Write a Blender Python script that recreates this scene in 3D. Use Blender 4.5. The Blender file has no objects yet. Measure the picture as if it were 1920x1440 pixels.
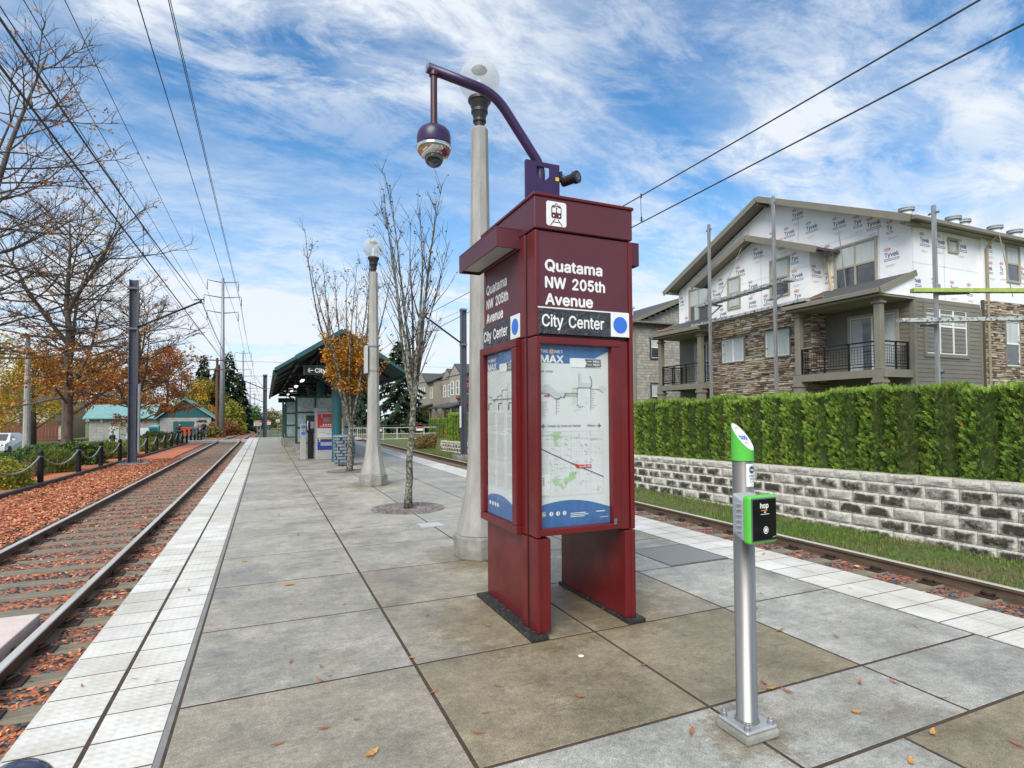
import bpy, bmesh, math, random
from mathutils import Vector, Matrix, noise
R = math.radians
sc = bpy.context.scene
COL = sc.collection
# ------------------------------------------------------------------ camera
cam_d = bpy.data.cameras.new("camera"); cam = bpy.data.objects.new("camera", cam_d); COL.objects.link(cam)
cam_d.sensor_width = 36; cam_d.lens = 1057.72 / 1920 * 36; cam_d.shift_y = 30.0 / 1920
cam_d.clip_start = 0.05; cam_d.clip_end = 5000
yaw, tilt, roll = .411762, .0263236, -.0063925
Fv = Vector((math.sin(yaw) * math.cos(tilt), math.cos(yaw) * math.cos(tilt), math.sin(tilt)))
Rv = Vector((math.cos(yaw), -math.sin(yaw), 0)); Uv = Rv.cross(Fv)
R2 = Rv * math.cos(roll) + Uv * math.sin(roll); U2 = Uv * math.cos(roll) - Rv * math.sin(roll)
cam.matrix_world = Matrix(((R2.x, U2.x, -Fv.x, 0), (R2.y, U2.y, -Fv.y, 0), (R2.z, U2.z, -Fv.z, 1.55), (0, 0, 0, 1)))
sc.camera = cam
# ------------------------------------------------------------------ light, sky
SUN_EL, SUN_ROT = R(42), R(220)
sd = bpy.data.lights.new("sun", 'SUN'); sun = bpy.data.objects.new("sun", sd); COL.objects.link(sun)
sd.energy = 3.3; sd.angle = R(38); sd.color = (1, .93, .83)
sv = Vector((math.sin(SUN_ROT) * math.cos(SUN_EL), math.cos(SUN_ROT) * math.cos(SUN_EL), math.sin(SUN_EL)))
sun.rotation_euler = sv.to_track_quat('Z', 'Y').to_euler()
sc.view_settings.view_transform = 'Standard'; sc.view_settings.look = 'None'
sc.view_settings.exposure = 0.35; sc.view_settings.gamma = 1
W = bpy.data.worlds.new("World"); sc.world = W; W.use_nodes = True
nt = W.node_tree; nt.nodes.clear()
def N(tree, typ, **kw):
    n = tree.nodes.new(typ)
    for k, v in kw.items(): setattr(n, k, v)
    return n
def math_node(tree, op, a, b=None, clamp=False):
    n = N(tree, 'ShaderNodeMath', operation=op); n.use_clamp = clamp
    for i, x in enumerate((a, b)):
        if x is None: continue
        if isinstance(x, (int, float)): n.inputs[i].default_value = x
        else: tree.links.new(x, n.inputs[i])
    return n.outputs[0]
sky = N(nt, 'ShaderNodeTexSky', sky_type='NISHITA'); sky.sun_disc = False
sky.sun_elevation = SUN_EL; sky.sun_rotation = SUN_ROT; sky.air_density = 1.0; sky.dust_density = .6; sky.ozone_density = 2.2
tc = N(nt, 'ShaderNodeTexCoord')
sep = N(nt, 'ShaderNodeSeparateXYZ'); nt.links.new(tc.outputs['Generated'], sep.inputs[0])
zz = math_node(nt, 'ADD', math_node(nt, 'MAXIMUM', sep.outputs[2], 0.0), .22)
cmb = N(nt, 'ShaderNodeCombineXYZ')
nt.links.new(math_node(nt, 'DIVIDE', sep.outputs[0], zz), cmb.inputs[0]); nt.links.new(math_node(nt, 'DIVIDE', sep.outputs[1], zz), cmb.inputs[1])
def cloud(scale, rot, sx, sy, det, rough, dist, lo, hi, off=(0, 0, 0)):
    mp = N(nt, 'ShaderNodeMapping'); mp.inputs['Rotation'].default_value = (0, 0, R(rot)); mp.inputs['Scale'].default_value = (sx, sy, 1); mp.inputs['Location'].default_value = off
    nt.links.new(cmb.outputs[0], mp.inputs[0])
    nz = N(nt, 'ShaderNodeTexNoise'); nz.inputs['Scale'].default_value = scale; nz.inputs['Detail'].default_value = det; nz.inputs['Roughness'].default_value = rough; nz.inputs['Distortion'].default_value = dist
    nt.links.new(mp.outputs[0], nz.inputs['Vector'])
    mr = N(nt, 'ShaderNodeMapRange', interpolation_type='SMOOTHSTEP'); mr.inputs[1].default_value = lo; mr.inputs[2].default_value = hi
    nt.links.new(nz.outputs[0], mr.inputs[0]); return mr.outputs[0]
c1 = cloud(1.7, -18, .65, 1.25, 8, .60, .5, .38, .62, (5.2, 2.1, 0))
c2 = cloud(5.2, -34, .75, 1.3, 9, .68, .4, .40, .63, (1.7, 4.4, 2))
c3 = cloud(.8, 10, 1, 1, 3, .5, .2, .34, .62, (0.3, 7.7, 5))
cm = math_node(nt, 'MULTIPLY', math_node(nt, 'ADD', math_node(nt, 'MULTIPLY', c1, .62), math_node(nt, 'MULTIPLY', c2, .6)), math_node(nt, 'ADD', math_node(nt, 'MULTIPLY', c3, .85), .35))
# thin veil toward the horizon
hz = N(nt, 'ShaderNodeMapRange', interpolation_type='SMOOTHSTEP'); hz.inputs[1].default_value = .42; hz.inputs[2].default_value = -.02; hz.inputs[3].default_value = 0; hz.inputs[4].default_value = .75
nt.links.new(sep.outputs[2], hz.inputs[0])
cm = math_node(nt, 'MINIMUM', math_node(nt, 'ADD', cm, hz.outputs[0]), .95)
mix = N(nt, 'ShaderNodeMix', data_type='RGBA'); nt.links.new(cm, mix.inputs[0])
gain = N(nt, 'ShaderNodeMix', data_type='RGBA', blend_type='MULTIPLY'); gain.inputs[0].default_value = 1; nt.links.new(sky.outputs[0], gain.inputs[6]); gain.inputs[7].default_value = (.70, 1.28, 1.55, 1)
nt.links.new(gain.outputs[2], mix.inputs[6]); mix.inputs[7].default_value = (7.0, 7.4, 7.9, 1)
bg = N(nt, 'ShaderNodeBackground'); bg.inputs[1].default_value = .1; nt.links.new(mix.outputs[2], bg.inputs[0])
wo = N(nt, 'ShaderNodeOutputWorld'); nt.links.new(bg.outputs[0], wo.inputs[0])
# ------------------------------------------------------------------ helpers
ORG = {}
def setp(o, label=None, cat=None, group=None, kind=None):
    if label: o['label'] = label
    if cat: o['category'] = cat
    if group: o['group'] = group
    if kind: o['kind'] = kind
    return o
def thing(name, label, cat, loc=(0, 0, 0), group=None, local=False):
    o = bpy.data.objects.new(name, None); COL.objects.link(o); o.empty_display_size = .2
    o.location = loc; ORG[o.name] = Vector((0, 0, 0)) if local else Vector(loc)
    return setp(o, label, cat, group)
class MB:
    def __init__(s): s.vc = None; s.v = []; s.f = []; s.c = []; s.m = []; s.col = (1, 1, 1); s.mi = 0
    def face(s, ids): s.f.append(ids); s.c.append(s.col); s.m.append(s.mi)
    def poly(s, pts):
        b = len(s.v); s.v.extend([tuple(p) for p in pts]); s.face(tuple(range(b, b + len(pts)))); return s
    def box(s, x0, x1, y0, y1, z0, z1):
        b = len(s.v)
        s.v.extend([(x0, y0, z0), (x1, y0, z0), (x1, y1, z0), (x0, y1, z0), (x0, y0, z1), (x1, y0, z1), (x1, y1, z1), (x0, y1, z1)])
        for q in ((0, 3, 2, 1), (4, 5, 6, 7), (0, 1, 5, 4), (1, 2, 6, 5), (2, 3, 7, 6), (3, 0, 4, 7)): s.face(tuple(b + i for i in q))
        return s
    def obox(s, c, ax, ay, az):   # oriented box: centre and three half-vectors
        c = Vector(c); ax = Vector(ax); ay = Vector(ay); az = Vector(az); b = len(s.v)
        for k in (-1, 1):
            for i, j in ((-1, -1), (1, -1), (1, 1), (-1, 1)): s.v.append(tuple(c + ax * i + ay * j + az * k))
        for q in ((0, 3, 2, 1), (4, 5, 6, 7), (0, 1, 5, 4), (1, 2, 6, 5), (2, 3, 7, 6), (3, 0, 4, 7)): s.face(tuple(b + i for i in q))
        return s
    def beam(s, p, q, w, h, up=(0, 0, 1)):
        p = Vector(p); q = Vector(q); d = q - p; u = Vector(up)
        if d.normalized().cross(u).length < 1e-3: u = Vector((0, 1, 0))
        sd_ = d.cross(u).normalized(); up_ = sd_.cross(d).normalized()
        return s.obox((p + q) / 2, d / 2, sd_ * w / 2, up_ * h / 2)
    def prism(s, pts, vec):       # planar polygon extruded along vec
        n = len(pts); b = len(s.v); vec = Vector(vec)
        s.v.extend([tuple(p) for p in pts]); s.v.extend([tuple(Vector(p) + vec) for p in pts])
        s.face(tuple(range(b + n - 1, b - 1, -1))); s.face(tuple(range(b + n, b + 2 * n)))
        for i in range(n):
            j = (i + 1) % n; s.face((b + i, b + j, b + n + j, b + n + i))
        return s
    def tube(s, pts, rad, n=6, cap=True):
        pts = [Vector(p) for p in pts]; m = len(pts)
        if not isinstance(rad, (list, tuple)): rad = [rad] * m
        b = len(s.v); ref = None
        for i, p in enumerate(pts):
            d = (pts[min(i + 1, m - 1)] - pts[max(i - 1, 0)])
            if d.length < 1e-9: d = Vector((0, 0, 1))
            d.normalize()
            if ref is None: ref = Vector((1, 0, 0)) if abs(d.x) < .8 else Vector((0, 1, 0))
            u = (ref - d * ref.dot(d))
            if u.length < 1e-4: u = d.orthogonal()
            u.normalize(); ref = u; w = d.cross(u)
            for k in range(n):
                a = 2 * math.pi * k / n; s.v.append(tuple(p + (u * math.cos(a) + w * math.sin(a)) * rad[i]))
        for i in range(m - 1):
            for k in range(n):
                k2 = (k + 1) % n; s.face((b + i * n + k, b + i * n + k2, b + (i + 1) * n + k2, b + (i + 1) * n + k))
        if cap:
            s.face(tuple(range(b + n - 1, b - 1, -1))); s.face(tuple(range(b + (m - 1) * n, b + m * n)))
        return s
    def lathe(s, c, prof, n=16, ph=0):   # prof: (radius, z) from bottom to top
        b = len(s.v); m = len(prof)
        for r, z in prof:
            for k in range(n):
                a = 2 * math.pi * k / n + ph; s.v.append((c[0] + r * math.cos(a), c[1] + r * math.sin(a), c[2] + z))
        for i in range(m - 1):
            for k in range(n):
                k2 = (k + 1) % n; s.face((b + i * n + k, b + i * n + k2, b + (i + 1) * n + k2, b + (i + 1) * n + k))
        if prof[0][0] > 1e-6: s.face(tuple(range(b + n - 1, b - 1, -1)))
        if prof[-1][0] > 1e-6: s.face(tuple(range(b + (m - 1) * n, b + m * n)))
        return s
    def sphere(s, c, r, n=16, m=10):
        rr = r if isinstance(r, (tuple, list)) else (r, r, r); b = len(s.v)
        for i in range(1, m):
            t = math.pi * i / m
            for k in range(n):
                a = 2 * math.pi * k / n; s.v.append((c[0] + rr[0] * math.sin(t) * math.cos(a), c[1] + rr[1] * math.sin(t) * math.sin(a), c[2] - rr[2] * math.cos(t)))
        lo = len(s.v); s.v.append((c[0], c[1], c[2] - rr[2])); s.v.append((c[0], c[1], c[2] + rr[2]))
        for i in range(m - 2):
            for k in range(n):
                k2 = (k + 1) % n; s.face((b + i * n + k, b + i * n + k2, b + (i + 1) * n + k2, b + (i + 1) * n + k))
        for k in range(n):
            k2 = (k + 1) % n; s.face((lo, b + k2, b + k)); s.face((lo + 1, b + (m - 2) * n + k, b + (m - 2) * n + k2))
        return s
    def add(s, o, f=lambda p: p):
        b = len(s.v); s.v.extend([f(p) for p in o.v]); s.f.extend([tuple(b + i for i in q) for q in o.f]); s.c.extend(o.c); s.m.extend(o.m); return s
    def build(s, name, mats, par=None, smooth=False, bevel=0, loc=None, segs=2, label=None, cat=None, group=None, kind=None):
        if not isinstance(mats, (list, tuple)): mats = [mats]
        if par is not None: org = ORG[par.name]
        elif loc is not None: org = Vector(loc)
        else:
            xs = [p[0] for p in s.v]; ys = [p[1] for p in s.v]; zs = [p[2] for p in s.v]
            org = Vector(((min(xs) + max(xs)) / 2, (min(ys) + max(ys)) / 2, min(zs)))
        me = bpy.data.meshes.new(name)
        me.from_pydata([(p[0] - org.x, p[1] - org.y, p[2] - org.z) for p in s.v], [], s.f)
        for m in mats: me.materials.append(m)
        me.polygons.foreach_set('material_index', s.m)
        if s.vc:
            ca = me.color_attributes.new('Col', 'FLOAT_COLOR', 'POINT'); buf = []
            for i in range(len(s.v)): buf.extend((*s.vc.get(i, (0, 0, 0)), 1.0))
            ca.data.foreach_set('color', buf)
        elif len(set(s.c)) > 1 or (s.c and s.c[0] != (1, 1, 1)):
            ca = me.color_attributes.new('Col', 'FLOAT_COLOR', 'CORNER'); buf = []
            for q, c in zip(s.f, s.c): buf.extend((c[0], c[1], c[2], 1.0) * len(q))
            ca.data.foreach_set('color', buf)
        if smooth:
            me.polygons.foreach_set('use_smooth', [True] * len(me.polygons))
        o = bpy.data.objects.new(name, me); COL.objects.link(o)
        if par is not None: o.parent = par
        else: o.location = org
        ORG[o.name] = org
        if bevel:
            b = o.modifiers.new('bevel', 'BEVEL'); b.width = bevel; b.segments = segs; b.limit_method = 'ANGLE'; b.angle_limit = R(35)
        return setp(o, label, cat, group, kind)
KIDS = {}
def kids(o): return [c for c in bpy.data.objects if c.parent == o]
def copy_tree(o, loc=None, rz=None, label=None, par=None, scale=None, ch=None):
    c = o.copy(); COL.objects.link(c)
    if par is not None: c.parent = par
    if loc is not None: c.location = loc
    if rz is not None: c.rotation_euler = (0, 0, rz)
    if scale is not None: c.scale = scale
    if label: c['label'] = label
    if o.name not in KIDS: KIDS[o.name] = kids(o)
    for k in KIDS[o.name]: copy_tree(k, par=c)
    return c
# letter outlines, in 1/500 of the type size: advance, then closed loops of x, y
GL = {'!': (98, [34,80,32,254,66,254,64,80], [49,-2,43,-1,38,1,33,4,29,9,27,15,26,20,27,26,29,32,33,37,38,40,43,42,49,43,55,42,60,40,65,37,69,32,71,26,72,20,71,15,69,9,65,4,60,1,55,-1]),
'-': (226, [168,122,168,94,57,94,57,122]),
'.': (94, [48,-2,42,-1,36,1,31,4,28,9,26,15,25,20,26,27,28,32,31,37,36,40,42,43,48,43,54,43,59,40,64,37,68,32,70,27,71,20,70,15,68,9,64,4,59,1,54,-1]),
'0': (226, [113,-3,87,0,65,12,47,31,34,57,27,89,24,127,27,165,35,197,48,223,65,242,87,254,113,258,139,254,161,242,179,223,192,197,200,165,203,127,200,89,192,57,179,31,162,12,140,0], [113,25,131,28,145,37,157,52,165,72,170,97,172,127,170,157,165,182,157,203,145,218,131,227,113,230,96,227,82,218,70,203,62,182,56,157,55,127,56,97,62,72,70,52,82,37,96,28]),
'1': (226, [38,0,38,27,195,27,195,0], [138,254,138,0,106,0,106,224,105,224,43,179,43,213,99,254]),
'2': (226, [32,0,32,24,117,114,130,129,141,141,149,153,155,163,159,174,160,186,159,198,154,209,146,218,137,224,125,228,112,230,98,228,86,224,77,216,69,207,65,195,64,181,33,181,35,202,43,221,55,237,72,248,91,255,112,258,134,255,153,248,169,237,181,223,188,205,191,186,189,172,185,159,179,145,168,129,153,111,133,90,76,30,76,28,195,28,195,0]),
'3': (226, [109,-3,87,-1,66,5,49,15,35,29,26,46,22,66,55,66,57,54,63,44,72,35,83,30,95,26,109,25,124,26,138,30,149,37,157,46,163,58,165,72,163,86,158,98,150,109,137,117,121,122,101,124,78,124,78,150,144,224,144,226,35,226,35,254,186,254,186,230,106,139,106,144,132,144,154,138,172,127,185,111,194,93,196,72,194,51,185,33,172,18,154,6,133,-1]),
'4': (226, [20,53,20,79,123,254,155,254,54,83,54,81,207,81,207,53], [141,0,141,61,141,73,141,159,171,159,171,0]),
'5': (226, [111,-3,89,-1,70,6,54,16,41,30,33,47,30,65,61,65,64,54,69,44,77,36,87,30,98,26,111,25,125,27,138,32,149,41,157,52,162,66,164,81,162,97,157,111,148,122,137,131,124,137,109,138,96,137,84,134,73,129,64,123,34,126,48,254,183,254,183,226,75,226,67,151,68,151,77,157,89,162,101,166,115,167,131,165,147,160,161,153,172,143,182,130,189,116,194,99,195,82,193,58,184,38,171,21,154,8,134,-1]),
'6': (226, [113,-3,91,-1,71,7,55,20,42,37,34,58,32,81,34,100,40,119,51,142,69,170,126,254,161,254,75,131,73,131,77,137,83,144,90,149,98,153,107,156,117,157,139,155,158,147,173,136,185,120,192,101,194,79,192,56,184,36,171,20,155,7,135,-1], [113,24,127,26,139,31,149,40,157,51,162,64,164,79,162,94,157,107,149,118,139,126,127,131,113,133,99,131,87,126,77,118,69,107,64,94,62,79,64,64,69,51,77,40,87,31,99,26]),
'7': (226, [48,0,162,224,162,226,31,226,31,254,195,254,195,224,82,0]),
'8': (226, [113,-3,89,-1,68,6,50,17,37,31,29,48,26,68,28,83,33,98,40,110,51,121,63,128,76,132,76,133,59,141,46,154,38,171,35,190,38,209,45,225,57,239,73,249,92,256,113,258,134,256,153,249,169,239,181,225,188,209,191,190,188,171,180,154,167,141,150,133,150,132,164,128,176,121,186,110,194,98,199,83,200,68,198,48,189,31,176,17,158,6,137,-1], [113,25,129,26,142,30,153,37,161,46,167,57,168,69,167,83,161,94,153,104,141,111,128,116,113,118,98,116,85,111,73,104,65,94,59,83,58,69,59,57,64,46,73,37,84,30,97,26], [113,145,126,146,137,150,146,157,154,165,158,176,160,188,158,200,154,210,147,218,138,225,126,229,113,230,100,229,89,225,79,218,72,210,68,200,66,188,68,176,72,165,79,157,89,150,100,146]),
'9': (226, [113,258,135,255,155,247,171,234,184,217,192,197,194,173,192,155,186,135,175,112,158,84,100,0,65,0,151,124,154,124,149,117,144,111,137,105,128,101,119,98,109,97,87,100,69,107,53,119,41,134,34,154,32,176,34,198,42,218,55,235,71,247,91,255], [113,230,99,228,87,223,77,215,69,204,64,191,63,176,64,161,69,148,77,137,87,129,99,123,113,122,127,123,139,129,149,137,157,147,162,160,164,175,162,190,157,204,150,215,139,223,127,228]),
'A': (240, [8,0,101,254,138,254,231,0,198,0,144,151,138,167,132,186,125,210,116,239,123,239,114,209,106,185,100,166,95,151,43,0], [55,71,55,99,185,99,185,71]),
'B': (228, [30,0,30,254,121,254,145,252,164,245,180,235,190,221,197,205,199,187,198,172,193,160,187,150,178,143,168,137,157,133,157,131,170,129,182,123,192,114,201,102,207,86,209,68,207,50,200,33,189,20,172,9,151,2,123,0], [62,29,122,29,140,30,154,34,165,40,172,48,176,58,178,68,177,77,175,85,171,92,166,99,160,104,153,109,144,113,135,115,124,115,62,115], [62,143,119,143,128,143,136,145,144,148,151,152,157,157,162,163,165,170,167,178,168,186,167,197,163,206,156,214,147,221,135,225,120,226,62,226]),
'C': (255, [134,-3,103,1,75,12,52,32,35,58,24,90,20,127,24,165,35,197,52,223,75,242,103,254,134,258,152,256,170,252,186,245,201,236,214,224,224,209,232,193,236,174,204,174,200,186,195,197,187,206,179,214,169,220,158,224,146,227,134,228,111,225,92,216,75,202,62,182,54,157,52,127,54,97,63,72,75,53,92,38,112,29,134,26,146,27,158,30,169,34,179,40,187,48,195,57,200,68,204,80,236,80,232,62,224,45,214,31,201,19,187,9,170,2,153,-2]),
'D': (251, [109,0,48,0,48,29,107,29,136,31,159,40,177,55,189,75,197,99,200,128,197,156,190,180,177,200,160,214,138,223,110,226,47,226,47,254,113,254,147,251,176,239,200,221,217,196,227,164,231,128,227,91,217,59,199,34,175,15,145,4], [62,254,62,0,30,0,30,254]),
'E': (209, [30,0,30,254,186,254,186,226,62,226,62,143,178,143,178,114,62,114,62,29,188,29,188,0]),
'F': (205, [30,0,30,254,185,254,185,226,62,226,62,139,173,139,173,111,62,111,62,0]),
'G': (260, [134,-3,102,1,75,13,52,32,35,58,24,90,20,127,24,165,35,197,52,223,74,242,102,254,132,258,152,256,170,252,187,245,202,235,214,222,225,208,232,192,237,174,204,174,199,186,194,197,186,206,178,213,168,220,158,224,146,227,133,228,111,225,92,216,75,202,62,182,54,157,52,127,54,97,63,72,75,53,92,38,112,29,134,26,155,29,172,36,187,47,198,62,205,80,207,101,217,100,141,100,141,128,239,128,239,100,236,71,225,45,209,25,188,9,163,0]),
'H': (258, [30,0,30,254,62,254,62,144,196,144,196,254,228,254,228,0,196,0,196,116,62,116,62,0]),
'I': (150, [16,0,16,29,59,29,59,226,16,226,16,254,135,254,135,226,91,226,91,29,135,29,135,0]),
'K': (233, [52,73,52,108,58,116,64,123,70,131,75,138,81,145,87,152,93,159,100,165,106,172,182,254,224,254,116,138,114,138], [30,0,30,254,62,254,62,167,62,112,62,97,62,0], [186,0,94,130,114,155,224,0]),
'L': (196, [30,0,30,254,62,254,62,29,181,29,181,0]),
'M': (314, [30,0,30,254,76,254,139,94,144,79,150,61,156,42,161,24,154,24,159,41,165,61,171,79,176,94,238,254,284,254,284,0,252,0,252,145,252,163,253,184,253,207,253,229,256,229,253,217,249,205,241,181,234,161,228,145,171,0,143,0,85,145,80,160,72,181,65,204,56,229,59,229,60,208,60,186,61,164,61,145,61,0]),
'N': (262, [30,0,30,254,68,254,172,91,176,84,181,75,187,65,194,53,200,41,207,27,202,27,201,41,200,54,200,67,200,79,199,97,199,254,232,254,232,0,193,0,101,145,89,165,82,177,74,191,54,226,60,227,61,192,62,164,62,145,62,0]),
'O': (266, [133,-3,103,1,75,12,52,32,35,58,24,90,20,127,24,165,35,197,52,223,75,242,103,254,133,258,164,254,192,242,215,223,232,197,243,165,247,127,243,90,232,58,215,32,192,12,164,1], [133,26,155,29,175,38,191,52,204,72,212,97,215,127,212,157,204,182,191,202,175,216,155,225,133,228,112,225,92,216,75,202,63,182,54,157,52,127,54,97,63,72,75,52,92,38,112,29]),
'P': (222, [30,0,30,254,118,254,144,252,166,244,183,231,195,215,202,195,204,174,202,152,195,133,183,116,166,104,144,96,118,93,55,93,55,121,116,121,134,123,149,128,159,136,167,147,171,160,172,174,171,188,167,201,159,211,148,219,134,224,116,226,62,226,62,0]),
'Q': (266, [123,80,156,80,185,42,192,32,234,-24,200,-24,173,13,166,23], [133,-3,103,1,75,12,52,32,35,58,24,90,20,127,24,165,35,197,52,223,75,242,103,254,133,258,164,254,192,242,215,223,232,197,243,165,247,127,243,90,232,58,215,32,192,12,164,1], [133,26,155,29,175,38,191,52,204,72,212,97,215,127,212,157,204,182,191,202,175,216,155,225,133,228,112,225,92,216,75,202,63,182,54,157,52,127,54,97,63,72,75,52,92,38,112,29]),
'R': (224, [30,0,30,254,118,254,145,252,167,244,183,232,195,217,202,198,205,176,202,154,195,136,183,120,166,109,145,101,118,99,48,99,48,128,117,128,135,129,149,133,160,141,167,150,171,162,173,176,171,190,167,202,159,212,149,220,134,224,116,226,62,226,62,0], [177,0,115,115,151,115,214,0]),
'S': (223, [112,-4,86,-2,64,5,46,15,32,30,23,48,19,68,52,68,55,55,62,44,71,35,83,29,97,26,112,25,128,26,143,30,155,37,165,46,171,57,173,70,171,81,166,89,158,96,148,102,136,107,122,111,92,120,64,130,43,145,30,163,26,186,29,206,37,224,51,238,69,249,90,256,114,258,137,256,158,249,175,238,189,224,197,208,200,189,169,189,163,206,151,219,134,227,112,229,97,228,84,224,73,218,64,209,59,199,58,188,60,176,65,167,74,160,85,154,96,150,106,147,132,140,144,136,156,132,168,126,179,119,189,110,197,99,202,85,204,69,201,50,193,32,180,17,162,5,139,-2]),
'T': (224, [16,226,16,254,208,254,208,226,128,226,128,0,96,0,96,226]),
'U': (258, [129,-4,101,-1,77,8,57,22,42,40,33,62,30,87,30,254,62,254,62,89,64,72,70,57,80,44,94,34,110,28,129,26,149,28,165,34,179,44,188,57,194,72,196,89,196,254,229,254,229,87,226,62,216,40,201,22,182,8,157,-1]),
'W': (343, [78,0,8,254,41,254,82,98,85,85,88,73,93,47,96,33,98,20,95,20,97,33,100,47,103,60,106,73,112,98,153,254,190,254,231,98,234,85,237,73,243,47,246,33,249,20,244,20,247,33,249,47,252,60,255,73,261,98,302,254,335,254,265,0,228,0,184,161,180,178,176,196,172,215,168,237,175,237,171,216,167,197,164,179,159,161,115,0]),
'X': (237, [9,0,109,142,109,118,15,254,52,254,89,200,96,190,102,181,107,172,112,164,116,156,122,146,116,146,126,164,131,172,136,181,149,200,187,254,223,254,129,119,129,143,228,0,191,0,146,65,134,83,129,90,125,98,120,106,115,116,122,116,117,106,113,98,108,91,103,83,91,65,46,0]),
'Y': (236, [102,0,102,104,8,254,46,254,96,172,104,159,111,146,118,132,125,115,112,115,119,132,126,146,133,159,140,172,191,254,228,254,134,104,134,0]),
'a': (194, [80,-4,63,-3,47,2,34,11,24,22,17,37,15,54,17,69,22,80,29,90,39,97,50,102,63,105,76,108,89,110,117,113,126,115,133,117,136,121,138,127,138,128,137,139,133,148,128,156,120,161,110,164,98,165,85,164,75,161,66,156,59,150,54,144,50,137,20,146,29,161,39,173,52,182,66,188,82,191,97,192,108,192,119,190,131,186,143,180,153,172,161,160,167,145,168,126,168,0,138,0,138,26,136,26,132,19,126,12,118,6,108,1,95,-3], [85,23,101,24,114,29,124,37,132,47,136,57,138,69,138,95,135,93,130,91,123,89,116,88,100,86,88,84,77,82,67,79,58,75,52,70,47,62,46,52,47,43,51,36,57,30,65,26,74,24]),
'b': (212, [115,-4,99,-3,86,2,76,8,69,16,63,23,59,29,56,29,56,0,26,0,26,254,57,254,57,160,59,160,63,166,69,173,76,180,86,186,98,191,115,192,137,189,156,180,173,166,185,146,193,122,195,94,193,66,185,42,173,23,157,8,137,-1], [110,23,126,26,140,33,150,44,158,58,163,75,164,95,163,114,158,131,150,145,140,156,126,163,110,165,94,163,81,156,70,145,62,131,58,114,56,95,58,75,63,58,70,43,81,32,94,26]),
'c': (198, [104,-4,79,-1,58,8,41,23,28,43,20,66,17,94,20,122,28,146,41,165,58,180,79,189,104,192,117,191,130,189,142,184,153,178,162,170,170,161,176,150,181,138,151,131,149,138,145,145,141,150,135,155,128,159,121,162,113,164,104,165,86,162,73,155,62,144,54,129,50,112,48,94,50,75,54,59,62,44,73,33,86,26,104,23,113,24,121,26,129,29,135,33,141,38,146,44,149,51,152,59,181,51,177,39,171,28,163,19,153,11,142,4,130,0,117,-3]),
'd': (212, [98,-4,75,-1,56,8,40,23,27,42,20,66,17,94,20,122,27,146,40,166,56,180,75,189,98,192,114,191,126,186,136,180,144,173,149,166,153,160,155,160,155,254,186,254,186,0,156,0,156,29,153,29,149,23,143,16,136,8,126,2,114,-3], [102,23,118,26,132,32,142,43,150,58,154,75,156,95,154,114,150,131,142,145,132,156,118,163,102,165,86,163,72,156,62,145,54,131,50,114,48,95,50,75,54,58,62,44,73,33,86,26]),
'e': (202, [106,-4,80,-1,58,8,41,23,28,42,20,66,17,93,20,121,28,145,40,165,58,180,78,189,103,192,118,191,133,187,147,180,160,170,170,157,179,141,184,121,186,97,186,85,37,85,37,110,169,110,155,101,153,119,149,134,141,147,131,157,118,163,103,165,87,163,73,157,62,147,54,135,50,121,48,105,48,89,50,69,55,53,64,40,76,31,90,25,106,23,117,24,127,26,135,31,143,36,149,44,153,53,182,45,177,32,168,20,156,10,141,2,125,-3]),
'g': (212, [103,-75,84,-74,67,-70,53,-63,41,-55,32,-45,25,-35,51,-20,55,-26,61,-33,68,-39,77,-44,89,-48,103,-49,124,-46,141,-38,152,-23,156,-3,156,34,153,34,149,28,143,21,136,14,126,8,114,4,97,2,76,5,56,13,40,27,28,45,20,68,17,96,20,123,27,147,40,166,56,180,76,189,98,192,114,191,127,186,137,180,144,173,150,166,154,159,157,159,157,190,186,190,186,-4,183,-27,175,-45,162,-59,145,-68,125,-73], [102,30,118,32,132,38,142,47,150,61,155,77,156,96,155,115,150,132,142,146,132,156,119,163,102,165,86,163,73,156,62,145,54,131,50,115,48,96,50,78,54,61,62,48,73,38,86,32]),
'h': (205, [57,113,57,0,26,0,26,254,57,254,57,144,51,144,62,166,76,181,94,189,114,192,132,190,148,184,161,174,170,160,177,142,179,120,179,0,148,0,148,118,145,137,136,152,123,161,105,165,92,163,80,159,71,151,63,141,58,129]),
'i': (83, [26,0,26,190,57,190,57,0], [42,221,36,222,31,224,27,227,23,231,21,236,21,242,21,247,23,252,27,256,31,259,36,261,42,262,47,261,52,259,57,256,60,252,62,247,63,242,62,236,60,231,57,227,52,224,47,222]),
'k': (190, [55,68,55,106,60,106,142,190,180,190,92,100,89,100], [26,0,26,254,57,254,57,0], [147,0,74,93,96,114,186,0]),
'l': (94, [70,-1,50,2,37,10,29,24,26,42,26,254,57,254,57,49,58,38,60,31,65,27,73,26,80,26,85,27,90,1,81,0,75,-1]),
'm': (305, [26,0,26,190,56,190,56,148,54,148,59,162,66,173,75,182,86,188,98,192,110,193,129,190,144,180,154,166,160,147,156,147,161,160,169,172,178,181,190,187,204,192,218,193,234,191,249,186,261,177,270,164,276,148,278,128,278,0,248,0,248,127,245,145,236,156,224,163,209,165,197,164,187,160,179,153,173,145,169,135,168,124,168,0,137,0,137,130,134,144,126,156,115,163,100,165,89,164,79,160,70,154,63,145,58,133,57,119,57,0]),
'n': (205, [57,113,57,0,26,0,26,190,56,190,56,144,51,144,62,166,76,181,94,189,114,192,132,190,147,184,160,174,170,160,176,142,179,120,179,0,148,0,148,118,145,137,136,152,123,161,105,165,92,163,80,159,71,151,63,141,58,129]),
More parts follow.
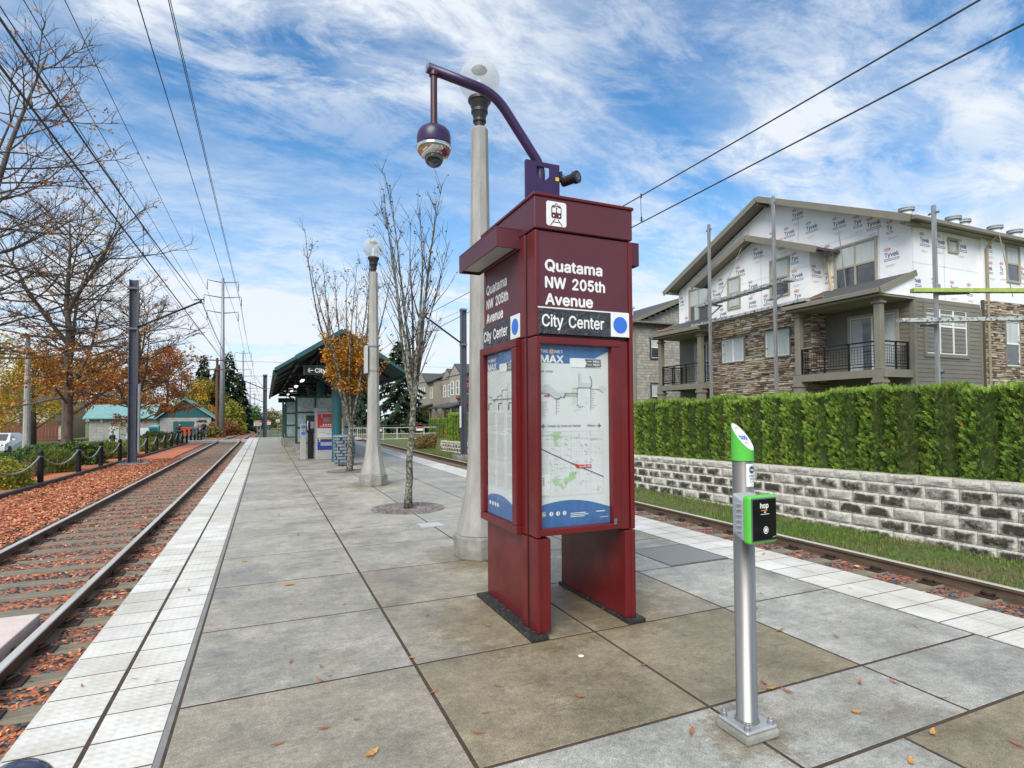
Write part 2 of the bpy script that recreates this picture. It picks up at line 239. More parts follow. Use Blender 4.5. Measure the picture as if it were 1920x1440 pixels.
'o': (207, [104,-4,79,-1,58,8,41,23,28,43,20,66,17,94,20,122,28,146,41,165,58,180,79,189,104,192,128,189,149,180,167,165,180,146,188,122,191,94,188,66,180,43,167,23,149,8,128,-1], [104,23,121,26,135,33,146,44,154,59,158,75,160,94,158,112,154,129,146,144,135,155,121,162,104,165,86,162,73,155,62,144,54,129,50,112,48,94,50,75,54,59,62,44,73,33,86,26]),
'p': (212, [26,-71,26,190,56,190,56,160,59,160,63,166,69,173,76,180,86,186,98,191,115,192,137,189,156,180,173,166,185,146,193,122,195,94,193,66,185,42,173,23,157,8,137,-1,115,-4,99,-3,86,2,76,8,69,16,63,23,59,29,57,29,57,-71], [110,23,126,26,140,33,150,44,158,58,163,75,164,95,163,114,158,131,150,145,140,156,126,163,110,165,94,163,81,156,70,145,62,131,58,114,56,95,58,75,63,58,70,43,81,32,94,26]),
'r': (129, [26,0,26,190,56,190,56,160,58,160,65,173,76,184,90,190,107,192,115,192,122,192,122,161,115,162,109,163,103,163,91,161,80,157,70,151,63,142,58,131,57,118,57,0]),
's': (182, [91,-4,72,-3,56,2,42,9,31,19,23,32,18,47,47,53,53,40,62,30,75,25,91,23,108,25,122,31,131,40,134,51,132,60,127,68,118,74,106,78,75,85,52,93,36,104,27,119,23,137,26,152,33,166,43,177,58,185,74,190,94,192,112,191,127,186,140,179,149,170,157,158,162,145,134,139,129,149,121,158,110,164,94,166,78,164,65,158,57,150,54,139,56,129,62,122,72,116,86,111,115,105,137,97,153,86,162,71,166,53,163,37,156,24,145,12,130,3,112,-2]),
't': (114, [102,190,102,164,3,164,3,190], [32,236,63,236,63,49,64,38,68,31,75,26,85,25,93,26,101,27,107,1,102,0,96,-1,90,-2,84,-2,62,1,46,11,36,26,32,46]),
'u': (205, [91,-3,73,-1,57,5,44,15,35,29,28,47,26,69,26,190,57,190,57,72,60,52,68,37,82,28,100,25,113,27,125,31,134,38,142,48,146,61,148,76,148,190,179,190,179,0,149,0,149,46,154,46,143,23,129,8,111,0]),
'v': (194, [81,0,9,190,42,190,83,78,88,60,93,43,98,27,103,10,92,10,97,27,101,43,106,60,112,78,152,190,186,190,113,0]),
'w': (283, [69,0,11,190,44,190,67,107,72,89,77,68,82,46,88,21,82,21,88,45,93,67,98,88,103,107,126,190,158,190,181,107,186,88,191,68,196,45,201,21,196,21,201,45,206,68,212,88,217,107,240,190,272,190,215,0,184,0,159,86,152,112,149,126,145,140,138,169,145,169,138,140,131,112,128,99,124,86,99,0]),
'x': (189, [10,0,86,109,86,86,14,190,50,190,74,153,82,139,90,127,97,115,104,103,88,103,95,115,101,127,108,139,117,153,141,190,176,190,104,84,104,107,179,0,143,0,115,43,107,56,100,68,93,80,86,91,102,91,95,80,89,68,82,56,74,43,46,0]),
'y': (194, [24,-69,31,-43,36,-44,44,-45,52,-44,59,-42,65,-37,71,-29,75,-18,81,-1,9,190,42,190,83,78,88,60,93,43,98,27,103,10,92,10,97,27,101,43,106,60,112,78,153,190,186,190,102,-29,96,-43,88,-54,80,-62,70,-68,58,-71,46,-73,39,-72,32,-72,27,-70])}
_tx = {}
def fill(loops, bold):
    """non-zero winding fill of closed loops, as thin trapezoids between horizontal levels"""
    ed, ys = [], set()
    for dx, dy in (((0, 0), (bold, 0), (-bold, 0), (0, bold), (0, -bold)) if bold else ((0, 0),)):
        for q in loops:
            p = [(q[i] + dx, q[i + 1] + dy) for i in range(0, len(q), 2)]
            for a, b in zip(p, p[1:] + p[:1]):
                ys.add(a[1])
                if a[1] != b[1]: ed.append((a, b, 1) if a[1] < b[1] else (b, a, -1))
    lo, hi = min(ys), max(ys); lv = sorted(ys | {lo + (hi - lo) * k / 24 for k in range(25)}); out = []
    for y0, y1 in zip(lv[:-1], lv[1:]):
        if y1 - y0 < .6: continue
        ym = (y0 + y1) / 2; sp = []
        for a, b, w in ed:
            if a[1] <= ym < b[1]:
                k = (b[0] - a[0]) / (b[1] - a[1]); sp.append((a[0] + k * (ym - a[1]), a[0] + k * (y0 - a[1]), a[0] + k * (y1 - a[1]), w))
        sp.sort(); wn = 0
        for x in sp:
            if wn == 0: st = x
            wn += x[3]
            if wn == 0: out.append((st[1], y0, x[1], y0, x[2], y1, st[2], y1))
    return out
def text_geo(t, bold=.0):
    b_ = 14 if bold > .019 else (8 if bold > .011 else 4)
    if (t, b_) in _tx: return _tx[t, b_]
    vs, fs, x = [], [], 0
    for ch in t:
        if ch == ' ': x += 140 + b_; continue
        if ('glyph', ch, b_) not in _tx: _tx['glyph', ch, b_] = fill(GL[ch][1:], b_)
        for q in _tx['glyph', ch, b_]:
            b = len(vs); vs.extend([((x + q[i]) / 500, q[i + 1] / 500) for i in (0, 2, 4, 6)]); fs.append((b, b + 1, b + 2, b + 3))
        x += GL[ch][0] - 6 + b_ * .6
    _tx[t, b_] = (vs, fs); return vs, fs
def text(mb, t, loc, right, up, cap, width=None, bold=.012, align='L'):
    vs, fs = text_geo(t, bold); r = Vector(right).normalized(); u = Vector(up).normalized(); l = Vector(loc)
    sy = cap / .53; x0 = min(v[0] for v in vs); x1 = max(v[0] for v in vs)
    sx = width / (x1 - x0) if width else sy
    off = x0 if align == 'L' else ((x0 + x1) / 2 if align == 'C' else x1)
    b = len(mb.v); mb.v.extend([tuple(l + r * ((v[0] - off) * sx) + u * (v[1] * sy)) for v in vs])
    for f in fs: mb.face(tuple(b + i for i in f))
    return mb
def shape2d(mb, pts, loc, right, up):
    l = Vector(loc); r = Vector(right); u = Vector(up); return mb.poly([l + r * x + u * y for x, y in pts])
def disc(mb, c, right, up, rx, ry, n=20):
    c = Vector(c); r = Vector(right); u = Vector(up)
    return mb.poly([c + r * (rx * math.cos(2 * math.pi * k / n)) + u * (ry * math.sin(2 * math.pi * k / n)) for k in range(n)])
def ring(mb, c, right, up, rx, ry, t, n=20):
    c = Vector(c); r = Vector(right); u = Vector(up); b = len(mb.v)
    for k in range(n):
        a = 2 * math.pi * k / n
        for q in (1, 0): mb.v.append(tuple(c + r * ((rx - t * q) * math.cos(a)) + u * ((ry - t * q) * math.sin(a))))
    for k in range(n):
        j = (k + 1) % n; mb.face((b + 2 * k, b + 2 * k + 1, b + 2 * j + 1, b + 2 * j)[::-1])
    return mb
def ribbon(mb, pts, right, up, loc, w):
    l = Vector(loc); r = Vector(right); u = Vector(up)
    for (x0, y0), (x1, y1) in zip(pts[:-1], pts[1:]):
        dx, dy = x1 - x0, y1 - y0; L = math.hypot(dx, dy) or 1; nx, ny = -dy / L * w / 2, dx / L * w / 2; ex, ey = dx / L * w / 2, dy / L * w / 2
        mb.poly([l + r * (a) + u * (c) for a, c in ((x0 - ex - nx, y0 - ey - ny), (x1 + ex - nx, y1 + ey - ny), (x1 + ex + nx, y1 + ey + ny), (x0 - ex + nx, y0 - ey + ny))])
    return mb
# ------------------------------------------------------------------ materials
def principled(name):
    m = bpy.data.materials.new(name); m.use_nodes = True
    return m, m.node_tree, m.node_tree.nodes['Principled BSDF']
def rgba(c): return (c[0], c[1], c[2], 1)
def pm(name, col, col2=None, rough=.6, metal=0, scale=4, detail=6, lo=.35, hi=.65, bump=0, bscale=60, coat=0, attr=False, spec=.5, stretch=(1, 1, 1), r2=None, transl=0, scuff=None):
    m, t, b = principled(name)
    b.inputs['Roughness'].default_value = rough; b.inputs['Metallic'].default_value = metal; b.inputs['Specular IOR Level'].default_value = spec
    if coat: b.inputs['Coat Weight'].default_value = coat; b.inputs['Coat Roughness'].default_value = .12
    tc = N(t, 'ShaderNodeTexCoord'); mp = N(t, 'ShaderNodeMapping'); mp.inputs['Scale'].default_value = stretch; t.links.new(tc.outputs['Object'], mp.inputs[0])
    col2 = col2 or tuple(x * .72 for x in col)
    nz = N(t, 'ShaderNodeTexNoise'); nz.inputs['Scale'].default_value = scale; nz.inputs['Detail'].default_value = detail; nz.inputs['Roughness'].default_value = .65; t.links.new(mp.outputs[0], nz.inputs['Vector'])
    cr = N(t, 'ShaderNodeValToRGB'); cr.color_ramp.elements[0].position = lo; cr.color_ramp.elements[1].position = hi
    cr.color_ramp.elements[0].color = rgba(col2); cr.color_ramp.elements[1].color = rgba(col); t.links.new(nz.outputs[0], cr.inputs[0])
    out = cr.outputs[0]
    if attr:
        at = N(t, 'ShaderNodeAttribute'); at.attribute_name = 'Col'
        mx = N(t, 'ShaderNodeMix', data_type='RGBA', blend_type='MULTIPLY'); mx.inputs[0].default_value = 1; t.links.new(out, mx.inputs[6]); t.links.new(at.outputs['Color'], mx.inputs[7]); out = mx.outputs[2]
    if scuff:
        for sc_i, st_, lo_, c_, k_ in ((5, (1, 1, .25), .70, scuff, .5), (60, (1, 1, 1), .74, scuff, .35)):
            m3 = N(t, 'ShaderNodeMapping'); m3.inputs['Scale'].default_value = st_; m3.inputs['Rotation'].default_value = (.3, .4, .2); t.links.new(tc.outputs['Object'], m3.inputs[0])
            n3 = N(t, 'ShaderNodeTexNoise'); n3.inputs['Scale'].default_value = sc_i; n3.inputs['Detail'].default_value = 9; n3.inputs['Roughness'].default_value = .8; t.links.new(m3.outputs[0], n3.inputs['Vector'])
            g3 = N(t, 'ShaderNodeMapRange'); g3.inputs[1].default_value = lo_ - .06; g3.inputs[2].default_value = lo_ + .08; g3.inputs[4].default_value = k_; t.links.new(n3.outputs[0], g3.inputs[0])
            m4 = N(t, 'ShaderNodeMix', data_type='RGBA'); t.links.new(g3.outputs[0], m4.inputs[0]); t.links.new(out, m4.inputs[6]); m4.inputs[7].default_value = rgba(c_); out = m4.outputs[2]
    t.links.new(out, b.inputs['Base Color'])
    if r2 is not None:
        mr = N(t, 'ShaderNodeMapRange'); mr.inputs[1].default_value = lo; mr.inputs[2].default_value = hi; mr.inputs[3].default_value = r2; mr.inputs[4].default_value = rough; t.links.new(nz.outputs[0], mr.inputs[0]); t.links.new(mr.outputs[0], b.inputs['Roughness'])
    if bump:
        n2 = N(t, 'ShaderNodeTexNoise'); n2.inputs['Scale'].default_value = bscale; n2.inputs['Detail'].default_value = 5; t.links.new(mp.outputs[0], n2.inputs['Vector'])
        bp = N(t, 'ShaderNodeBump'); bp.inputs['Strength'].default_value = bump; bp.inputs['Distance'].default_value = .02; t.links.new(n2.outputs[0], bp.inputs['Height']); t.links.new(bp.outputs[0], b.inputs['Normal'])
    if transl:
        tr = N(t, 'ShaderNodeBsdfTranslucent'); t.links.new(out, tr.inputs[0]); ms = N(t, 'ShaderNodeMixShader'); ms.inputs[0].default_value = transl
        t.links.new(b.outputs[0], ms.inputs[1]); t.links.new(tr.outputs[0], ms.inputs[2]); t.links.new(ms.outputs[0], t.nodes['Material Output'].inputs[0])
    return m
def glass_mat(name, tint=(1, 1, 1), refl=.12, rough=.02, fres=.55):
    m, t, b = principled(name); t.nodes.remove(b)
    tr = N(t, 'ShaderNodeBsdfTransparent'); tr.inputs[0].default_value = rgba(tint)
    gl = N(t, 'ShaderNodeBsdfGlossy'); gl.inputs['Roughness'].default_value = rough
    lw = N(t, 'ShaderNodeLayerWeight'); lw.inputs[0].default_value = .25
    fr = math_node(t, 'ADD', math_node(t, 'MULTIPLY', lw.outputs['Fresnel'], fres), refl * .4, True)
    ms = N(t, 'ShaderNodeMixShader'); t.links.new(fr, ms.inputs[0]); t.links.new(tr.outputs[0], ms.inputs[1]); t.links.new(gl.outputs[0], ms.inputs[2])
    t.links.new(ms.outputs[0], t.nodes['Material Output'].inputs[0]); return m
def glow(name, col, st):
    m, t, b = principled(name); b.inputs['Base Color'].default_value = rgba(col); b.inputs['Emission Color'].default_value = rgba(col); b.inputs['Emission Strength'].default_value = st; return m
M = {}
M['white'] = pm('white_paint', (.78, .78, .77), (.70, .70, .69), rough=.5)
M['paper'] = pm('poster_paper', (.66, .665, .66), (.60, .605, .60), rough=.4, scale=3)
M['black'] = pm('black_plastic', (.012, .012, .014), (.022, .022, .024), rough=.45)
M['blackmet'] = pm('black_painted_metal', (.007, .008, .011), (.012, .013, .017), rough=.5, scale=9, spec=.3)
M['maroon'] = pm('maroon_paint', (.135, .0085, .010), (.098, .0062, .008), rough=.32, scale=2.5, coat=.22, spec=.35, r2=.5, scuff=(.20, .06, .06))
M['maroon_d'] = pm('dull_maroon_panel', (.098, .020, .030), (.084, .016, .025), rough=.42, scale=2)
M['mast'] = pm('dark_galvanised_mast', (.115, .125, .155), (.075, .082, .105), rough=.5, metal=.35, scale=3, stretch=(1, 1, .3))
M['purple'] = pm('purple_paint', (.034, .012, .075), (.026, .009, .056), rough=.4, coat=.12)
M['steel'] = pm('brushed_steel', (.38, .365, .34), (.27, .26, .245), rough=.5, metal=.85, scale=26, stretch=(1, 1, .02), r2=.36)
M['galv'] = pm('galvanised_steel', (.32, .33, .36), (.22, .23, .26), rough=.5, metal=.55, scale=6)
M['galvdark'] = pm('weathered_galvanised_steel', (.185, .195, .225), (.125, .132, .155), rough=.55, metal=.4, scale=3, stretch=(1, 1, .3))
M['chrome'] = pm('chrome', (.7, .7, .7), (.62, .62, .62), rough=.12, metal=1)
M['green'] = pm('lime_green_plastic', (.09, .50, .055), (.08, .44, .05), rough=.35)
M['greyplastic'] = pm('grey_plastic', (.36, .38, .40), (.31, .33, .35), rough=.5)
M['blue'] = pm('poster_blue', (.06, .16, .38), (.045, .12, .30), rough=.4, scale=14, stretch=(1, 1, .2))
M['bluedot'] = pm('blue_vinyl', (.035, .16, .60), (.03, .14, .55), rough=.4)
M['navy'] = pm('navy_print', (.03, .045, .16), (.05, .065, .2), rough=.5)
M['redprint'] = pm('faded_red_print', (.62, .25, .24), (.72, .40, .38), rough=.5, scale=8)
M['red'] = pm('red_print', (.55, .03, .025), (.48, .025, .02), rough=.45)
M['greyprint'] = pm('grey_print', (.20, .21, .22), (.30, .30, .31), rough=.5)
M['darkprint'] = pm('dark_print', (.09, .09, .10), (.14, .14, .15), rough=.5)
M['greenprint'] = pm('map_green', (.36, .52, .27), (.40, .56, .31), rough=.5)
M['tealprint'] = pm('map_teal', (.50, .68, .64), (.56, .72, .68), rough=.5)
M['ochre'] = pm('map_ochre', (.55, .45, .22), (.6, .5, .3), rough=.5)
M['orange'] = pm('orange_print', (.75, .20, .04), (.68, .18, .04), rough=.45)
M['teal'] = pm('teal_paint', (.016, .105, .118), (.012, .082, .094), rough=.4, scale=3)
M['tealroof'] = pm('teal_metal_roof', (.19, .37, .36), (.15, .31, .30), rough=.5, scale=2)
M['tealdark'] = pm('dark_green_soffit', (.012, .035, .032), (.009, .026, .024), rough=.6)
M['glass'] = glass_mat('clear_glass', (.97, .98, .98))
M['kglass'] = glass_mat('case_glass', (.97, .985, .98), refl=.02, fres=.09)
M['glass_t'] = glass_mat('blue_green_glass', (.55, .72, .72), refl=.2)
M['winglass'] = pm('window_glass', (.075, .085, .09), (.035, .042, .046), rough=.04, scale=1.4, spec=.9)
M['curtain'] = pm('white_curtain', (.55, .58, .57), (.38, .42, .42), rough=.8, scale=10, stretch=(1, 3, .1))
M['concpole'] = pm('cast_concrete', (.37, .36, .335), (.25, .24, .22), rough=.85, scale=3, stretch=(2, 2, .5), bump=.25, bscale=90)
M['concbase'] = pm('damp_concrete', (.32, .31, .28), (.17, .17, .145), rough=.85, scale=5, bump=.35, bscale=60)
M['asphalt'] = pm('asphalt', (.06, .06, .062), (.04, .04, .042), rough=.85, scale=8, bump=.3)
def globe_mat():
    m, t, b = principled('frosted_globe'); b.inputs['Base Color'].default_value = (.82, .83, .82, 1); b.inputs['Roughness'].default_value = .25
    tl_ = N(t, 'ShaderNodeBsdfTranslucent'); tl_.inputs[0].default_value = (.85, .86, .85, 1); tr = N(t, 'ShaderNodeBsdfTransparent'); tr.inputs[0].default_value = (.95, .96, .96, 1)
    a = N(t, 'ShaderNodeMixShader'); a.inputs[0].default_value = .5; t.links.new(b.outputs[0], a.inputs[1]); t.links.new(tl_.outputs[0], a.inputs[2])
    c = N(t, 'ShaderNodeMixShader'); c.inputs[0].default_value = .40; t.links.new(tr.outputs[0], c.inputs[1]); t.links.new(a.outputs[0], c.inputs[2]); t.links.new(c.outputs[0], t.nodes['Material Output'].inputs[0]); return m
M['globe'] = globe_mat()
def attr_mat(name, rough=.7, transl=0, spec=.3, metal=0):
    m, t, b = principled(name); at = N(t, 'ShaderNodeAttribute'); at.attribute_name = 'Col'
    tc = N(t, 'ShaderNodeTexCoord'); nz = N(t, 'ShaderNodeTexNoise'); nz.inputs['Scale'].default_value = 7; t.links.new(tc.outputs['Object'], nz.inputs['Vector'])
    mr = N(t, 'ShaderNodeMapRange'); mr.inputs[3].default_value = .78; mr.inputs[4].default_value = 1.22; t.links.new(nz.outputs[0], mr.inputs[0])
    mx = N(t, 'ShaderNodeMix', data_type='RGBA', blend_type='MULTIPLY'); mx.inputs[0].default_value = 1; t.links.new(at.outputs['Color'], mx.inputs[6]); t.links.new(mr.outputs[0], mx.inputs[7])
    t.links.new(mx.outputs[2], b.inputs['Base Color']); b.inputs['Roughness'].default_value = rough; b.inputs['Specular IOR Level'].default_value = spec; b.inputs['Metallic'].default_value = metal
    if transl:
        tr = N(t, 'ShaderNodeBsdfTranslucent'); t.links.new(mx.outputs[2], tr.inputs[0]); ms = N(t, 'ShaderNodeMixShader'); ms.inputs[0].default_value = transl
        t.links.new(b.outputs[0], ms.inputs[1]); t.links.new(tr.outputs[0], ms.inputs[2]); t.links.new(ms.outputs[0], t.nodes['Material Output'].inputs[0])
    return m
M['leaf'] = attr_mat('leaves', .55, .3)
M['needle'] = attr_mat('evergreen_sprays', .6, .15)
M['chip'] = attr_mat('bark_and_stone_chips', .8)
M['paintattr'] = attr_mat('coloured_paint', .55)
M['bark'] = pm('grey_brown_bark', (.13, .105, .085), (.055, .045, .036), rough=.9, scale=9, bump=.6, bscale=25, stretch=(1, 1, .35))
M['twig'] = pm('dark_twigs', (.075, .058, .048), (.045, .035, .03), rough=.85, scale=5)
M['mossbark'] = pm('lichen_covered_bark', (.26, .25, .205), (.045, .04, .026), rough=.9, scale=17, lo=.44, hi=.60, bump=.7, bscale=30)
def jit(c, r, a=.25):
    k = 1 + r.uniform(-a, a); return (c[0] * k * (1 + r.uniform(-.08, .08)), c[1] * k, c[2] * k * (1 + r.uniform(-.1, .1)))
# ------------------------------------------------------------------ ground and setting
rng = random.Random(7)
def drop(y): return -.016 * max(0, min(y, 320) - 47)
def sm(a, b, x): t = max(0, min(1, (x - a) / (b - a))); return t * t * (3 - 2 * t)
def gz(x, y):
    d = drop(y)
    if x < -5.6: z = -.33 - .95 * sm(-7.2, -13, x) + .45 * sm(-15, -21, x)
    elif x < 7.7: z = -.52
    else:
        z = -.47 + .07 * sm(7.7, 8.9, x)
        far = sm(31, 37, y)
        if x > 9.3: z = z * far + (.25 + .05 * min(x - 9.3, 20) * .3) * (1 - far) + far * .35 * sm(9.3, 26, x)
    return z + d
def noise_ramp(t, vec, scale, stops, detail=6, rough=.6):
    nz = N(t, 'ShaderNodeTexNoise'); nz.inputs['Scale'].default_value = scale; nz.inputs['Detail'].default_value = detail; nz.inputs['Roughness'].default_value = rough
    t.links.new(vec, nz.inputs['Vector']); cr = N(t, 'ShaderNodeValToRGB')
    while len(cr.color_ramp.elements) < len(stops): cr.color_ramp.elements.new(.5)
    for e, (p, c) in zip(cr.color_ramp.elements, stops): e.position = p; e.color = rgba(c)
    t.links.new(nz.outputs[0], cr.inputs[0]); return cr.outputs[0], nz.outputs[0]
def mixc(t, f, a, b, blend='MIX'):
    mx = N(t, 'ShaderNodeMix', data_type='RGBA', blend_type=blend)
    if isinstance(f, (int, float)): mx.inputs[0].default_value = f
    else: t.links.new(f, mx.inputs[0])
    for i, c in ((6, a), (7, b)):
        if isinstance(c, tuple): mx.inputs[i].default_value = rgba(c)
        else: t.links.new(c, mx.inputs[i])
    return mx.outputs[2]
def bump_to(t, b, h, st, dist=.01):
    bp = N(t, 'ShaderNodeBump'); bp.inputs['Strength'].default_value = st; bp.inputs['Distance'].default_value = dist; t.links.new(h, bp.inputs['Height']); t.links.new(bp.outputs[0], b.inputs['Normal'])
m, t, b = principled('grass_and_soil'); tc = N(t, 'ShaderNodeTexCoord')
g1, h1 = noise_ramp(t, tc.outputs['Object'], 1.1, [(.36, (.16, .13, .07)), (.50, (.10, .13, .035)), (.66, (.09, .15, .03))], 8)
g2, h2 = noise_ramp(t, tc.outputs['Object'], 30, [(.35, (.55, .55, .5)), (.65, (1.2, 1.2, 1.1))], 6)
t.links.new(mixc(t, 1, g1, g2, 'MULTIPLY'), b.inputs['Base Color']); b.inputs['Roughness'].default_value = .95; bump_to(t, b, h2, .6, .05); M['ground'] = m
xs = [-900, -400, -200, -120, -80, -55, -40, -30, -22, -17, -14, -12, -10, -8.5, -7, -6.2, -5.62, -5.58, -3, 2, 7.6, 7.9, 8.3, 8.7, 9.12, 9.32, 10, 12, 16, 22, 30, 45, 70, 110, 200, 400, 900]
ys = [-60, -20, -5, 0, 4, 8, 12, 16, 20, 24, 28, 30.6, 31.5, 33, 35, 38, 42, 47, 55, 65, 80, 100, 130, 170, 220, 300, 500, 1200]
gm = MB()
for y in ys:
    for x in xs: gm.v.append((x, y, gz(x, y)))
nx_ = len(xs)
for j in range(len(ys) - 1):
    for i in range(nx_ - 1): gm.face((j * nx_ + i, j * nx_ + i + 1, (j + 1) * nx_ + i + 1, (j + 1) * nx_ + i))
gm.build('ground', M['ground'], loc=(0, 0, 0), smooth=True, kind='structure')
# car park and planting bed on the left
pk = MB(); pys = [26, 32, 40, 47, 60, 80, 100, 130]
for a, c in zip(pys[:-1], pys[1:]): pk.poly([(-75, a, gz(-75, a) + .03), (-13.2, a, gz(-13.2, a) + .03), (-13.2, c, gz(-13.2, c) + .03), (-75, c, gz(-75, c) + .03)])
pk.build('car_park', M['asphalt'], loc=(0, 0, 0), kind='structure')
m, t, b = principled('red_bark_mulch'); tc = N(t, 'ShaderNodeTexCoord')
mp = N(t, 'ShaderNodeMapping'); mp.inputs['Scale'].default_value = (1, 1.6, 1); t.links.new(tc.outputs['Object'], mp.inputs[0])
g1, h1 = noise_ramp(t, mp.outputs[0], 26, [(.28, (.16, .055, .03)), (.42, (.48, .15, .068)), (.58, (.62, .22, .11)), (.75, (.70, .34, .19))], 5, .75)
g2, h2 = noise_ramp(t, tc.outputs['Object'], .9, [(.38, (.75, .8, .85)), (.6, (1.08, 1.0, .98))], 4)
t.links.new(mixc(t, 1, g1, g2, 'MULTIPLY'), b.inputs['Base Color']); b.inputs['Roughness'].default_value = .9; bump_to(t, b, h1, .9, .03); M['mulch'] = m
m, t, b = principled('leaf_strewn_ballast'); tc = N(t, 'ShaderNodeTexCoord')
vo = N(t, 'ShaderNodeTexVoronoi'); vo.inputs['Scale'].default_value = 26; t.links.new(tc.outputs['Object'], vo.inputs['Vector'])
rv = N(t, 'ShaderNodeValToRGB'); rv.color_ramp.interpolation = 'CONSTANT'; sepc = N(t, 'ShaderNodeSeparateColor'); t.links.new(vo.outputs['Color'], sepc.inputs[0]); t.links.new(sepc.outputs[0], rv.inputs[0])
for i, (p, c) in enumerate([(0, (.035, .037, .042)), (.22, (.085, .085, .09)), (.38, (.36, .11, .05)), (.68, (.48, .16, .07)), (.92, (.15, .145, .14))]):
    if i > 1: rv.color_ramp.elements.new(p)
    rv.color_ramp.elements[i].position = p; rv.color_ramp.elements[i].color = rgba(c)
t.links.new(rv.outputs[0], b.inputs['Base Color']); b.inputs['Roughness'].default_value = .8; bump_to(t, b, vo.outputs['Distance'], .8, -.03); M['ballast'] = m
def strip_sheet(name, x0, x1, z, mat, ya=-3, yb=320, lump=.03, nx=10, label=None):
    mb = MB(); yl = []; y = ya
    while y < yb: yl.append(y); y += .35 if y < 16 else (1.2 if y < 50 else 12)
    yl.append(yb)
    for y in yl:
        for i in range(nx + 1):
            x = x0 + (x1 - x0) * i / nx; k = noise.noise(Vector((x * 1.7, y * 1.7, 3))) * lump if 0 < i < nx else 0
            mb.v.append((x, y, z + k + drop(y)))
    for j in range(len(yl) - 1):
        for i in range(nx): a = j * (nx + 1) + i; mb.face((a, a + 1, a + nx + 2, a + nx + 1))
    return mb.build(name, mat, loc=(0, 0, 0), smooth=True, kind='structure')
strip_sheet('mulch_verge', -5.62, -3.95, -.345, M['mulch'], yb=46.4)
strip_sheet('track_bed', -3.95, -1.08, -.375, M['ballast'], lump=.02)
strip_sheet('track_bed', 5.18, 7.62, -.455, M['ballast'], lump=.02)
strip_sheet('track_bed', -5.6, -3.95, -.40, M['ballast'], ya=46.4, lump=.02)
mbed = MB(); bx = [-13, -11, -9.5, -8, -7, -6.2, -5.68]; by = [8, 14, 18, 22, 26, 30, 34, 40, 46]
for y in by:
    for x in bx: mbed.v.append((x, y, gz(x, y) + .03))
for j in range(len(by) - 1):
    for i in range(len(bx) - 1): a = j * len(bx) + i; mbed.face((a, a + 1, a + len(bx) + 1, a + len(bx)))
mbed.build('planting_bed', M['mulch'], loc=(0, 0, 0), smooth=True, kind='structure')
# ------------------------------------------------------------------ platform
m, t, b = principled('platform_concrete'); tc = N(t, 'ShaderNodeTexCoord'); at = N(t, 'ShaderNodeAttribute'); at.attribute_name = 'Col'
ob = tc.outputs['Object']
g1, h1 = noise_ramp(t, ob, 1.4, [(.30, (.66, .65, .62)), (.5, (1, .99, .96)), (.70, (1.26, 1.24, 1.19))], 8, .70)
g2, h2 = noise_ramp(t, ob, 160, [(.32, (.42, .42, .42)), (.5, (1, 1, 1)), (.68, (1.75, 1.72, 1.6))], 3, .75)
mp = N(t, 'ShaderNodeMapping'); mp.inputs['Scale'].default_value = (2.6, 5, 1); mp.inputs['Rotation'].default_value = (0, 0, .25); t.links.new(ob, mp.inputs[0])
g3, h3 = noise_ramp(t, mp.outputs[0], 2.3, [(.36, (.68, .68, .68)), (.62, (1.18, 1.18, 1.18))], 9, .75)
g4, h4 = noise_ramp(t, ob, 34, [(.32, (.60, .59, .57)), (.68, (1.34, 1.34, 1.32))], 6, .85)
c = mixc(t, 1, at.outputs['Color'], g1, 'MULTIPLY'); c = mixc(t, .8, c, g2, 'MULTIPLY'); c = mixc(t, .5, c, g3, 'MULTIPLY'); c = mixc(t, .8, c, g4, 'MULTIPLY')
g5, h5 = noise_ramp(t, ob, 7, [(.34, (.74, .73, .71)), (.66, (1.2, 1.2, 1.19))], 9, .8); c = mixc(t, .8, c, g5, 'MULTIPLY')
# damp brown stains: broad drifting patches, and rings round the kiosk legs and lamp footings
_, h6 = noise_ramp(t, ob, .75, [(0, (0, 0, 0)), (1, (1, 1, 1))], 8, .66); bs = N(t, 'ShaderNodeMapRange', interpolation_type='SMOOTHSTEP'); bs.inputs[1].default_value = .53; bs.inputs[2].default_value = .68; bs.inputs[4].default_value = .6; t.links.new(h6, bs.inputs[0]); stain = bs.outputs[0]
for px_, py_, rad_ in ((1.75, 3.95, .62), (2.47, 3.95, .6), (2.21, 5.93, .62), (2.225, 12.9, .7), (2.155, 2.1, .22)):
    vd = N(t, 'ShaderNodeVectorMath', operation='DISTANCE'); vd.inputs[1].default_value = (px_, py_, 0); t.links.new(ob, vd.inputs[0]); dd = math_node(t, 'ADD', vd.outputs['Value'], math_node(t, 'MULTIPLY', math_node(t, 'SUBTRACT', h5, .5), .9))
    rg = N(t, 'ShaderNodeMapRange', interpolation_type='SMOOTHSTEP'); rg.inputs[1].default_value = rad_ * 1.25; rg.inputs[2].default_value = rad_ * .7; rg.inputs[4].default_value = .75; t.links.new(dd, rg.inputs[0]); stain = math_node(t, 'MAXIMUM', stain, rg.outputs[0])
c = mixc(t, stain, c, mixc(t, 1, c, (.70, .61, .46), 'MULTIPLY'))
pa, ph_ = noise_ramp(t, ob, 1.05, [(.66, (0, 0, 0)), (.74, (1, 1, 1))], 7, .62)
c = mixc(t, math_node(t, 'MULTIPLY', pa, .6), c, (.62, .62, .60))
da, dh_ = noise_ramp(t, ob, 5.5, [(.24, (1, 1, 1)), (.34, (0, 0, 0))], 4, .5)
c = mixc(t, math_node(t, 'MULTIPLY', da, .45), c, (.10, .095, .085))
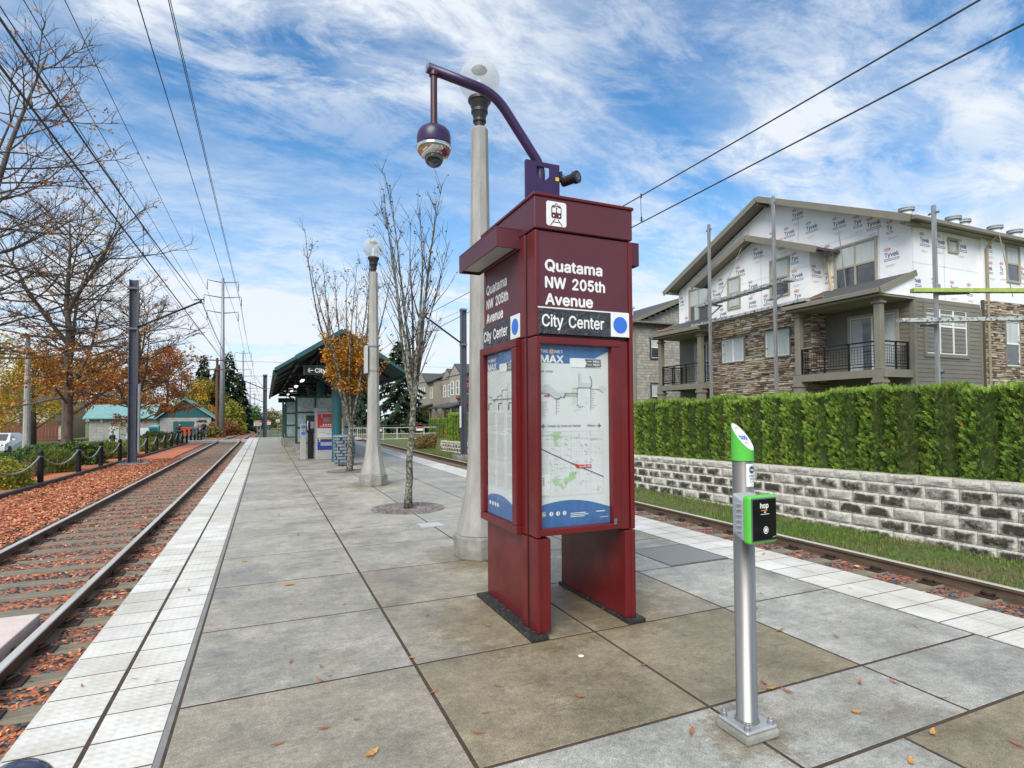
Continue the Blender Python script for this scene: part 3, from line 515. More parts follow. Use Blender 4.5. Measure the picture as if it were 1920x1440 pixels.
vg_ = N(t, 'ShaderNodeTexVoronoi'); vg_.inputs['Scale'].default_value = 3.1; t.links.new(ob, vg_.inputs['Vector']); gs = math_node(t, 'LESS_THAN', math_node(t, 'ADD', vg_.outputs['Distance'], math_node(t, 'MULTIPLY', h5, .03)), .062)
c = mixc(t, math_node(t, 'MULTIPLY', gs, .6), c, (.07, .066, .06))
t.links.new(c, b.inputs['Base Color'])
mr = N(t, 'ShaderNodeMapRange'); mr.inputs[1].default_value = .3; mr.inputs[2].default_value = .65; mr.inputs[3].default_value = .26; mr.inputs[4].default_value = .72; t.links.new(h1, mr.inputs[0]); t.links.new(mr.outputs[0], b.inputs['Roughness'])
hh = math_node(t, 'ADD', math_node(t, 'MULTIPLY', h2, .6), h4); bump_to(t, b, hh, .32, .006); M['plat'] = m
GREY, OLD, BRN = (.36, .36, .348), (.325, .310, .282), (.262, .224, .160)
pl = MB(); pr_ = random.Random(3)
def slab(x0, x1, y0, y1, c):
    kk = pr_.uniform(.93, 1.07); pl.col = tuple(k * kk for k in c); g = .0085; pl.box(x0 + g, x1 - g, y0 + g, y1 - g, -.12, 0)
CX = [-.42, .86, 2.16, 3.36, 4.545]
for x0, x1, c in ((-.42, .86, OLD), (.86, 2.80, GREY), (2.80, 4.545, BRN)): slab(x0, x1, .3, 1.77, c)
for x0, x1, c in zip(CX[:-1], CX[1:], (OLD, GREY, GREY, GREY)): slab(x0, x1, 1.77, 2.36, c)
y = 2.36; k = 0
while y < 45.8:
    for i in range(4):
        c = (BRN if i in (1, 2) else (GREY if i == 3 else tuple((a + d) / 2 for a, d in zip(OLD, BRN)))) if k == 0 else (GREY if i == 3 and k < 3 else (tuple((a + d) / 2 for a, d in zip(OLD, BRN)) if k < 3 and i in (1, 2) else OLD))
        if k >= 4: c = tuple(q * 1.12 for q in OLD)
        slab(CX[i], CX[i + 1], y, min(y + 1.14, 45.8), c)
    y += 1.14; k += 1
for x0, x1, c in ((-.42, .86, OLD), (.86, 2.8, GREY), (2.8, 4.545, BRN)): slab(x0, x1, -2, .3, c)
pl.build('platform', M['plat'], loc=(0, 0, 0), bevel=.004, segs=1, kind='structure')
pb = MB(); pb.box(-1.06, 5.17, -2, 45.8, -.5, -.0018); pb.box(-1.08, -.46, -2, 45.8, -.04, .0010); pb.box(4.57, 5.19, -2, 45.8, -.04, .0010); pb.build('platform_base', pm('joint_filler', (.035, .031, .026), (.085, .05, .028), rough=.95, scale=14), loc=(0, 0, 0), kind='structure')
bd = MB(); bd.box(-.455, -.425, -2, 45.8, -.012, -.001); bd.box(4.548, 4.556, -2, 45.8, -.012, -.0012)
bd.build('platform_edging', pm('edging_sealant', (.25, .245, .235), (.19, .185, .175), rough=.8, scale=9, bump=.2), loc=(0, 0, 0), kind='structure')
# tactile tiles
m, t, b = principled('white_tactile_tile'); tc = N(t, 'ShaderNodeTexCoord'); ob = tc.outputs['Object']; at = N(t, 'ShaderNodeAttribute'); at.attribute_name = 'Col'
g1, h1 = noise_ramp(t, ob, 2.5, [(.3, (.80, .77, .71)), (.6, (1.05, 1.05, 1.05))], 8, .72); g2, h2 = noise_ramp(t, ob, 60, [(.3, (.86, .85, .82)), (.5, (1, 1, 1))], 5, .75)
c = mixc(t, 1, at.outputs['Color'], g1, 'MULTIPLY'); c = mixc(t, 1, c, g2, 'MULTIPLY')
g6, _ = noise_ramp(t, ob, 9, [(.60, (1, 1, 1)), (.72, (.55, .52, .47))], 8, .8); c = mixc(t, .7, c, g6, 'MULTIPLY'); g7, _ = noise_ramp(t, ob, .8, [(.35, (.86, .84, .79)), (.6, (1.04, 1.04, 1.04))], 4, .6); c = mixc(t, 1, c, g7, 'MULTIPLY')
t.links.new(c, b.inputs['Base Color']); b.inputs['Roughness'].default_value = .55
sp = N(t, 'ShaderNodeSeparateXYZ'); t.links.new(ob, sp.inputs[0])
def sn(o, k): return math_node(t, 'ABSOLUTE', math_node(t, 'SINE', math_node(t, 'MULTIPLY', o, math.pi / k)))
dm = math_node(t, 'POWER', math_node(t, 'MULTIPLY', sn(sp.outputs[0], .051), sn(sp.outputs[1], .0509)), 2.2)
bump_to(t, b, dm, .42, .005); M['tile'] = m
tl = MB(); tr_ = random.Random(5)
for x0, x1 in ((-1.09, -.777), (-.753, -.457), (4.56, 4.872), (4.880, 5.2)):
    y = -1.98; st = .2925 if x0 < 0 else .305
    while y < 45.7:
        k = tr_.uniform(.90, 1.04); tl.col = (.70 * k, .685 * k, .65 * k); tl.box(x0, x1, y + .006, y + st - .006, -.05, 0.002); y += st
tl.build('tactile_paving', M['tile'], loc=(0, 0, 0), kind='structure')
rp = MB()  # ramp down at the far end
rp.prism([(-.4, 45.8, -.02), (-.4, 52, -.45), (-.4, 45.8, -.5)], (4.9, 0, 0)); rp.build('ramp', M['concbase'], loc=(0, 0, 0), kind='structure')
cr_ = MB(); cr_.box(-5.3, -3.29, 46.6, 48.4, -.36, -.205); cr_.box(-3.18, -1.80, 46.6, 48.4, -.36, -.205); cr_.box(-1.67, 5.6, 46.6, 48.4, -.36, -.205); cr_.box(5.74, 7.1, 46.6, 48.4, -.36, -.245)
cr_.build('track_crossing', pm('pale_concrete', (.62, .60, .56), (.52, .5, .47), rough=.8), loc=(0, 0, 0), kind='structure')
cp = MB(); cp.box(-3.10, -1.88, 2.6, 6.52, -.36, -.238); cp.build('crossing_panel', pm('pinkish_concrete', (.66, .56, .52), (.58, .48, .44), rough=.8, scale=6, bump=.2), bevel=.012, label='pinkish concrete crossing panel between the rails of the left track', cat='crossing panel')
# ------------------------------------------------------------------ rails, sleepers
m_railside = pm('rusty_rail_steel', (.16, .115, .075), (.085, .06, .042), rough=.6, metal=.1, scale=7, stretch=(1, .4, 3))
m_railtop = pm('polished_rail_head', (.66, .64, .61), (.46, .43, .39), rough=.38, metal=.15, scale=3, stretch=(4, .2, 1))
def rail(x, ztop, label, h=.165):
    prof = [(-.07, -h), (.07, -h), (.07, -h + .014), (.014, -h + .032), (.010, -.045), (.034, -.036), (.036, -.006), (-.036, -.006), (-.034, -.036), (-.010, -.045), (-.014, -h + .032), (-.07, -h + .014)]
    ysr = [-4, 20, 47, 100, 200, 320]; mb = MB(); n = len(prof)
    for y in ysr:
        for px_, pz in prof: mb.v.append((x + px_, y, ztop + pz + drop(y)))
    for j in range(len(ysr) - 1):
        for i in range(n): k = (i + 1) % n; mb.face((j * n + i, j * n + k, (j + 1) * n + k, (j + 1) * n + i))
    root = mb.build('rail', m_railside, loc=(x, 0, ztop), label=label, cat='rail', group='rails of the two tracks')
    hd = MB(); pr2 = [(-.036, -.0055), (.036, -.0055), (.030, .001), (-.030, .001)]
    for y in ysr:
        for px_, pz in pr2: hd.v.append((x + px_, y, ztop + pz + drop(y)))
    for j in range(len(ysr) - 1):
        for i in range(4): k = (i + 1) % 4; hd.face((j * 4 + i, j * 4 + k, (j + 1) * 4 + k, (j + 1) * 4 + i))
    hd.build('rail_head', m_railtop, root)
rail(-1.735, -.235, 'steel rail closest to the left platform edge, worn bright on top')
rail(-3.24, -.235, 'steel rail of the left track beside the red mulch verge')
rail(5.665, -.295, 'steel rail hidden close under the right platform edge')
rail(7.17, -.295, 'rusty sided steel rail between the right platform edge and the grass', h=.185)
m_sleeper = pm('weathered_sleeper_timber', (.27, .235, .16), (.12, .11, .09), rough=.9, scale=5, stretch=(.5, 3, 3), bump=.5, bscale=25)
m_clip = pm('rusty_clip_iron', (.075, .04, .03), (.045, .028, .024), rough=.65, metal=.4)
def clip_mesh(s):
    mb = MB(); pts = [(s * .055, -.05, .012), (s * .075, -.045, .035), (s * .10, -.02, .04), (s * .115, .02, .035), (s * .10, .05, .03), (s * .07, .055, .035), (s * .05, .03, .03)]
    return mb.tube(pts, .012, 6)
def make_sleeper(xc, zt, label, group, detail, xr):
    root = thing('sleeper', label, 'sleeper', (0, 0, 0), group, local=True)
    tm = MB(); tm.box(-1.3, 1.3, -.115, .115, -.2, 0); tm.build('timber', m_sleeper, root, bevel=.012)
    if detail:
        for s in (-1, 1):
            pt = MB(); pt.box(s * .7525 - .17, s * .7525 + .17, -.09, .09, 0, .014); tp = pt.build('tie_plate', m_sleeper if False else m_clip, root, bevel=.004)
            for q in (-1, 1):
                cl = MB(); cl.add(clip_mesh(q), lambda p: (p[0] + s * .7525, p[1], p[2] + .012)); cl.build('rail_clip', m_clip, root, smooth=True)
    return root
def sleepers(xc, zt, label, group, y0, y1, ydet):
    A = make_sleeper(xc, zt, label, group, True, 0); Bp = make_sleeper(xc, zt, label, group, False, 0); r = random.Random(11)
    y = y0; first = {1: A, 0: Bp}
    while y < y1:
        d = 1 if y < ydet else 0; src = A if d else Bp
        if first.get(d) is not None: o = first.pop(d)
        else: o = copy_tree(src)
        o.location = (xc + r.uniform(-.03, .03), y + r.uniform(-.02, .02), zt + r.uniform(-.012, .006) + drop(y)); o.rotation_euler = (0, 0, r.uniform(-.012, .012)); y += .61
sleepers(-2.4875, -.362, 'weathered timber sleeper under the left track, bedded in dark stones and red leaf litter', 'sleepers of the left track', 2.2, 46, 13)
sleepers(6.4175, -.435, 'weathered timber sleeper under the right track, between dark stones and orange leaves', 'sleepers of the right track', 1.1, 40, 13)
# loose chips, stones and leaves lying on the beds
def chips(name, n, x0, x1, y0, y1, zf, pal, size, flat, seed, weight=1.6, skip=None, stuff=True, zr=.02):
    r = random.Random(seed); mb = MB()
    for _ in range(n):
        y = y0 + (y1 - y0) * r.random() ** weight; x = r.uniform(x0, x1)
        if skip and skip(x, y): continue
        s = r.uniform(*size); a = r.uniform(0, 6.283); z = zf(x, y) + r.uniform(0, zr)
        u = Vector((math.cos(a), math.sin(a), r.uniform(-.35, .35))) * s; w = Vector((-math.sin(a), math.cos(a), r.uniform(-.6, .6))) * s * r.uniform(.25, .6)
        mb.col = jit(r.choice(pal), r); p = Vector((x, y, z))
        if flat(r): mb.poly([p - u, p + w, p + u, p - w])
        else:
            h = Vector((0, 0, s * r.uniform(.5, .9))); b0 = len(mb.v)
            mb.v.extend([tuple(p - u), tuple(p - w * 1.6), tuple(p + u), tuple(p + w * 1.6), tuple(p + h + u * .3), tuple(p + h - u * .3 + w * .4)])
            for f in ((0, 1, 5), (1, 4, 5), (1, 2, 4), (2, 3, 4), (3, 5, 4), (3, 0, 5)): mb.face(tuple(b0 + i for i in f))
    mb.build(name, M['chip'], loc=(0, 0, 0), kind='stuff', label=None)
RED = [(.58, .19, .085), (.66, .26, .13), (.50, .15, .07), (.60, .21, .10), (.68, .30, .16), (.55, .26, .13), (.15, .055, .035), (.24, .085, .045), (.54, .18, .08), (.70, .42, .24), (.10, .045, .03)]
STN = [(.045, .047, .055), (.075, .077, .085), (.12, .12, .125), (.06, .062, .072), (.17, .165, .16)]
onp = lambda x, y: -3.12 < x < -1.92 and 2.5 < y < 6.5
rail_skip = lambda x, y: abs(x + 1.735) < .075 or abs(x + 3.24) < .075 or onp(x, y)
def slp_skip(y0): return lambda y: abs(((y - y0) / .61 + .5) % 1 - .5) * .61 < .12
slL, slR = slp_skip(2.2), slp_skip(1.1); r0 = random.Random(2)
chips('bark_mulch', 42000, -5.6, -3.5, 8, 30, lambda x, y: -.345, RED, (.014, .045), lambda r: True, 21, 1.5, zr=.04)
chips('leaf_litter', 40000, -3.9, -1.1, 2.4, 30, lambda x, y: -.385, RED, (.010, .036), lambda r: True, 22, 1.7, lambda x, y: rail_skip(x, y) or (slL(y) and r0.random() < .86) or (noise.noise(Vector((x * 1.1, y * .5, 0))) < -.02 and -3.1 < x < -1.9 and r0.random() < .8), zr=.03)
chips('ballast_stones', 13000, -3.9, -1.1, 2.4, 22, lambda x, y: -.392, STN, (.018, .034), lambda r: False, 23, 1.7, lambda x, y: rail_skip(x, y) or slL(y), zr=.012)
rs2 = lambda x, y: abs(x - 7.17) < .08 or slR(y)
chips('ballast_stones', 15000, 5.3, 7.75, 1.0, 22, lambda x, y: -.462, STN, (.014, .028), lambda r: False, 24, 1.5, rs2, zr=.012)
chips('leaf_litter', 2300, 5.3, 7.6, 1.0, 22, lambda x, y: -.445, RED + [(.62, .36, .2)], (.02, .055), lambda r: True, 25, 1.5, lambda x, y: rs2(x, y) or noise.noise(Vector((x * 2.2, y * 1.3, 9))) < .08, zr=.03)
# grass strip
gr = MB(); r = random.Random(31)
for _ in range(52000):
    y = 1 + 31 * r.random() ** 1.5; x = r.uniform(7.42, 9.1)
    nv = noise.noise(Vector((x * .9, y * .45, 4)))
    if nv < -.22 and r.random() < .7: continue
    if x < 7.75 and r.random() < .5 - nv: continue
    h = r.uniform(.02, .075) * (1 + .5 * max(nv, 0)); a = r.uniform(0, 6.283); w = .006
    gr.col = jit(r.choice([(.12, .20, .03), (.16, .25, .04), (.10, .16, .03), (.22, .21, .08), (.27, .21, .10)] if nv < .1 else [(.13, .23, .035), (.17, .27, .04), (.11, .19, .03)]), r)
    z = gz(x, y); dx, dy = math.cos(a), math.sin(a); l = r.uniform(0, .05)
    gr.poly([(x - dy * w, y + dx * w, z), (x + dy * w, y - dx * w, z), (x + dx * l, y + dy * l, z + h)])
gr.build('grass', M['leaf'], loc=(0, 0, 0), kind='stuff')
# ------------------------------------------------------------------ retaining wall
def zt(y): return .61 - .0177 * (y - 4)
m, t, b = principled('stained_split_face_block'); tc = N(t, 'ShaderNodeTexCoord'); at = N(t, 'ShaderNodeAttribute'); at.attribute_name = 'Col'
g1, h1 = noise_ramp(t, tc.outputs['Object'], 26, [(.3, (.48, .47, .44)), (.52, (1, .99, .96)), (.72, (1.3, 1.28, 1.22))], 8, .78)
sc3 = N(t, 'ShaderNodeSeparateColor'); t.links.new(at.outputs['Color'], sc3.inputs[0]); _, n8 = noise_ramp(t, tc.outputs['Object'], 8.5, [(0, (0, 0, 0)), (1, (1, 1, 1))], 7, .68)
stn = math_node(t, 'ADD', math_node(t, 'SUBTRACT', math_node(t, 'MULTIPLY', sc3.outputs[0], 1.5), .80), math_node(t, 'MULTIPLY', math_node(t, 'SUBTRACT', n8, .42), 3.2))
stn = math_node(t, 'MULTIPLY', math_node(t, 'MULTIPLY', stn, math_node(t, 'MULTIPLY', sc3.outputs[1], 2.2)), 1.0, True); stn.node.use_clamp = True
c = mixc(t, stn, (.60, .58, .53), (.055, .049, .038)); t.links.new(mixc(t, 1, c, g1, 'MULTIPLY'), b.inputs['Base Color']); b.inputs['Roughness'].default_value = .92; bump_to(t, b, h1, .9, .018); M['block'] = m
rw = MB(); rw.vc = {}; r = random.Random(41); BL, BH = .455, .187; L0, L1 = -2.0, 30.4
def block(y0, y1, z0, z1, x, dirt, rough_=.035):
    nu, nv_ = 9, 5; b0 = len(rw.v); sd = r.uniform(0, 99); val = []
    for j in range(nv_ + 1):
        for i in range(nu + 1):
            u, v = i / nu, j / nv_; e = min(u, 1 - u) * (y1 - y0) / .07; e2 = min(v, 1 - v) * (z1 - z0) / .045; k = max(0, min(1, min(e, e2)))
            nz_ = noise.fractal(Vector((u * 2.2 + sd, v * 1.4, sd)), 1, 2, 4); yy = y0 + .004 + (y1 - y0 - .008) * u; zz_ = z0 + .003 + (z1 - z0 - .006) * v
            rw.v.append((x - .012 - k * (rough_ + nz_ * .022), yy, zz_ - .0177 * (yy - 4))); rw.vc[len(rw.v) - 1] = (k, dirt / 2, 0)
    for j in range(nv_):
        for i in range(nu):
            q = (b0 + j * (nu + 1) + i, b0 + j * (nu + 1) + i + 1, b0 + (j + 1) * (nu + 1) + i + 1, b0 + (j + 1) * (nu + 1) + i)
            rw.face(q[::-1])
    rw.col = (.36, .35, .32); p = rw.v
    y0 += .004; y1 -= .004; z0 += .003; z1 -= .003
    def w(x_, y_, z_): return (x_, y_, z_ - .0177 * (y_ - 4))
    rw.poly([w(x - .012, y0, z1), w(x - .012, y1, z1), w(x + .28, y1, z1), w(x + .28, y0, z1)]); rw.poly([w(x - .012, y0, z0), w(x - .012, y0, z1), w(x + .28, y0, z1), w(x + .28, y0, z0)]); rw.poly([w(x - .012, y1, z1), w(x - .012, y1, z0), w(x + .28, y1, z0), w(x + .28, y1, z1)])
for row in range(6):
    z1 = .61 - .135 - row * BH; y = L0 - (row % 2) * BL / 2
    while y < L1:
        block(y, y + BL, z1 - BH, z1, 9.03 - .012 * row, (.25 if r.random() < .18 else r.uniform(.75, 1.25)) * (.85 if row == 0 else 1)); y += BL
y = L0
while y < L1: block(y, y + .46, .61 - .135, .61, 9.02, r.uniform(.08, .55) if y < 14 else r.uniform(.2, .7), .02); y += .46
rw.col = (.3, .29, .27); rw.box(9.06, 9.25, L0, L1, -.8, -.1)
rw.build('retaining_wall', M['block'], loc=(9, 14, -.5), label='stepped retaining wall of black stained grey concrete blocks under the hedge', cat='retaining wall')
# ------------------------------------------------------------------ hedge of individual arborvitae
def arbor(seed):
    r = random.Random(seed); fo = MB(); H_ = 1.42; tint = (1.0, 1.3, 1.12, .92, 1.22)[seed]
    def rad(a, z):
        t_ = z / H_; base = .325 * (1 - .10 * max(0, t_ - .8) / .2) * (.92 + .08 * min(1, t_ * 6))
        return base + .055 * noise.fractal(Vector((math.cos(a) * 2.6 + seed * 9, math.sin(a) * 2.6, z * 5.2)), 1, 2, 3)
    for i in range(2300):
        top = r.random() < .15; a = r.uniform(0, 6.283)
        if top: q = math.sqrt(r.random()) * .33; z = H_ - .07 - .25 * q * q + .07 * noise.noise(Vector((math.cos(a) * q * 9, math.sin(a) * q * 9, seed))); axis = Vector((r.uniform(-.5, .5), r.uniform(-.5, .5), 1))
        else: z = r.uniform(-.05, H_ - .06); q = rad(a, z) - r.uniform(.03, .10); axis = Vector((math.cos(a) * .75 + r.uniform(-.35, .35), math.sin(a) * .75 + r.uniform(-.35, .35), r.uniform(.25, 1.0)))
        ce, se = math.cos(a), math.sin(a); sq = 1 / max(abs(ce), abs(se)) ** .35
        p = Vector((ce * q * sq * 1.08, se * q * sq * .93, z)); axis.normalize(); tan = axis.cross(Vector((r.uniform(-1, 1), r.uniform(-1, 1), r.uniform(-.3, .3)))).normalized(); ln = r.uniform(.05, .092)
        g = r.choice([tuple(x * tint for x in q_) for q_ in [(.115, .20, .028), (.155, .265, .036), (.21, .32, .045), (.085, .155, .024), (.25, .35, .06)]]) if r.random() > .04 else (.26, .18, .06)
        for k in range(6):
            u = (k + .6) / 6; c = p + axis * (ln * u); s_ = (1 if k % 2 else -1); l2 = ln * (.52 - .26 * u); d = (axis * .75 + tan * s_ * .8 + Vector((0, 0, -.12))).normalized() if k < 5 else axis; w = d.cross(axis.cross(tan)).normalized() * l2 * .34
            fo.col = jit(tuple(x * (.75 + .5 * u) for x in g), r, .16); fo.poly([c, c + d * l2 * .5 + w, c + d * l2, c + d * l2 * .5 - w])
    core = MB(); b0 = 0; n = 14; lv = 9  # closed dark core of inner foliage, put in to block light
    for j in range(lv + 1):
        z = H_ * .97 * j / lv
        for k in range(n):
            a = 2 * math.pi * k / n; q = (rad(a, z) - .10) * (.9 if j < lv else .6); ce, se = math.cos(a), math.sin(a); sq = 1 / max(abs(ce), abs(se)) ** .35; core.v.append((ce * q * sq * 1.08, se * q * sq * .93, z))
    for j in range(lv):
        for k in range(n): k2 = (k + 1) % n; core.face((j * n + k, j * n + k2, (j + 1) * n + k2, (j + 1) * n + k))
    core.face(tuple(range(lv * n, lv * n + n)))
    root = thing('arborvitae', 'clipped green arborvitae standing in the long hedge along the stained block wall', 'hedge plant', (0, 0, 0), 'arborvitae of the hedge', local=True)
    fo.build('foliage', M['needle'], root); core.build('light_blocking_core', pm('dark_core_green', (.055, .085, .020), (.030, .045, .013), rough=.95, scale=20), root); return root
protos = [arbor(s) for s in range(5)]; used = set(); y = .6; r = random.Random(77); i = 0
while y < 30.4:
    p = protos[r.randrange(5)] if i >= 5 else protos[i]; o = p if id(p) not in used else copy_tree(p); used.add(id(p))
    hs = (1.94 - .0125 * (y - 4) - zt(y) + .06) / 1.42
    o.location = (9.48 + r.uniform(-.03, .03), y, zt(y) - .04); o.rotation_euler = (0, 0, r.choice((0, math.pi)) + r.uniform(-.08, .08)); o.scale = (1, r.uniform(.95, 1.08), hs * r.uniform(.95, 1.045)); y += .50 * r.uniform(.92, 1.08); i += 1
# ------------------------------------------------------------------ information kiosk
FX, RX = Vector((1, 0, 0)), Vector((0, 0, 1))         # front face: right and up
SX = Vector((0, -1, 0))                               # left face (seen from -X): right is -Y
K = thing('info_kiosk', 'tall dark red station name kiosk with lit map cases standing on two legs', 'kiosk', (2.08, 3.95, 0))
X0, X1, Y0, Y1 = 1.69, 2.47, 3.45, 4.45
b_ = MB()
for xa, xb in ((1.615, 1.745), (2.385, 2.535)):
    b = MB(); b.box(xa, xb, 3.40, 4.46, .0457, .0728); b.build('base_plate', pm('rusty_black_base', (.018, .018, .018), (.12, .11, .09), rough=.7, scale=30, lo=.30, hi=.46), K, bevel=.005)
for xa, xb in ((X0 + .01, X0 + .10), (X1 - .075, X1)):
    b = MB(); b.box(xa, xb, Y0 + (.0 if xa < 2 else 0), Y1 - .03, .073, .705); b.build('leg_panel', M['maroon'], K, bevel=.006)
# corner posts: upper and lower pieces with a seam at .71
def post(x0, x1, y0, y1, z0, z1): return MB().box(x0, x1, y0, y1, z0, z1).build('post', M['maroon'], K, bevel=.007)
for z0, z1 in ((.073, .706), (.713, 2.088), (2.094, 2.822)):
    post(X0 - .008, X0 + .022, Y0 - .008, Y0 + .13, z0, z1); post(X0 - .02, X0 + .012, Y0 + .136, Y0 + .215, z0, z1)
for z0, z1 in ((.073, .706), (.713, 2.822)):
    post(X1 - .022, X1 + .012, Y0 - .008, Y0 + .05, z0, z1); post(X1 - .05, X1 + .016, Y0 + .055, Y0 + .22, z0, z1)
post(X1 - .10, X1 - .028, Y0 + .004, Y0 + .05, .713, 2.085)
post(X0, X0 + .05, Y1 - .06, Y1, .713, 2.822); post(X1 - .05, X1, Y1 - .06, Y1, .713, 2.822)
for xa, xb, sg in ((X0 - .012, X0 - .006, -1),):
    b = MB(); b.box(xa, xb, Y0 + .13, Y0 + .138, .073, 2.82); b.build('seam', M['black'], K)
# core, back and side walls of the head
MB().box(X0 + .03, X1 - .03, Y0 + .25, Y1 - .03, .72, 2.1).build('inner_case', M['black'], K)
MB().box(X0 + .025, X1 - .025, Y0 + .03, Y1 - .02, 2.09, 2.828).build('head', M['maroon_d'], K)
sp_ = MB().box(X0 + .014, X1 - .014, Y0 + .004, Y0 + .026, 2.286, 2.822).build('sign_panel', M['maroon_d'], K, bevel=.003)
yf = Y0 + .0025
tx = MB()
for s, z, wd in (('Quatama', 2.549, .466), ('NW 205th', 2.430, .487), ('Avenue', 2.313, .385)): text(tx, s, (1.762, yf, z), FX, RX, .077, wd, bold=.026)
tx.build('station_name_lettering', M['white'], sp_)
cap = MB().box(X0 - .012, X1 + .012, Y0 - .012, Y1 + .01, 2.832, 3.055).build('top_band', M['maroon_d'], K, bevel=.006)
MB().box(X0 - .022, X1 + .022, Y0 - .022, Y1 + .02, 3.055, 3.078).build('top_lip', M['maroon'], K, bevel=.006)
# tram pictogram
pg = MB(); yp = Y0 - .0135; px0, pz0, pw, ph2 = 1.768, 2.858, .158, .172
def rrect(mb, x, z, w, h, rr, y, n=5):
    pts = []
    for cx, cz, a0 in ((x + w - rr, z + rr, -90), (x + w - rr, z + h - rr, 0), (x + rr, z + h - rr, 90), (x + rr, z + rr, 180)):
        for k in range(n + 1): a = R(a0 + 90 * k / n); pts.append((cx + rr * math.cos(a), y, cz + rr * math.sin(a)))
    return mb.poly(pts)
rrect(pg, px0, pz0, pw, ph2, .018, yp); pgo = pg.build('tram_pictogram', M['white'], cap)
pd = MB(); y2 = yp - .0012; cxp = px0 + pw / 2
rrect(pd, cxp - .040, pz0 + .055, .080, .085, .012, y2)
for s in (-1, 1):
    ribbon(pd, [(s * .012, .048), (s * .045, .006)], FX, RX, (cxp, y2, pz0), .006)
    ribbon(pd, [(s * .014, .148), (0, .160)], FX, RX, (cxp, y2, pz0), .004)
ribbon(pd, [(-.026, .028), (.026, .028)], FX, RX, (cxp, y2, pz0), .005); ribbon(pd, [(-.03, .143), (.03, .143)], FX, RX, (cxp, y2, pz0), .004)
pd.build('tram_outline', M['maroon_d'], cap)
pw_ = MB(); y3 = y2 - .0012; rrect(pw_, cxp - .033, pz0 + .094, .029, .034, .004, y3); rrect(pw_, cxp + .004, pz0 + .094, .029, .034, .004, y3); rrect(pw_, cxp - .014, pz0 + .131, .028, .005, .001, y3)
for s in (-1, 1): disc(pw_, (cxp + s * .022, y3, pz0 + .072), FX, RX, .006, .006, 10)
pw_.build('tram_windows', M['white'], cap)
# line strip: City Center
st = MB().box(1.702, 2.436, Y0 - .012, Y0 + .003, 2.108, 2.281).build('direction_strip', pm('peeling_black_tape', (.020, .022, .028), (.055, .06, .07), rough=.35, scale=38, bump=1.0, bscale=34), K)
ys_ = Y0 - .0145
text(MB(), 'City Center', (1.727, ys_, 2.158), FX, RX, .083, .50, bold=.018).build('strip_lettering', M['white'], st)
MB().box(2.285, 2.442, Y0 - .015, Y0 - .011, 2.112, 2.285).build('strip_square', M['white'], st)
disc(MB(), (2.364, Y0 - .017, 2.198), FX, RX, .060, .060, 32).build('blue_disc', M['bluedot'], st)
MB().box(1.70, 2.44, Y0 - .013, Y0 - .002, 2.282, 2.291).build('strip_rim', M['white'], st)
# front map case
def frame(name, o, ux, uz, w, h, tl_, tr_, tt, tb, dn, d0, d1, mat, par, bev=.006):
    o = Vector(o); ux = Vector(ux); uz = Vector(uz); dn = Vector(dn); mb = MB()
    def bar(a, c, e, f):
        p = o + ux * ((a + c) / 2) + uz * ((e + f) / 2) + dn * ((d0 + d1) / 2); mb.obox(p, ux * (c - a) / 2, uz * (f - e) / 2, dn * (d1 - d0) / 2)
    bar(0, w, h - tt, h); bar(0, w, 0, tb); bar(0, tl_, tb + .0005, h - tt - .0005); bar(w - tr_, w, tb + .0005, h - tt - .0005)
    return mb.build(name, mat, par, bevel=bev)
fr = frame('case_frame', (1.712, Y0, .722), FX, RX, .655, 1.365, .012, .072, .05, .045, (0, 1, 0), -.006, .07, M['maroon'], K)
gp, gw, gz0, gz1 = 1.722, 2.296, .766, 2.038
yq = Y0 + .045
poster = MB().box(gp, gw, yq, yq + .004, gz0, gz1).build('poster', M['paper'], K)
def art(name, mb, mat): return mb.build(name, mat, poster)
W_, Hh = gw - gp, gz1 - gz0
def L(k): return (gp, yq - .0015 * k, gz0)     # layers towards the viewer
mb = MB(); shape2d(mb, [(0, Hh), (0, Hh - .125), (.30, Hh - .128), (.37, Hh - .118), (.46, Hh - .085), (W_, Hh - .03), (W_, Hh)][::-1], L(1), FX, RX)
pts = [(0, 0), (W_, 0), (W_, .115)] + [(W_ * (1 - k / 14), .115 + .045 * math.sin(math.pi * k / 14) + .003 * k) for k in range(1, 14)] + [(0, .14)]
shape2d(mb, pts, L(1), FX, RX); art('blue_band', mb, M['blue'])
mb = MB(); l2 = L(2)
def tp(s, x, z, cap_, w=None, bold=.01, k=2): text(mb, s, (gp + x, yq - .0015 * k, gz0 + z), FX, RX, cap_, w, bold)
tp('TRI', .022, Hh - .056, .021, .055, .015); tp('MET', .130, Hh - .056, .021, .068, .015); tp('MAX', .018, Hh - .124, .052, .185, .03)
for i, x in enumerate((.035, .095, .148, .20)): disc(mb, (gp + x, yq - .003, gz0 + .095), FX, RX, .019 if i == 0 else .015, .019 if i == 0 else .015, 18)
for i, (z, w) in enumerate(((.088, .12), (.076, .14), (.064, .11), (.09, .0))):
    if w: ribbon(mb, [(.25, z), (.25 + w, z)], FX, RX, l2, .005)
ribbon(mb, [(.46, .088), (.53, .088)], FX, RX, l2, .006); ribbon(mb, [(.49, .045), (.56, .045)], FX, RX, l2, .003)
rrect(mb, gp + .252, gz0 + Hh - .152, .26, .065, .008, yq - .003); disc(mb, (gp + .108, yq - .003, gz0 + Hh - .046), FX, RX, .020, .020, 20); art('white_print', mb, M['white'])
mb = MB(); ring(mb, (gp + .108, yq - .0045, gz0 + Hh - .046), FX, RX, .0185, .0185, .006); ribbon(mb, [(.101, Hh - .05), (.108, Hh - .04), (.115, Hh - .05), (.101, Hh - .05)], FX, RX, L(3), .0035); art('orange_logo', mb, M['orange'])
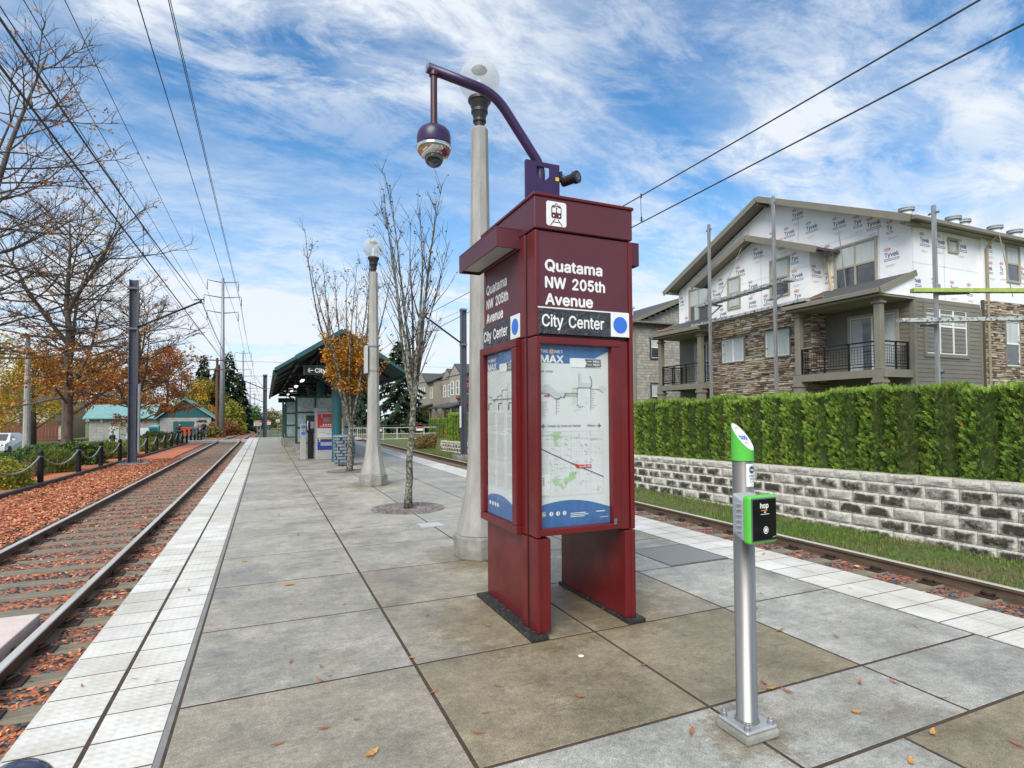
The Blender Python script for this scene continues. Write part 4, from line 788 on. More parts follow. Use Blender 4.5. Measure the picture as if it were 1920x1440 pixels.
mb = MB(); shape2d(mb, [(.375, Hh - .150), (.505, Hh - .147), (.510, Hh - .143), (.508, Hh - .090), (.372, Hh - .092), (.390, Hh - .12)], L(3), FX, RX); art('number_tag', mb, M['darkprint'])
mb = MB(); tp('9834', .442, Hh - .115, .016, .055, .03, 4); tp('9833', .442, Hh - .139, .016, .055, .03, 4)
for z in (.108, .132): ribbon(mb, [(.395, Hh - z), (.43, Hh - z)], FX, RX, L(4), .004)
art('tag_numbers', mb, M['white'])
mb = MB(); tp('RAIL SYSTEM', .02, Hh - .193, .012, .095, .01); art('map_heading', mb, M['navy'])
mb = MB(); rr_ = random.Random(8); l2 = L(2)
def Z(v): return 1.272 - v          # down from the top of the sheet
# rail diagram, main line
main = [(.025, Z(.338)), (.085, Z(.345)), (.14, Z(.378)), (.16, Z(.378)), (.175, Z(.366)), (.205, Z(.366)), (.215, Z(.342)), (.275, Z(.338)), (.31, Z(.338))]
ribbon(mb, main, FX, RX, l2, .008); ribbon(mb, [(.31, Z(.352)), (.31, Z(.305)), (.325, Z(.297)), (.42, Z(.297)), (.43, Z(.285)), (.43, Z(.24)), (.417, Z(.215))], FX, RX, l2, .006)
ribbon(mb, [(.21, Z(.355)), (.31, Z(.357))], FX, RX, l2, .005)
ribbon(mb, [(.142, Z(.38)), (.140, Z(.485))], FX, RX, l2, .004); ribbon(mb, [(.423, Z(.30)), (.421, Z(.455))], FX, RX, l2, .005); ribbon(mb, [(.423, Z(.305)), (.49, Z(.308)), (.525, Z(.33))], FX, RX, l2, .004)
ribbon(mb, [(.31, Z(.36)), (.31, Z(.42)), (.325, Z(.438)), (.36, Z(.43))], FX, RX, l2, .004); ribbon(mb, [(.325, Z(.29)), (.325, Z(.19))], FX, RX, l2, .003)
art('map_line', mb, M['greyprint'])
mb = MB()
for i in range(17): x = .028 + i * .0075; ribbon(mb, [(x, Z(.335 + max(0, i - 7) * .003)), (x + .022, Z(.278 + max(0, i - 5) * .006))], FX, RX, l2, .0016)
for i in range(6): x = .16 + i * .012; ribbon(mb, [(x, Z(.36)), (x + .014, Z(.328))], FX, RX, l2, .0015)
for i in range(9): x = .335 + i * .011; ribbon(mb, [(x, Z(.292)), (x + .012, Z(.262))], FX, RX, l2, .0013)
for i in range(5): x = .485 + i * .012; ribbon(mb, [(x, Z(.31 + i * .004)), (x + .02, Z(.275 + i * .004))], FX, RX, l2, .0015)
for i in range(8): ribbon(mb, [(.425, Z(.32 + i * .017)), (.445 + .02 * rr_.random(), Z(.32 + i * .017))], FX, RX, l2, .0022)
for i in range(4): ribbon(mb, [(.143, Z(.40 + i * .022)), (.165, Z(.40 + i * .022))], FX, RX, l2, .0022)
for i in range(7): ribbon(mb, [(.327, Z(.20 + i * .012)), (.345, Z(.20 + i * .012))], FX, RX, l2, .0015)
for i in range(10): ribbon(mb, [(.02, Z(.40 + i * .0105)), (.05 + .03 * rr_.random(), Z(.40 + i * .0105))], FX, RX, l2, .0022)
for i in range(14): x = .25 + .14 * rr_.random(); z = Z(.33 + .14 * rr_.random()); ribbon(mb, [(x, z), (x + .02, z)], FX, RX, l2, .0013)
# street map names and edges
ribbon(mb, [(.02, .215), (.52, .215), (.52, .665), (.02, .665), (.02, .215)], FX, RX, l2, .0012)
for _ in range(85):
    x, z = .04 + .45 * rr_.random(), .235 + .41 * rr_.random(); a = rr_.choice((0, 0, 1.57, 1.57, -.5)); q = .008 + .018 * rr_.random(); ribbon(mb, [(x, z), (x + q * math.cos(a), z + q * math.sin(a))], FX, RX, l2, .0025)
for _ in range(14): x = .04 + .46 * rr_.random(); ribbon(mb, [(x, .22), (x + .02 * rr_.random(), .66)], FX, RX, l2, .0006)
for _ in range(12): z = .23 + .42 * rr_.random(); ribbon(mb, [(.02, z), (.52, z - .05 * rr_.random())], FX, RX, l2, .0006)
art('small_print', mb, pm('pale_grey_print', (.26, .27, .28), (.38, .38, .39), rough=.5))
mb = MB()
for p in ([(.115, .66), (.19, .663), (.165, .645), (.165, .62), (.145, .605), (.15, .585), (.15, .565), (.125, .57), (.13, .59), (.115, .6)], [(.10, .335), (.155, .335), (.16, .30), (.185, .31), (.195, .25), (.17, .29), (.13, .295), (.105, .325)], [(.20, .30), (.20, .335), (.235, .35), (.25, .375), (.295, .375), (.29, .33), (.26, .32), (.235, .315), (.225, .295)], [(.465, .235), (.478, .275), (.485, .235)]): shape2d(mb, p, L(1), FX, RX)
art('map_park', mb, M['greenprint'])
mb = MB(); shape2d(mb, [(.27, Z(.18)), (.278, Z(.18)), (.315, Z(.28)), (.308, Z(.285))], L(1), FX, RX)
for a in ((.335, .32, .345, .42), (.25, .28, .255, .34), (.355, .31, .358, .40)): shape2d(mb, [(a[0], Z(a[1])), (a[2], Z(a[1])), (a[2], Z(a[3])), (a[0], Z(a[3]))], L(1), FX, RX)
art('map_river', mb, M['tealprint'])
mb = MB(); ribbon(mb, [(.275, Z(.30)), (.31, Z(.298))], FX, RX, L(3), .004); ribbon(mb, [(.277, Z(.30)), (.277, Z(.41))], FX, RX, L(3), .003); ribbon(mb, [(.29, Z(.30)), (.29, Z(.41))], FX, RX, L(3), .003); art('map_loop', mb, M['ochre'])
mb = MB(); ribbon(mb, [(.018, .548), (.265, .438), (.52, .335)], FX, RX, L(3), .005); art('railway_line', mb, M['navy'])
mb = MB(); shape2d(mb, [(.30, .405), (.42, .403), (.42, .425), (.315, .427), (.275, .44)], L(4), FX, RX); disc(mb, (gp + .268, yq - .006, gz0 + .437), FX, RX, .006, .006, 12)
shape2d(mb, [(.045, Z(.362)), (.085, Z(.362)), (.092, Z(.352)), (.045, Z(.353))], L(4), FX, RX); art('you_are_here_flag', mb, M['red'])
mb = MB(); tp('YOU ARE HERE', .317, .409, .011, .098, .012, 5); art('flag_lettering', mb, M['white'])
mb = MB(); tp('Portland City Center and Gresham', .075, Z(.575), .016, .262, .006); tp('Hillsboro', .39, Z(.575), .016, .068, .006)
for x, s in ((.045, 1), (.485, -1)): ribbon(mb, [(x - s * .016, Z(.568)), (x + s * .014, Z(.568))], FX, RX, L(2), .005); ribbon(mb, [(x - s * .002, Z(.555)), (x - s * .016, Z(.568)), (x - s * .002, Z(.581))], FX, RX, L(2), .005)
ring(mb, (gp + .035, yq - .0045, gz0 + .095), FX, RX, .016, .016, .004); ribbon(mb, [(.025, .085), (.045, .105)], FX, RX, L(3), .003)
for x in (.095, .148, .20): ribbon(mb, [(x, .088), (x + .003, .103)], FX, RX, L(3), .005)
for k_ in range(5): ribbon(mb, [(.03, .345 - .012 * k_), (.042, .345 - .012 * k_)], FX, RX, L(3), .004)
art('dark_lettering', mb, M['darkprint'])
mb = MB(); shape2d(mb, [(.022, .225), (.085, .225), (.085, .37), (.022, .37)], L(2), FX, RX); art('map_legend', mb, M['white'])
MB().box(gp - .004, gw + .004, Y0 + .012, Y0 + .016, gz0 - .004, gz1 + .004).build('case_glass', M['kglass'], K)
b = MB(); b.tube([(2.31, Y0 - .012, .80), (2.31, Y0 - .006, .76)], .013, 8); b.build('case_lock', M['galvdark'], K)
# left face: canopy, side name panel, strip and case
SU = Vector((0, 0, 1))
def sidep(u, z, x): return Vector((x, Y1 - .03 - u, z))    # u grows towards the front edge
sdp = MB().box(X0 + .004, X0 + .03, 3.67, 4.425, 2.286, 2.822).build('side_sign_panel', M['maroon_d'], K)
tx = MB()
for s, z, wd in (('Quatama', 2.549, .435), ('NW 205th', 2.430, .46), ('Avenue', 2.313, .36)): text(tx, s, (X0 + .002, 4.395, z), SX, SU, .077, wd, bold=.026)
tx.build('side_lettering', M['white'], sdp)
st2 = MB().box(X0 - .010, X0 + .006, 3.69, 4.44, 2.108, 2.281).build('side_strip', bpy.data.materials['peeling_black_tape'], K)
text(MB(), 'City Center', (X0 - .0125, 4.42, 2.158), SX, SU, .083, .50, bold=.018).build('side_strip_lettering', M['white'], st2)
MB().box(X0 - .013, X0 - .0095, 3.69, 3.86, 2.112, 2.285).build('side_strip_square', M['white'], st2)
disc(MB(), (X0 - .015, 3.775, 2.198), SX, SU, .060, .060, 32).build('side_blue_disc', M['bluedot'], st2)
sf = frame('side_case_frame', (X0 - .06, 4.40, .70), SX, SU, .73, 1.395, .075, .075, .06, .06, (1, 0, 0), 0, .075, M['maroon'], K)
MB().box(X0 - .02, X0 + .028, 3.675, 4.395, .703, 2.09).build('side_case_back', M['black'], K)
py0, py1, pz_, pzz = 3.735, 4.305, .765, 2.03
sposter = MB().box(X0 - .026, X0 - .0205, py0, py1, pz_, pzz).build('side_poster', M['paper'], K)
xq = X0 - .026
def SL(k): return (xq - .0015 * k, py1, pz_)
sh = pzz - pz_; sw = py1 - py0
mb = MB(); shape2d(mb, [(0, sh), (0, sh - .125), (.30, sh - .128), (.46, sh - .085), (sw, sh - .03), (sw, sh)][::-1], SL(1), SX, SU)
shape2d(mb, [(0, 0), (sw, 0), (sw, .10)] + [(sw * (1 - k / 14), .10 + .045 * math.sin(math.pi * k / 14) + .003 * k) for k in range(1, 14)] + [(0, .13)], SL(1), SX, SU); mb.build('side_blue_band', M['blue'], sposter)
mb = MB(); text(mb, 'TRI', (xq - .003, py1 - .022, pz_ + sh - .056), SX, SU, .021, .055, .015); text(mb, 'MET', (xq - .003, py1 - .13, pz_ + sh - .056), SX, SU, .021, .068, .015); text(mb, 'MAX', (xq - .003, py1 - .018, pz_ + sh - .124), SX, SU, .052, .185, .03)
for i, x in enumerate((.05, .11, .165, .215)): disc(mb, (xq - .003, py1 - x, pz_ + .085), SX, SU, .018, .018, 14)
shape2d(mb, [(.26, sh - .152), (.52, sh - .152), (.52, sh - .087), (.26, sh - .087)], SL(2), SX, SU); disc(mb, (xq - .003, py1 - .108, pz_ + sh - .046), SX, SU, .020, .020, 20); mb.build('side_white_print', M['white'], sposter)
mb = MB(); ring(mb, (xq - .0045, py1 - .108, pz_ + sh - .046), SX, SU, .0185, .0185, .006); mb.build('side_logo', M['orange'], sposter)
mb = MB(); shape2d(mb, [(.40, sh - .15), (.52, sh - .15), (.52, sh - .09), (.40, sh - .09), (.42, sh - .12)], SL(3), SX, SU)
for x in (.03, .24, .44): ribbon(mb, [(x, .83), (x, .86)], SX, SU, SL(2), .016); ribbon(mb, [(x, .875), (x + .07, .875)], SX, SU, SL(2), .006)
mb.build('side_number_tag', M['darkprint'], sposter)
mb = MB(); text(mb, '9834', (xq - .006, py1 - .445, pz_ + sh - .115), SX, SU, .016, .055, .03); text(mb, '9833', (xq - .006, py1 - .445, pz_ + sh - .139), SX, SU, .016, .055, .03); mb.build('side_tag_numbers', M['white'], sposter)
mb = MB(); q = SL(2)
for ln, w in ((main, .005), ([(.31, Z(.352)), (.31, Z(.305)), (.325, Z(.297)), (.42, Z(.297)), (.43, Z(.24))], .005), ([(.142, Z(.38)), (.14, Z(.485))], .003), ([(.423, Z(.3)), (.421, Z(.455))], .004), ([(.31, Z(.36)), (.31, Z(.43)), (.34, Z(.44))], .003)): ribbon(mb, ln, SX, SU, q, w)
ribbon(mb, [(.12, .905), (.52, .905)], SX, SU, q, .008); mb.build('side_map_line', M['greyprint'], sposter)
mb = MB()
for c_ in range(3):
    for k_ in range(58):
        if rr_.random() < .93: z = .80 - k_ * .0098; x = .03 + c_ * .185; ribbon(mb, [(x, z), (x + .11 + .04 * rr_.random(), z)], SX, SU, q, .0028)
mb.build('timetable_rows', pm('timetable_print', (.60, .56, .52), (.68, .66, .64), rough=.5, scale=6), sposter)
MB().box(X0 - .044, X0 - .041, py0 - .004, py1 + .004, pz_ - .004, pzz + .004).build('side_case_glass', M['kglass'], K)
def canopy(x0, x1, y0, y1, z0, z1, open_):
    mb = MB(); t_ = .012
    mb.box(x0, x1, y0, y1, z1 - t_, z1); mb.box(x0, x0 + t_, y0, y1, z0, z1 - t_ - .0005); mb.box(x1 - t_, x1, y0, y1, z0, z1 - t_ - .0005); mb.box(x0 + t_ + .0005, x1 - t_ - .0005, y0, y0 + t_, z0, z1 - t_ - .0005); mb.box(x0 + t_ + .0005, x1 - t_ - .0005, y1 - t_, y1, z0, z1 - t_ - .0005)
    o = mb.build('canopy', M['maroon_d'], K, bevel=.003)
    MB().box(x0 + .02, x1 - .02, y0 + .03, y1 - .03, z0 + .02, z0 + .035).build('light_diffuser', pm('frosted_diffuser', (.42, .42, .40), (.36, .36, .34), rough=.5), o)
canopy(1.50, X0 - .001, 3.70, 4.54, 2.752, 2.90, True); canopy(X1 + .001, 2.66, 3.60, 4.50, 2.70, 2.88, True)
# ------------------------------------------------------------------ camera mast on the kiosk
CM = thing('camera_mast', 'purple bent tube arm and bracket bolted to the top of the red kiosk', 'camera arm', (1.9, 3.75, 3.08))
br = MB(); yb = 3.75; x0, x1, z0, z1 = 1.765, 2.045, 3.085, 3.45
def plate_with_holes(mb, y0, y1):
    for a in ((x0, x0 + .085, z0, z1), (x1 - .085, x1, z0, z1), (x0 + .0855, x1 - .0855, z1 - .035, z1), (x0 + .0855, x1 - .0855, 3.20, 3.31)): mb.box(a[0], a[1], y0, y1, a[2], a[3])
    for s, xc in ((1, x0 + .0855), (-1, x1 - .0855)):
        mb.prism([(xc, y0, 3.31), (xc + s * .04, y0, 3.3105), (xc, y0, 3.35)], (0, y1 - y0, 0)); mb.prism([(xc, y0, 3.20), (xc + s * .04, y0, 3.1995), (xc, y0, 3.16)], (0, y1 - y0, 0))
plate_with_holes(br, yb, yb + .01); br.box(x0, x0 + .008, yb + .0105, yb + .03, z0, z1); br.box(x1 - .008, x1, yb + .0105, yb + .03, z0, z1); br.box(x0, x1, yb - .01, yb + .09, 3.0785, 3.0845)
br.build('bracket', M['purple'], CM)
def smooth_path(p0, p1, p2, n=7, k=.16):
    p0, p1, p2 = Vector(p0), Vector(p1), Vector(p2); a = p1 + (p0 - p1).normalized() * k; c = p1 + (p2 - p1).normalized() * k
    return [a * (1 - t) ** 2 + p1 * 2 * t * (1 - t) + c * t * t for t in [i / n for i in range(n + 1)]]
ym = yb + .045
P0, P1, P2, P3, P4 = (1.905, ym, 3.09), (1.905, ym, 3.44), (1.535, ym, 3.915), (1.03, ym, 3.985), None
path = [P0] + smooth_path(P0, P1, P2, k=.07) + smooth_path(P1, P2, P3, k=.14) + [P3]
MB().tube(path, .036, 14).build('arm_tube', M['purple'], CM, smooth=True)
MB().tube([(1.03, ym, 3.985), (1.021, ym, 3.986)], .0362, 14).build('end_cap', M['galv'], CM)
MB().tube([(1.90, ym, 3.10), (1.90, ym, 3.42)], .03, 8).build('clamp_bolts', M['galv'], CM)
DC = thing('dome_camera', 'purple and chrome dome camera hanging from the bent arm above the kiosk', 'camera', (1.073, ym, 3.30))
MB().lathe((1.073, ym, 0), [(.030, 3.56), (.030, 3.60), (.024, 3.605), (.024, 3.93), (.034, 3.935), (.034, 3.985)], 14).build('drop_pipe', pm('dark_maroon_pipe', (.055, .010, .020), (.045, .008, .017), rough=.45), DC, smooth=False)
MB().lathe((1.073, ym, 0), [(.112, 3.425), (.118, 3.435), (.118, 3.50), (.112, 3.53), (.095, 3.553), (.06, 3.562)], 28).build('housing', M['purple'], DC, smooth=True)
MB().lathe((1.073, ym, 0), [(.062, 3.355), (.10, 3.37), (.124, 3.405), (.126, 3.425), (.112, 3.432)], 28).build('chrome_ring', M['chrome'], DC, smooth=True)
b = MB(); b.sphere((1.073, ym, 3.352), .066, 20, 12); b.build('dome_bubble', glass_mat('smoked_dome', (.35, .35, .37), .25), DC, smooth=True)
b = MB(); b.sphere((1.073, ym, 3.36), .042, 12, 8); b.tube([(1.073, ym, 3.35), (1.06, ym - .03, 3.335)], .018, 10); b.build('lens_unit', M['black'], DC, smooth=True)
BC = thing('bullet_camera', 'small black camera pointing outward beside the purple bracket', 'camera', (2.06, 3.74, 3.34))
b = MB(); b.box(2.046, 2.062, 3.735, 3.775, 3.33, 3.40); b.build('mounting_plate', M['black'], BC)
b = MB(); b.tube([(2.06, 3.745, 3.36), (2.09, 3.74, 3.345), (2.11, 3.735, 3.335)], .02, 8); b.build('swivel_arm', M['black'], BC, smooth=True)
b = MB(); d = Vector((.42, -.90, .04)).normalized(); c0 = Vector((2.10, 3.74, 3.335)); b.tube([c0 - d * .04, c0 - d * .035, c0 + d * .07, c0 + d * .072], [.025, .036, .038, .046], 14); b.tube([c0 + d * .0725, c0 + d * .105], [.047, .047], 14); b.build('body', M['black'], BC)
b = MB(); b.tube([c0 + d * .104, c0 + d * .107], .026, 14); b.build('lens', M['winglass'], BC)
b = MB(); b.box(2.010, 2.038, 3.7475, 3.7495, 3.325, 3.352); b.build('warning_sticker', pm('yellow_sticker', (.75, .6, .05), (.7, .52, .04), rough=.5), BC)
# final size and standing point of the kiosk and of what is bolted on it
for o_, d_o in ((K, (.060, .1145, -.045)), (CM, (.055, .109, .0444)), (DC, (.031, .110, .0508)), (BC, (.060, .1085, .0519))): o_.scale = (1.029, 1.029, 1.029); o_.location = Vector(o_.location) + Vector(d_o)
# ------------------------------------------------------------------ ticket validator post
HP = thing('card_reader_post', 'brushed steel post with green slanted top and card reader box on platform', 'card reader', (2.155, 2.10, 0))
hc = (2.155, 2.10)
b = MB(); b.prism([(hc[0] - .104, hc[1] - .104, .002), (hc[0] + .104, hc[1] - .104, .002), (hc[0] + .104, hc[1] + .104, .002), (hc[0] - .104, hc[1] + .104, .002)], (0, 0, .042)); b.build('grout_pad', M['concbase'], HP, bevel=.012)
b = MB(); b.box(hc[0] - .096, hc[0] + .096, hc[1] - .096, hc[1] + .096, .0445, .062); b.build('base_plate', pm('cast_aluminium', (.62, .62, .61), (.50, .5, .49), rough=.45, metal=.7, scale=8), HP, bevel=.012, segs=3)
for sx in (-1, 1):
    for sy in (-1, 1): MB().lathe((hc[0] + sx * .074, hc[1] + sy * .074, .062), [(.017, 0), (.017, .003), (.014, .004), (.014, .016), (.010, .02), (.008, .03), (.005, .034)], 10).build('anchor_bolt', M['galv'], HP, smooth=False)
MB().lathe((hc[0], hc[1], 0), [(.058, .0625), (.056, .068), (.0495, .070), (.0495, 1.318)], 32).build('steel_tube', M['steel'], HP, smooth=False)
for p in bpy.data.objects['steel_tube'].data.polygons: p.use_smooth = abs(p.normal.z) < .5
nd = Vector((.28, -.96)).normalized()            # direction in which the slanted top falls
gc = MB(); n = 36; zc = 1.435
for k in range(n): a = 2 * math.pi * k / n; gc.v.append((hc[0] + .052 * math.cos(a), hc[1] + .052 * math.sin(a), 1.319))
for k in range(n): a = 2 * math.pi * k / n; gc.v.append((hc[0] + .052 * math.cos(a), hc[1] + .052 * math.sin(a), zc - (math.cos(a) * nd.x + math.sin(a) * nd.y) * .068))
for k in range(n): gc.face((k, (k + 1) % n, n + (k + 1) % n, n + k))
gc.face(tuple(range(n, 2 * n))); gcap = gc.build('green_cap', M['green'], HP)
nr = Vector((nd.x, nd.y, -.068 / .052)).normalized(); acr = Vector((-nd.y, nd.x, 0)); nrm = acr.cross(nr)
if nrm.z < 0: nrm = -nrm
cc = Vector((hc[0], hc[1], zc)) + nrm * .0015; el = math.hypot(.052, .068) * .95
mb = MB(); b0 = []
mb.poly([cc + acr * (.0495 * math.cos(2 * math.pi * k / 28)) + nr * (el * math.sin(2 * math.pi * k / 28)) for k in range(28)][::-1]); mb.build('slant_label', M['white'], gcap)
mb = MB(); text(mb, 'hop', cc + nrm * .0015 + nr * .018, acr, -nr, .030, .064, .02, 'C'); mb.build('slant_lettering', M['bluedot'], gcap)
mb = MB(); ribbon(mb, [(-.016, -.036), (.012, -.036)], acr, -nr, cc + nrm * .0015, .004); ribbon(mb, [(-.012, .052), (.012, .052)], acr, -nr, cc + nrm * .0015, .005); mb.build('slant_orange_mark', M['orange'], gcap)
# sticker wrapped on the tube
def wrap(mb, a0, a1, z0, z1, rad, n=8):
    for k in range(n):
        p, q = [a0 + (a1 - a0) * (k + e) / n for e in (0, 1)]
        mb.poly([(hc[0] + rad * math.cos(p), hc[1] + rad * math.sin(p), z0), (hc[0] + rad * math.cos(q), hc[1] + rad * math.sin(q), z0), (hc[0] + rad * math.cos(q), hc[1] + rad * math.sin(q), z1), (hc[0] + rad * math.cos(p), hc[1] + rad * math.sin(p), z1)])
mb = MB(); wrap(mb, R(-118), R(-58), 1.195, 1.305, .0503); stk = mb.build('notice_sticker', M['white'], HP)
am = R(-84); sc_ = Vector((hc[0] + .0515 * math.cos(am), hc[1] + .0515 * math.sin(am), 0)); sr = Vector((-math.sin(am), math.cos(am), 0)); sn_ = Vector((math.cos(am), math.sin(am), 0))
mb = MB(); disc(mb, sc_ + Vector((0, 0, 1.277)) , sr, RX, .017, .018, 20); text(mb, 'COMING', sc_ + Vector((0, 0, 1.243)) , sr, RX, .009, .042, .01, 'C'); text(mb, '2017', sc_ + Vector((0, 0, 1.228)), sr, RX, .010, .026, .01, 'C'); text(mb, 'myhopcard.com', sc_ + Vector((0, 0, 1.217)), sr, RX, .004, .034, .004, 'C'); mb.build('sticker_print', M['navy'], stk)
mb = MB(); text(mb, 'hop', sc_ + sn_ * .0015 + Vector((0, 0, 1.272)), sr, RX, .011, .022, .02, 'C'); mb.build('sticker_logo', M['white'], stk)
bx0, bx1, by0, by1, bz0, bz1 = 2.012, 2.186, 1.925, 2.048, .952, 1.172
b = MB(); b.prism([(bx0 + .006, by0 + .045, bz0 + .006), (bx1 - .006, by0 + .045, bz0 + .006), (bx1 - .03, by1 + .012, bz0 + .03), (bx0 + .03, by1 + .012, bz0 + .03)], (0, 0, bz1 - bz0 - .03)); b.build('reader_back', M['greyplastic'], HP, bevel=.01, segs=3)
b = MB(); b.box(bx0, bx1, by0, by0 + .044, bz0, bz1); rd = b.build('reader_shell', M['green'], HP, bevel=.014, segs=4)
for i in range(6): MB().box(bx0 + .0035, bx0 + .012, by0 + .055, by0 + .085, bz0 + .05 + i * .025, bz0 + .056 + i * .025).build('cooling_rib', M['greyplastic'], HP)
b = MB(); b.box(bx0 + .010, bx1 - .010, by0 - .003, by0 + .004, bz0 + .012, bz1 - .010); b.build('screen_bezel', pm('slate_plastic', (.10, .11, .14), (.08, .09, .11), rough=.4), HP, bevel=.004)
b = MB(); b.box(bx0 + .015, bx1 - .015, by0 - .006, by0 - .002, bz0 + .018, bz1 - .016); scr = b.build('screen', pm('black_glass', (.006, .006, .007), (.008, .008, .009), rough=.08, spec=.35), HP, bevel=.003)
mb = MB(); xc = (bx0 + bx1) / 2; yt = by0 - .0075; text(mb, 'hop', (xc - .004, yt, 1.116), FX, RX, .024, .052, .02, 'C'); ring(mb, (xc + .004, yt, 1.015), FX, RX, .015, .017, .004); disc(mb, (xc + .004, yt, 1.015), FX, RX, .008, .009, 14); ribbon(mb, [(xc - .025, 1.088), (xc + .025, 1.088)], FX, RX, (0, yt, 0), .0025); ribbon(mb, [(xc - .003, 1.097), (xc + .003, 1.097)], FX, RX, (0, yt, 0), .005); mb.build('screen_print', M['white'], scr)
mb = MB(); ribbon(mb, [(xc - .022, 1.106), (xc + .012, 1.105)], FX, RX, (0, yt, 0), .004); mb.build('screen_orange_mark', M['orange'], scr); mb = MB(); ribbon(mb, [(bx1 - .04, bz0 + .028), (bx1 - .022, bz0 + .031)], FX, RX, (0, yt, 0), .004); mb.build('screen_green_mark', M['green'], scr)
# ------------------------------------------------------------------ platform lamps
def lamp(x, y, label, h=4.80):
    root = thing('platform_lamp', label, 'lamp post', (x, y, 0), 'concrete globe lamps on the platform', local=False)
    MB().lathe((x, y, 0), [(.315, .0), (.315, .22), (.30, .245)], 8, R(22.5)).build('footing', M['concbase'], root, bevel=.012)
    pr = [(.298, .246)]
    for i in range(1, 13): t_ = i / 12; pr.append((.145 + .153 * (1 - t_) ** 2.1, .246 + t_ * 1.05))
    pr += [(.135, 1.9), (.095, h - .02), (.085, h)]
    MB().lathe((x, y, 0), pr, 8, R(22.5)).build('column', M['concpole'], root, bevel=.006)
    MB().lathe((x, y, h), [(.055, 0), (.06, .06), (.075, .07), (.075, .10), (.068, .105), (.085, .17), (.095, .175), (.095, .21), (.088, .215), (.118, .30), (.13, .305), (.13, .335), (.12, .34)], 20).build('fitter', M['black'], root, smooth=False)
    gc_ = (x, y, h + .55)
    MB().sphere(gc_, .232, 28, 18).build('globe', M['globe'], root, smooth=True)
    MB().lathe((x, y, h + .34), [(.05, 0), (.05, .05), (.03, .06), (.038, .14), (.036, .20), (.015, .225)], 12).build('bulb', M['white'], root, smooth=True)
    MB().lathe((x, y, h + .66), [(.085, 0), (.092, .012), (.08, .03), (.03, .035)], 16).build('reflector', M['black'], root, smooth=True)
    return root
lamp(2.21, 5.93, 'concrete platform lamp with white globe standing right behind the red kiosk')
L2 = lamp(2.225, 12.9, 'farther concrete platform lamp with dark streak and clear globe, beside the orange tree')
for z in (2.55, 3.10): MB().lathe((2.225, 12.9, z), [(.137, 0), (.137, .03)], 8, R(22.5)).build('steel_band', M['galv'], L2)
MB().box(2.03, 2.085, 12.78, 13.02, 2.50, 3.12).build('junction_box', pm('grey_box_paint', (.50, .50, .49), (.44, .44, .43), rough=.6), L2, bevel=.006)
mb = MB()
for k in range(1): mb.poly([(2.225 - .11, 12.9 - .1255, 2.2), (2.225 - .055, 12.9 - .1255, 2.1), (2.225 - .05, 12.9 - .115, 3.4), (2.225 - .04, 12.9 - .0985, 4.6), (2.225 - .085, 12.9 - .0985, 4.6)])
# ------------------------------------------------------------------ small things on the platform
bl = thing('round_topped_post', 'glossy dark blue dome topped post at the bottom left edge of the platform', 'bollard', (-.455, 1.45, 0))
MB().lathe((-.455, 1.45, 0), [(.066, .004), (.066, .79)], 24).build('post', pm('glossy_blue_black_paint', (.018, .03, .07), (.014, .022, .05), rough=.15, coat=.6), bl, smooth=False)
MB().lathe((-.455, 1.45, .7905), [(.068, 0)] + [(.068 * math.cos(R(a)), .065 * math.sin(R(a)) + .004) for a in range(5, 90, 8)] + [(.0005, .069)], 28).build('dome_cap', bpy.data.materials['glossy_blue_black_paint'], bl, smooth=True)
m, t, b = principled('cast_iron_grate'); tc = N(t, 'ShaderNodeTexCoord'); sp = N(t, 'ShaderNodeSeparateXYZ'); t.links.new(tc.outputs['Object'], sp.inputs[0])
sx_, sy_ = [math_node(t, 'GREATER_THAN', math_node(t, 'ABSOLUTE', math_node(t, 'SINE', math_node(t, 'MULTIPLY', o, math.pi / .028))), .55) for o in sp.outputs[:2]]
hole = math_node(t, 'MULTIPLY', sx_, sy_); t.links.new(mixc(t, hole, (.36, .355, .34), (.13, .13, .125)), b.inputs['Base Color']); b.inputs['Roughness'].default_value = .6; b.inputs['Metallic'].default_value = .2; bump_to(t, b, math_node(t, 'MULTIPLY', hole, -1), .8, .008); M['grate'] = m
b = MB(); b.box(3.80, 4.545, 4.665, 5.36, -.004, .006); vg = b.build('vent_grate', M['grate'], label='square perforated metal access cover set in the platform near the right tactile strip', cat='access cover')
vr = frame('cover_rim', (3.785, 4.65, .001), FX, Vector((0, 1, 0)), .76, .725, .014, .014, .014, .014, RX, 0, .007, M['galvdark'], vg, 0)
b = MB(); b.box(1.99, 2.31, 7.68, 7.97, -.004, .005); hv = b.build('hand_hole_cover', pm('pale_cover', (.50, .50, .49), (.42, .42, .41), rough=.6, scale=14), label='small pale rectangular access lid in front of the bare tree', cat='access cover')
frame('lid_rim', (1.97, 7.66, .001), FX, Vector((0, 1, 0)), .36, .33, .012, .012, .012, .012, RX, 0, .007, M['greyplastic'], hv, 0)
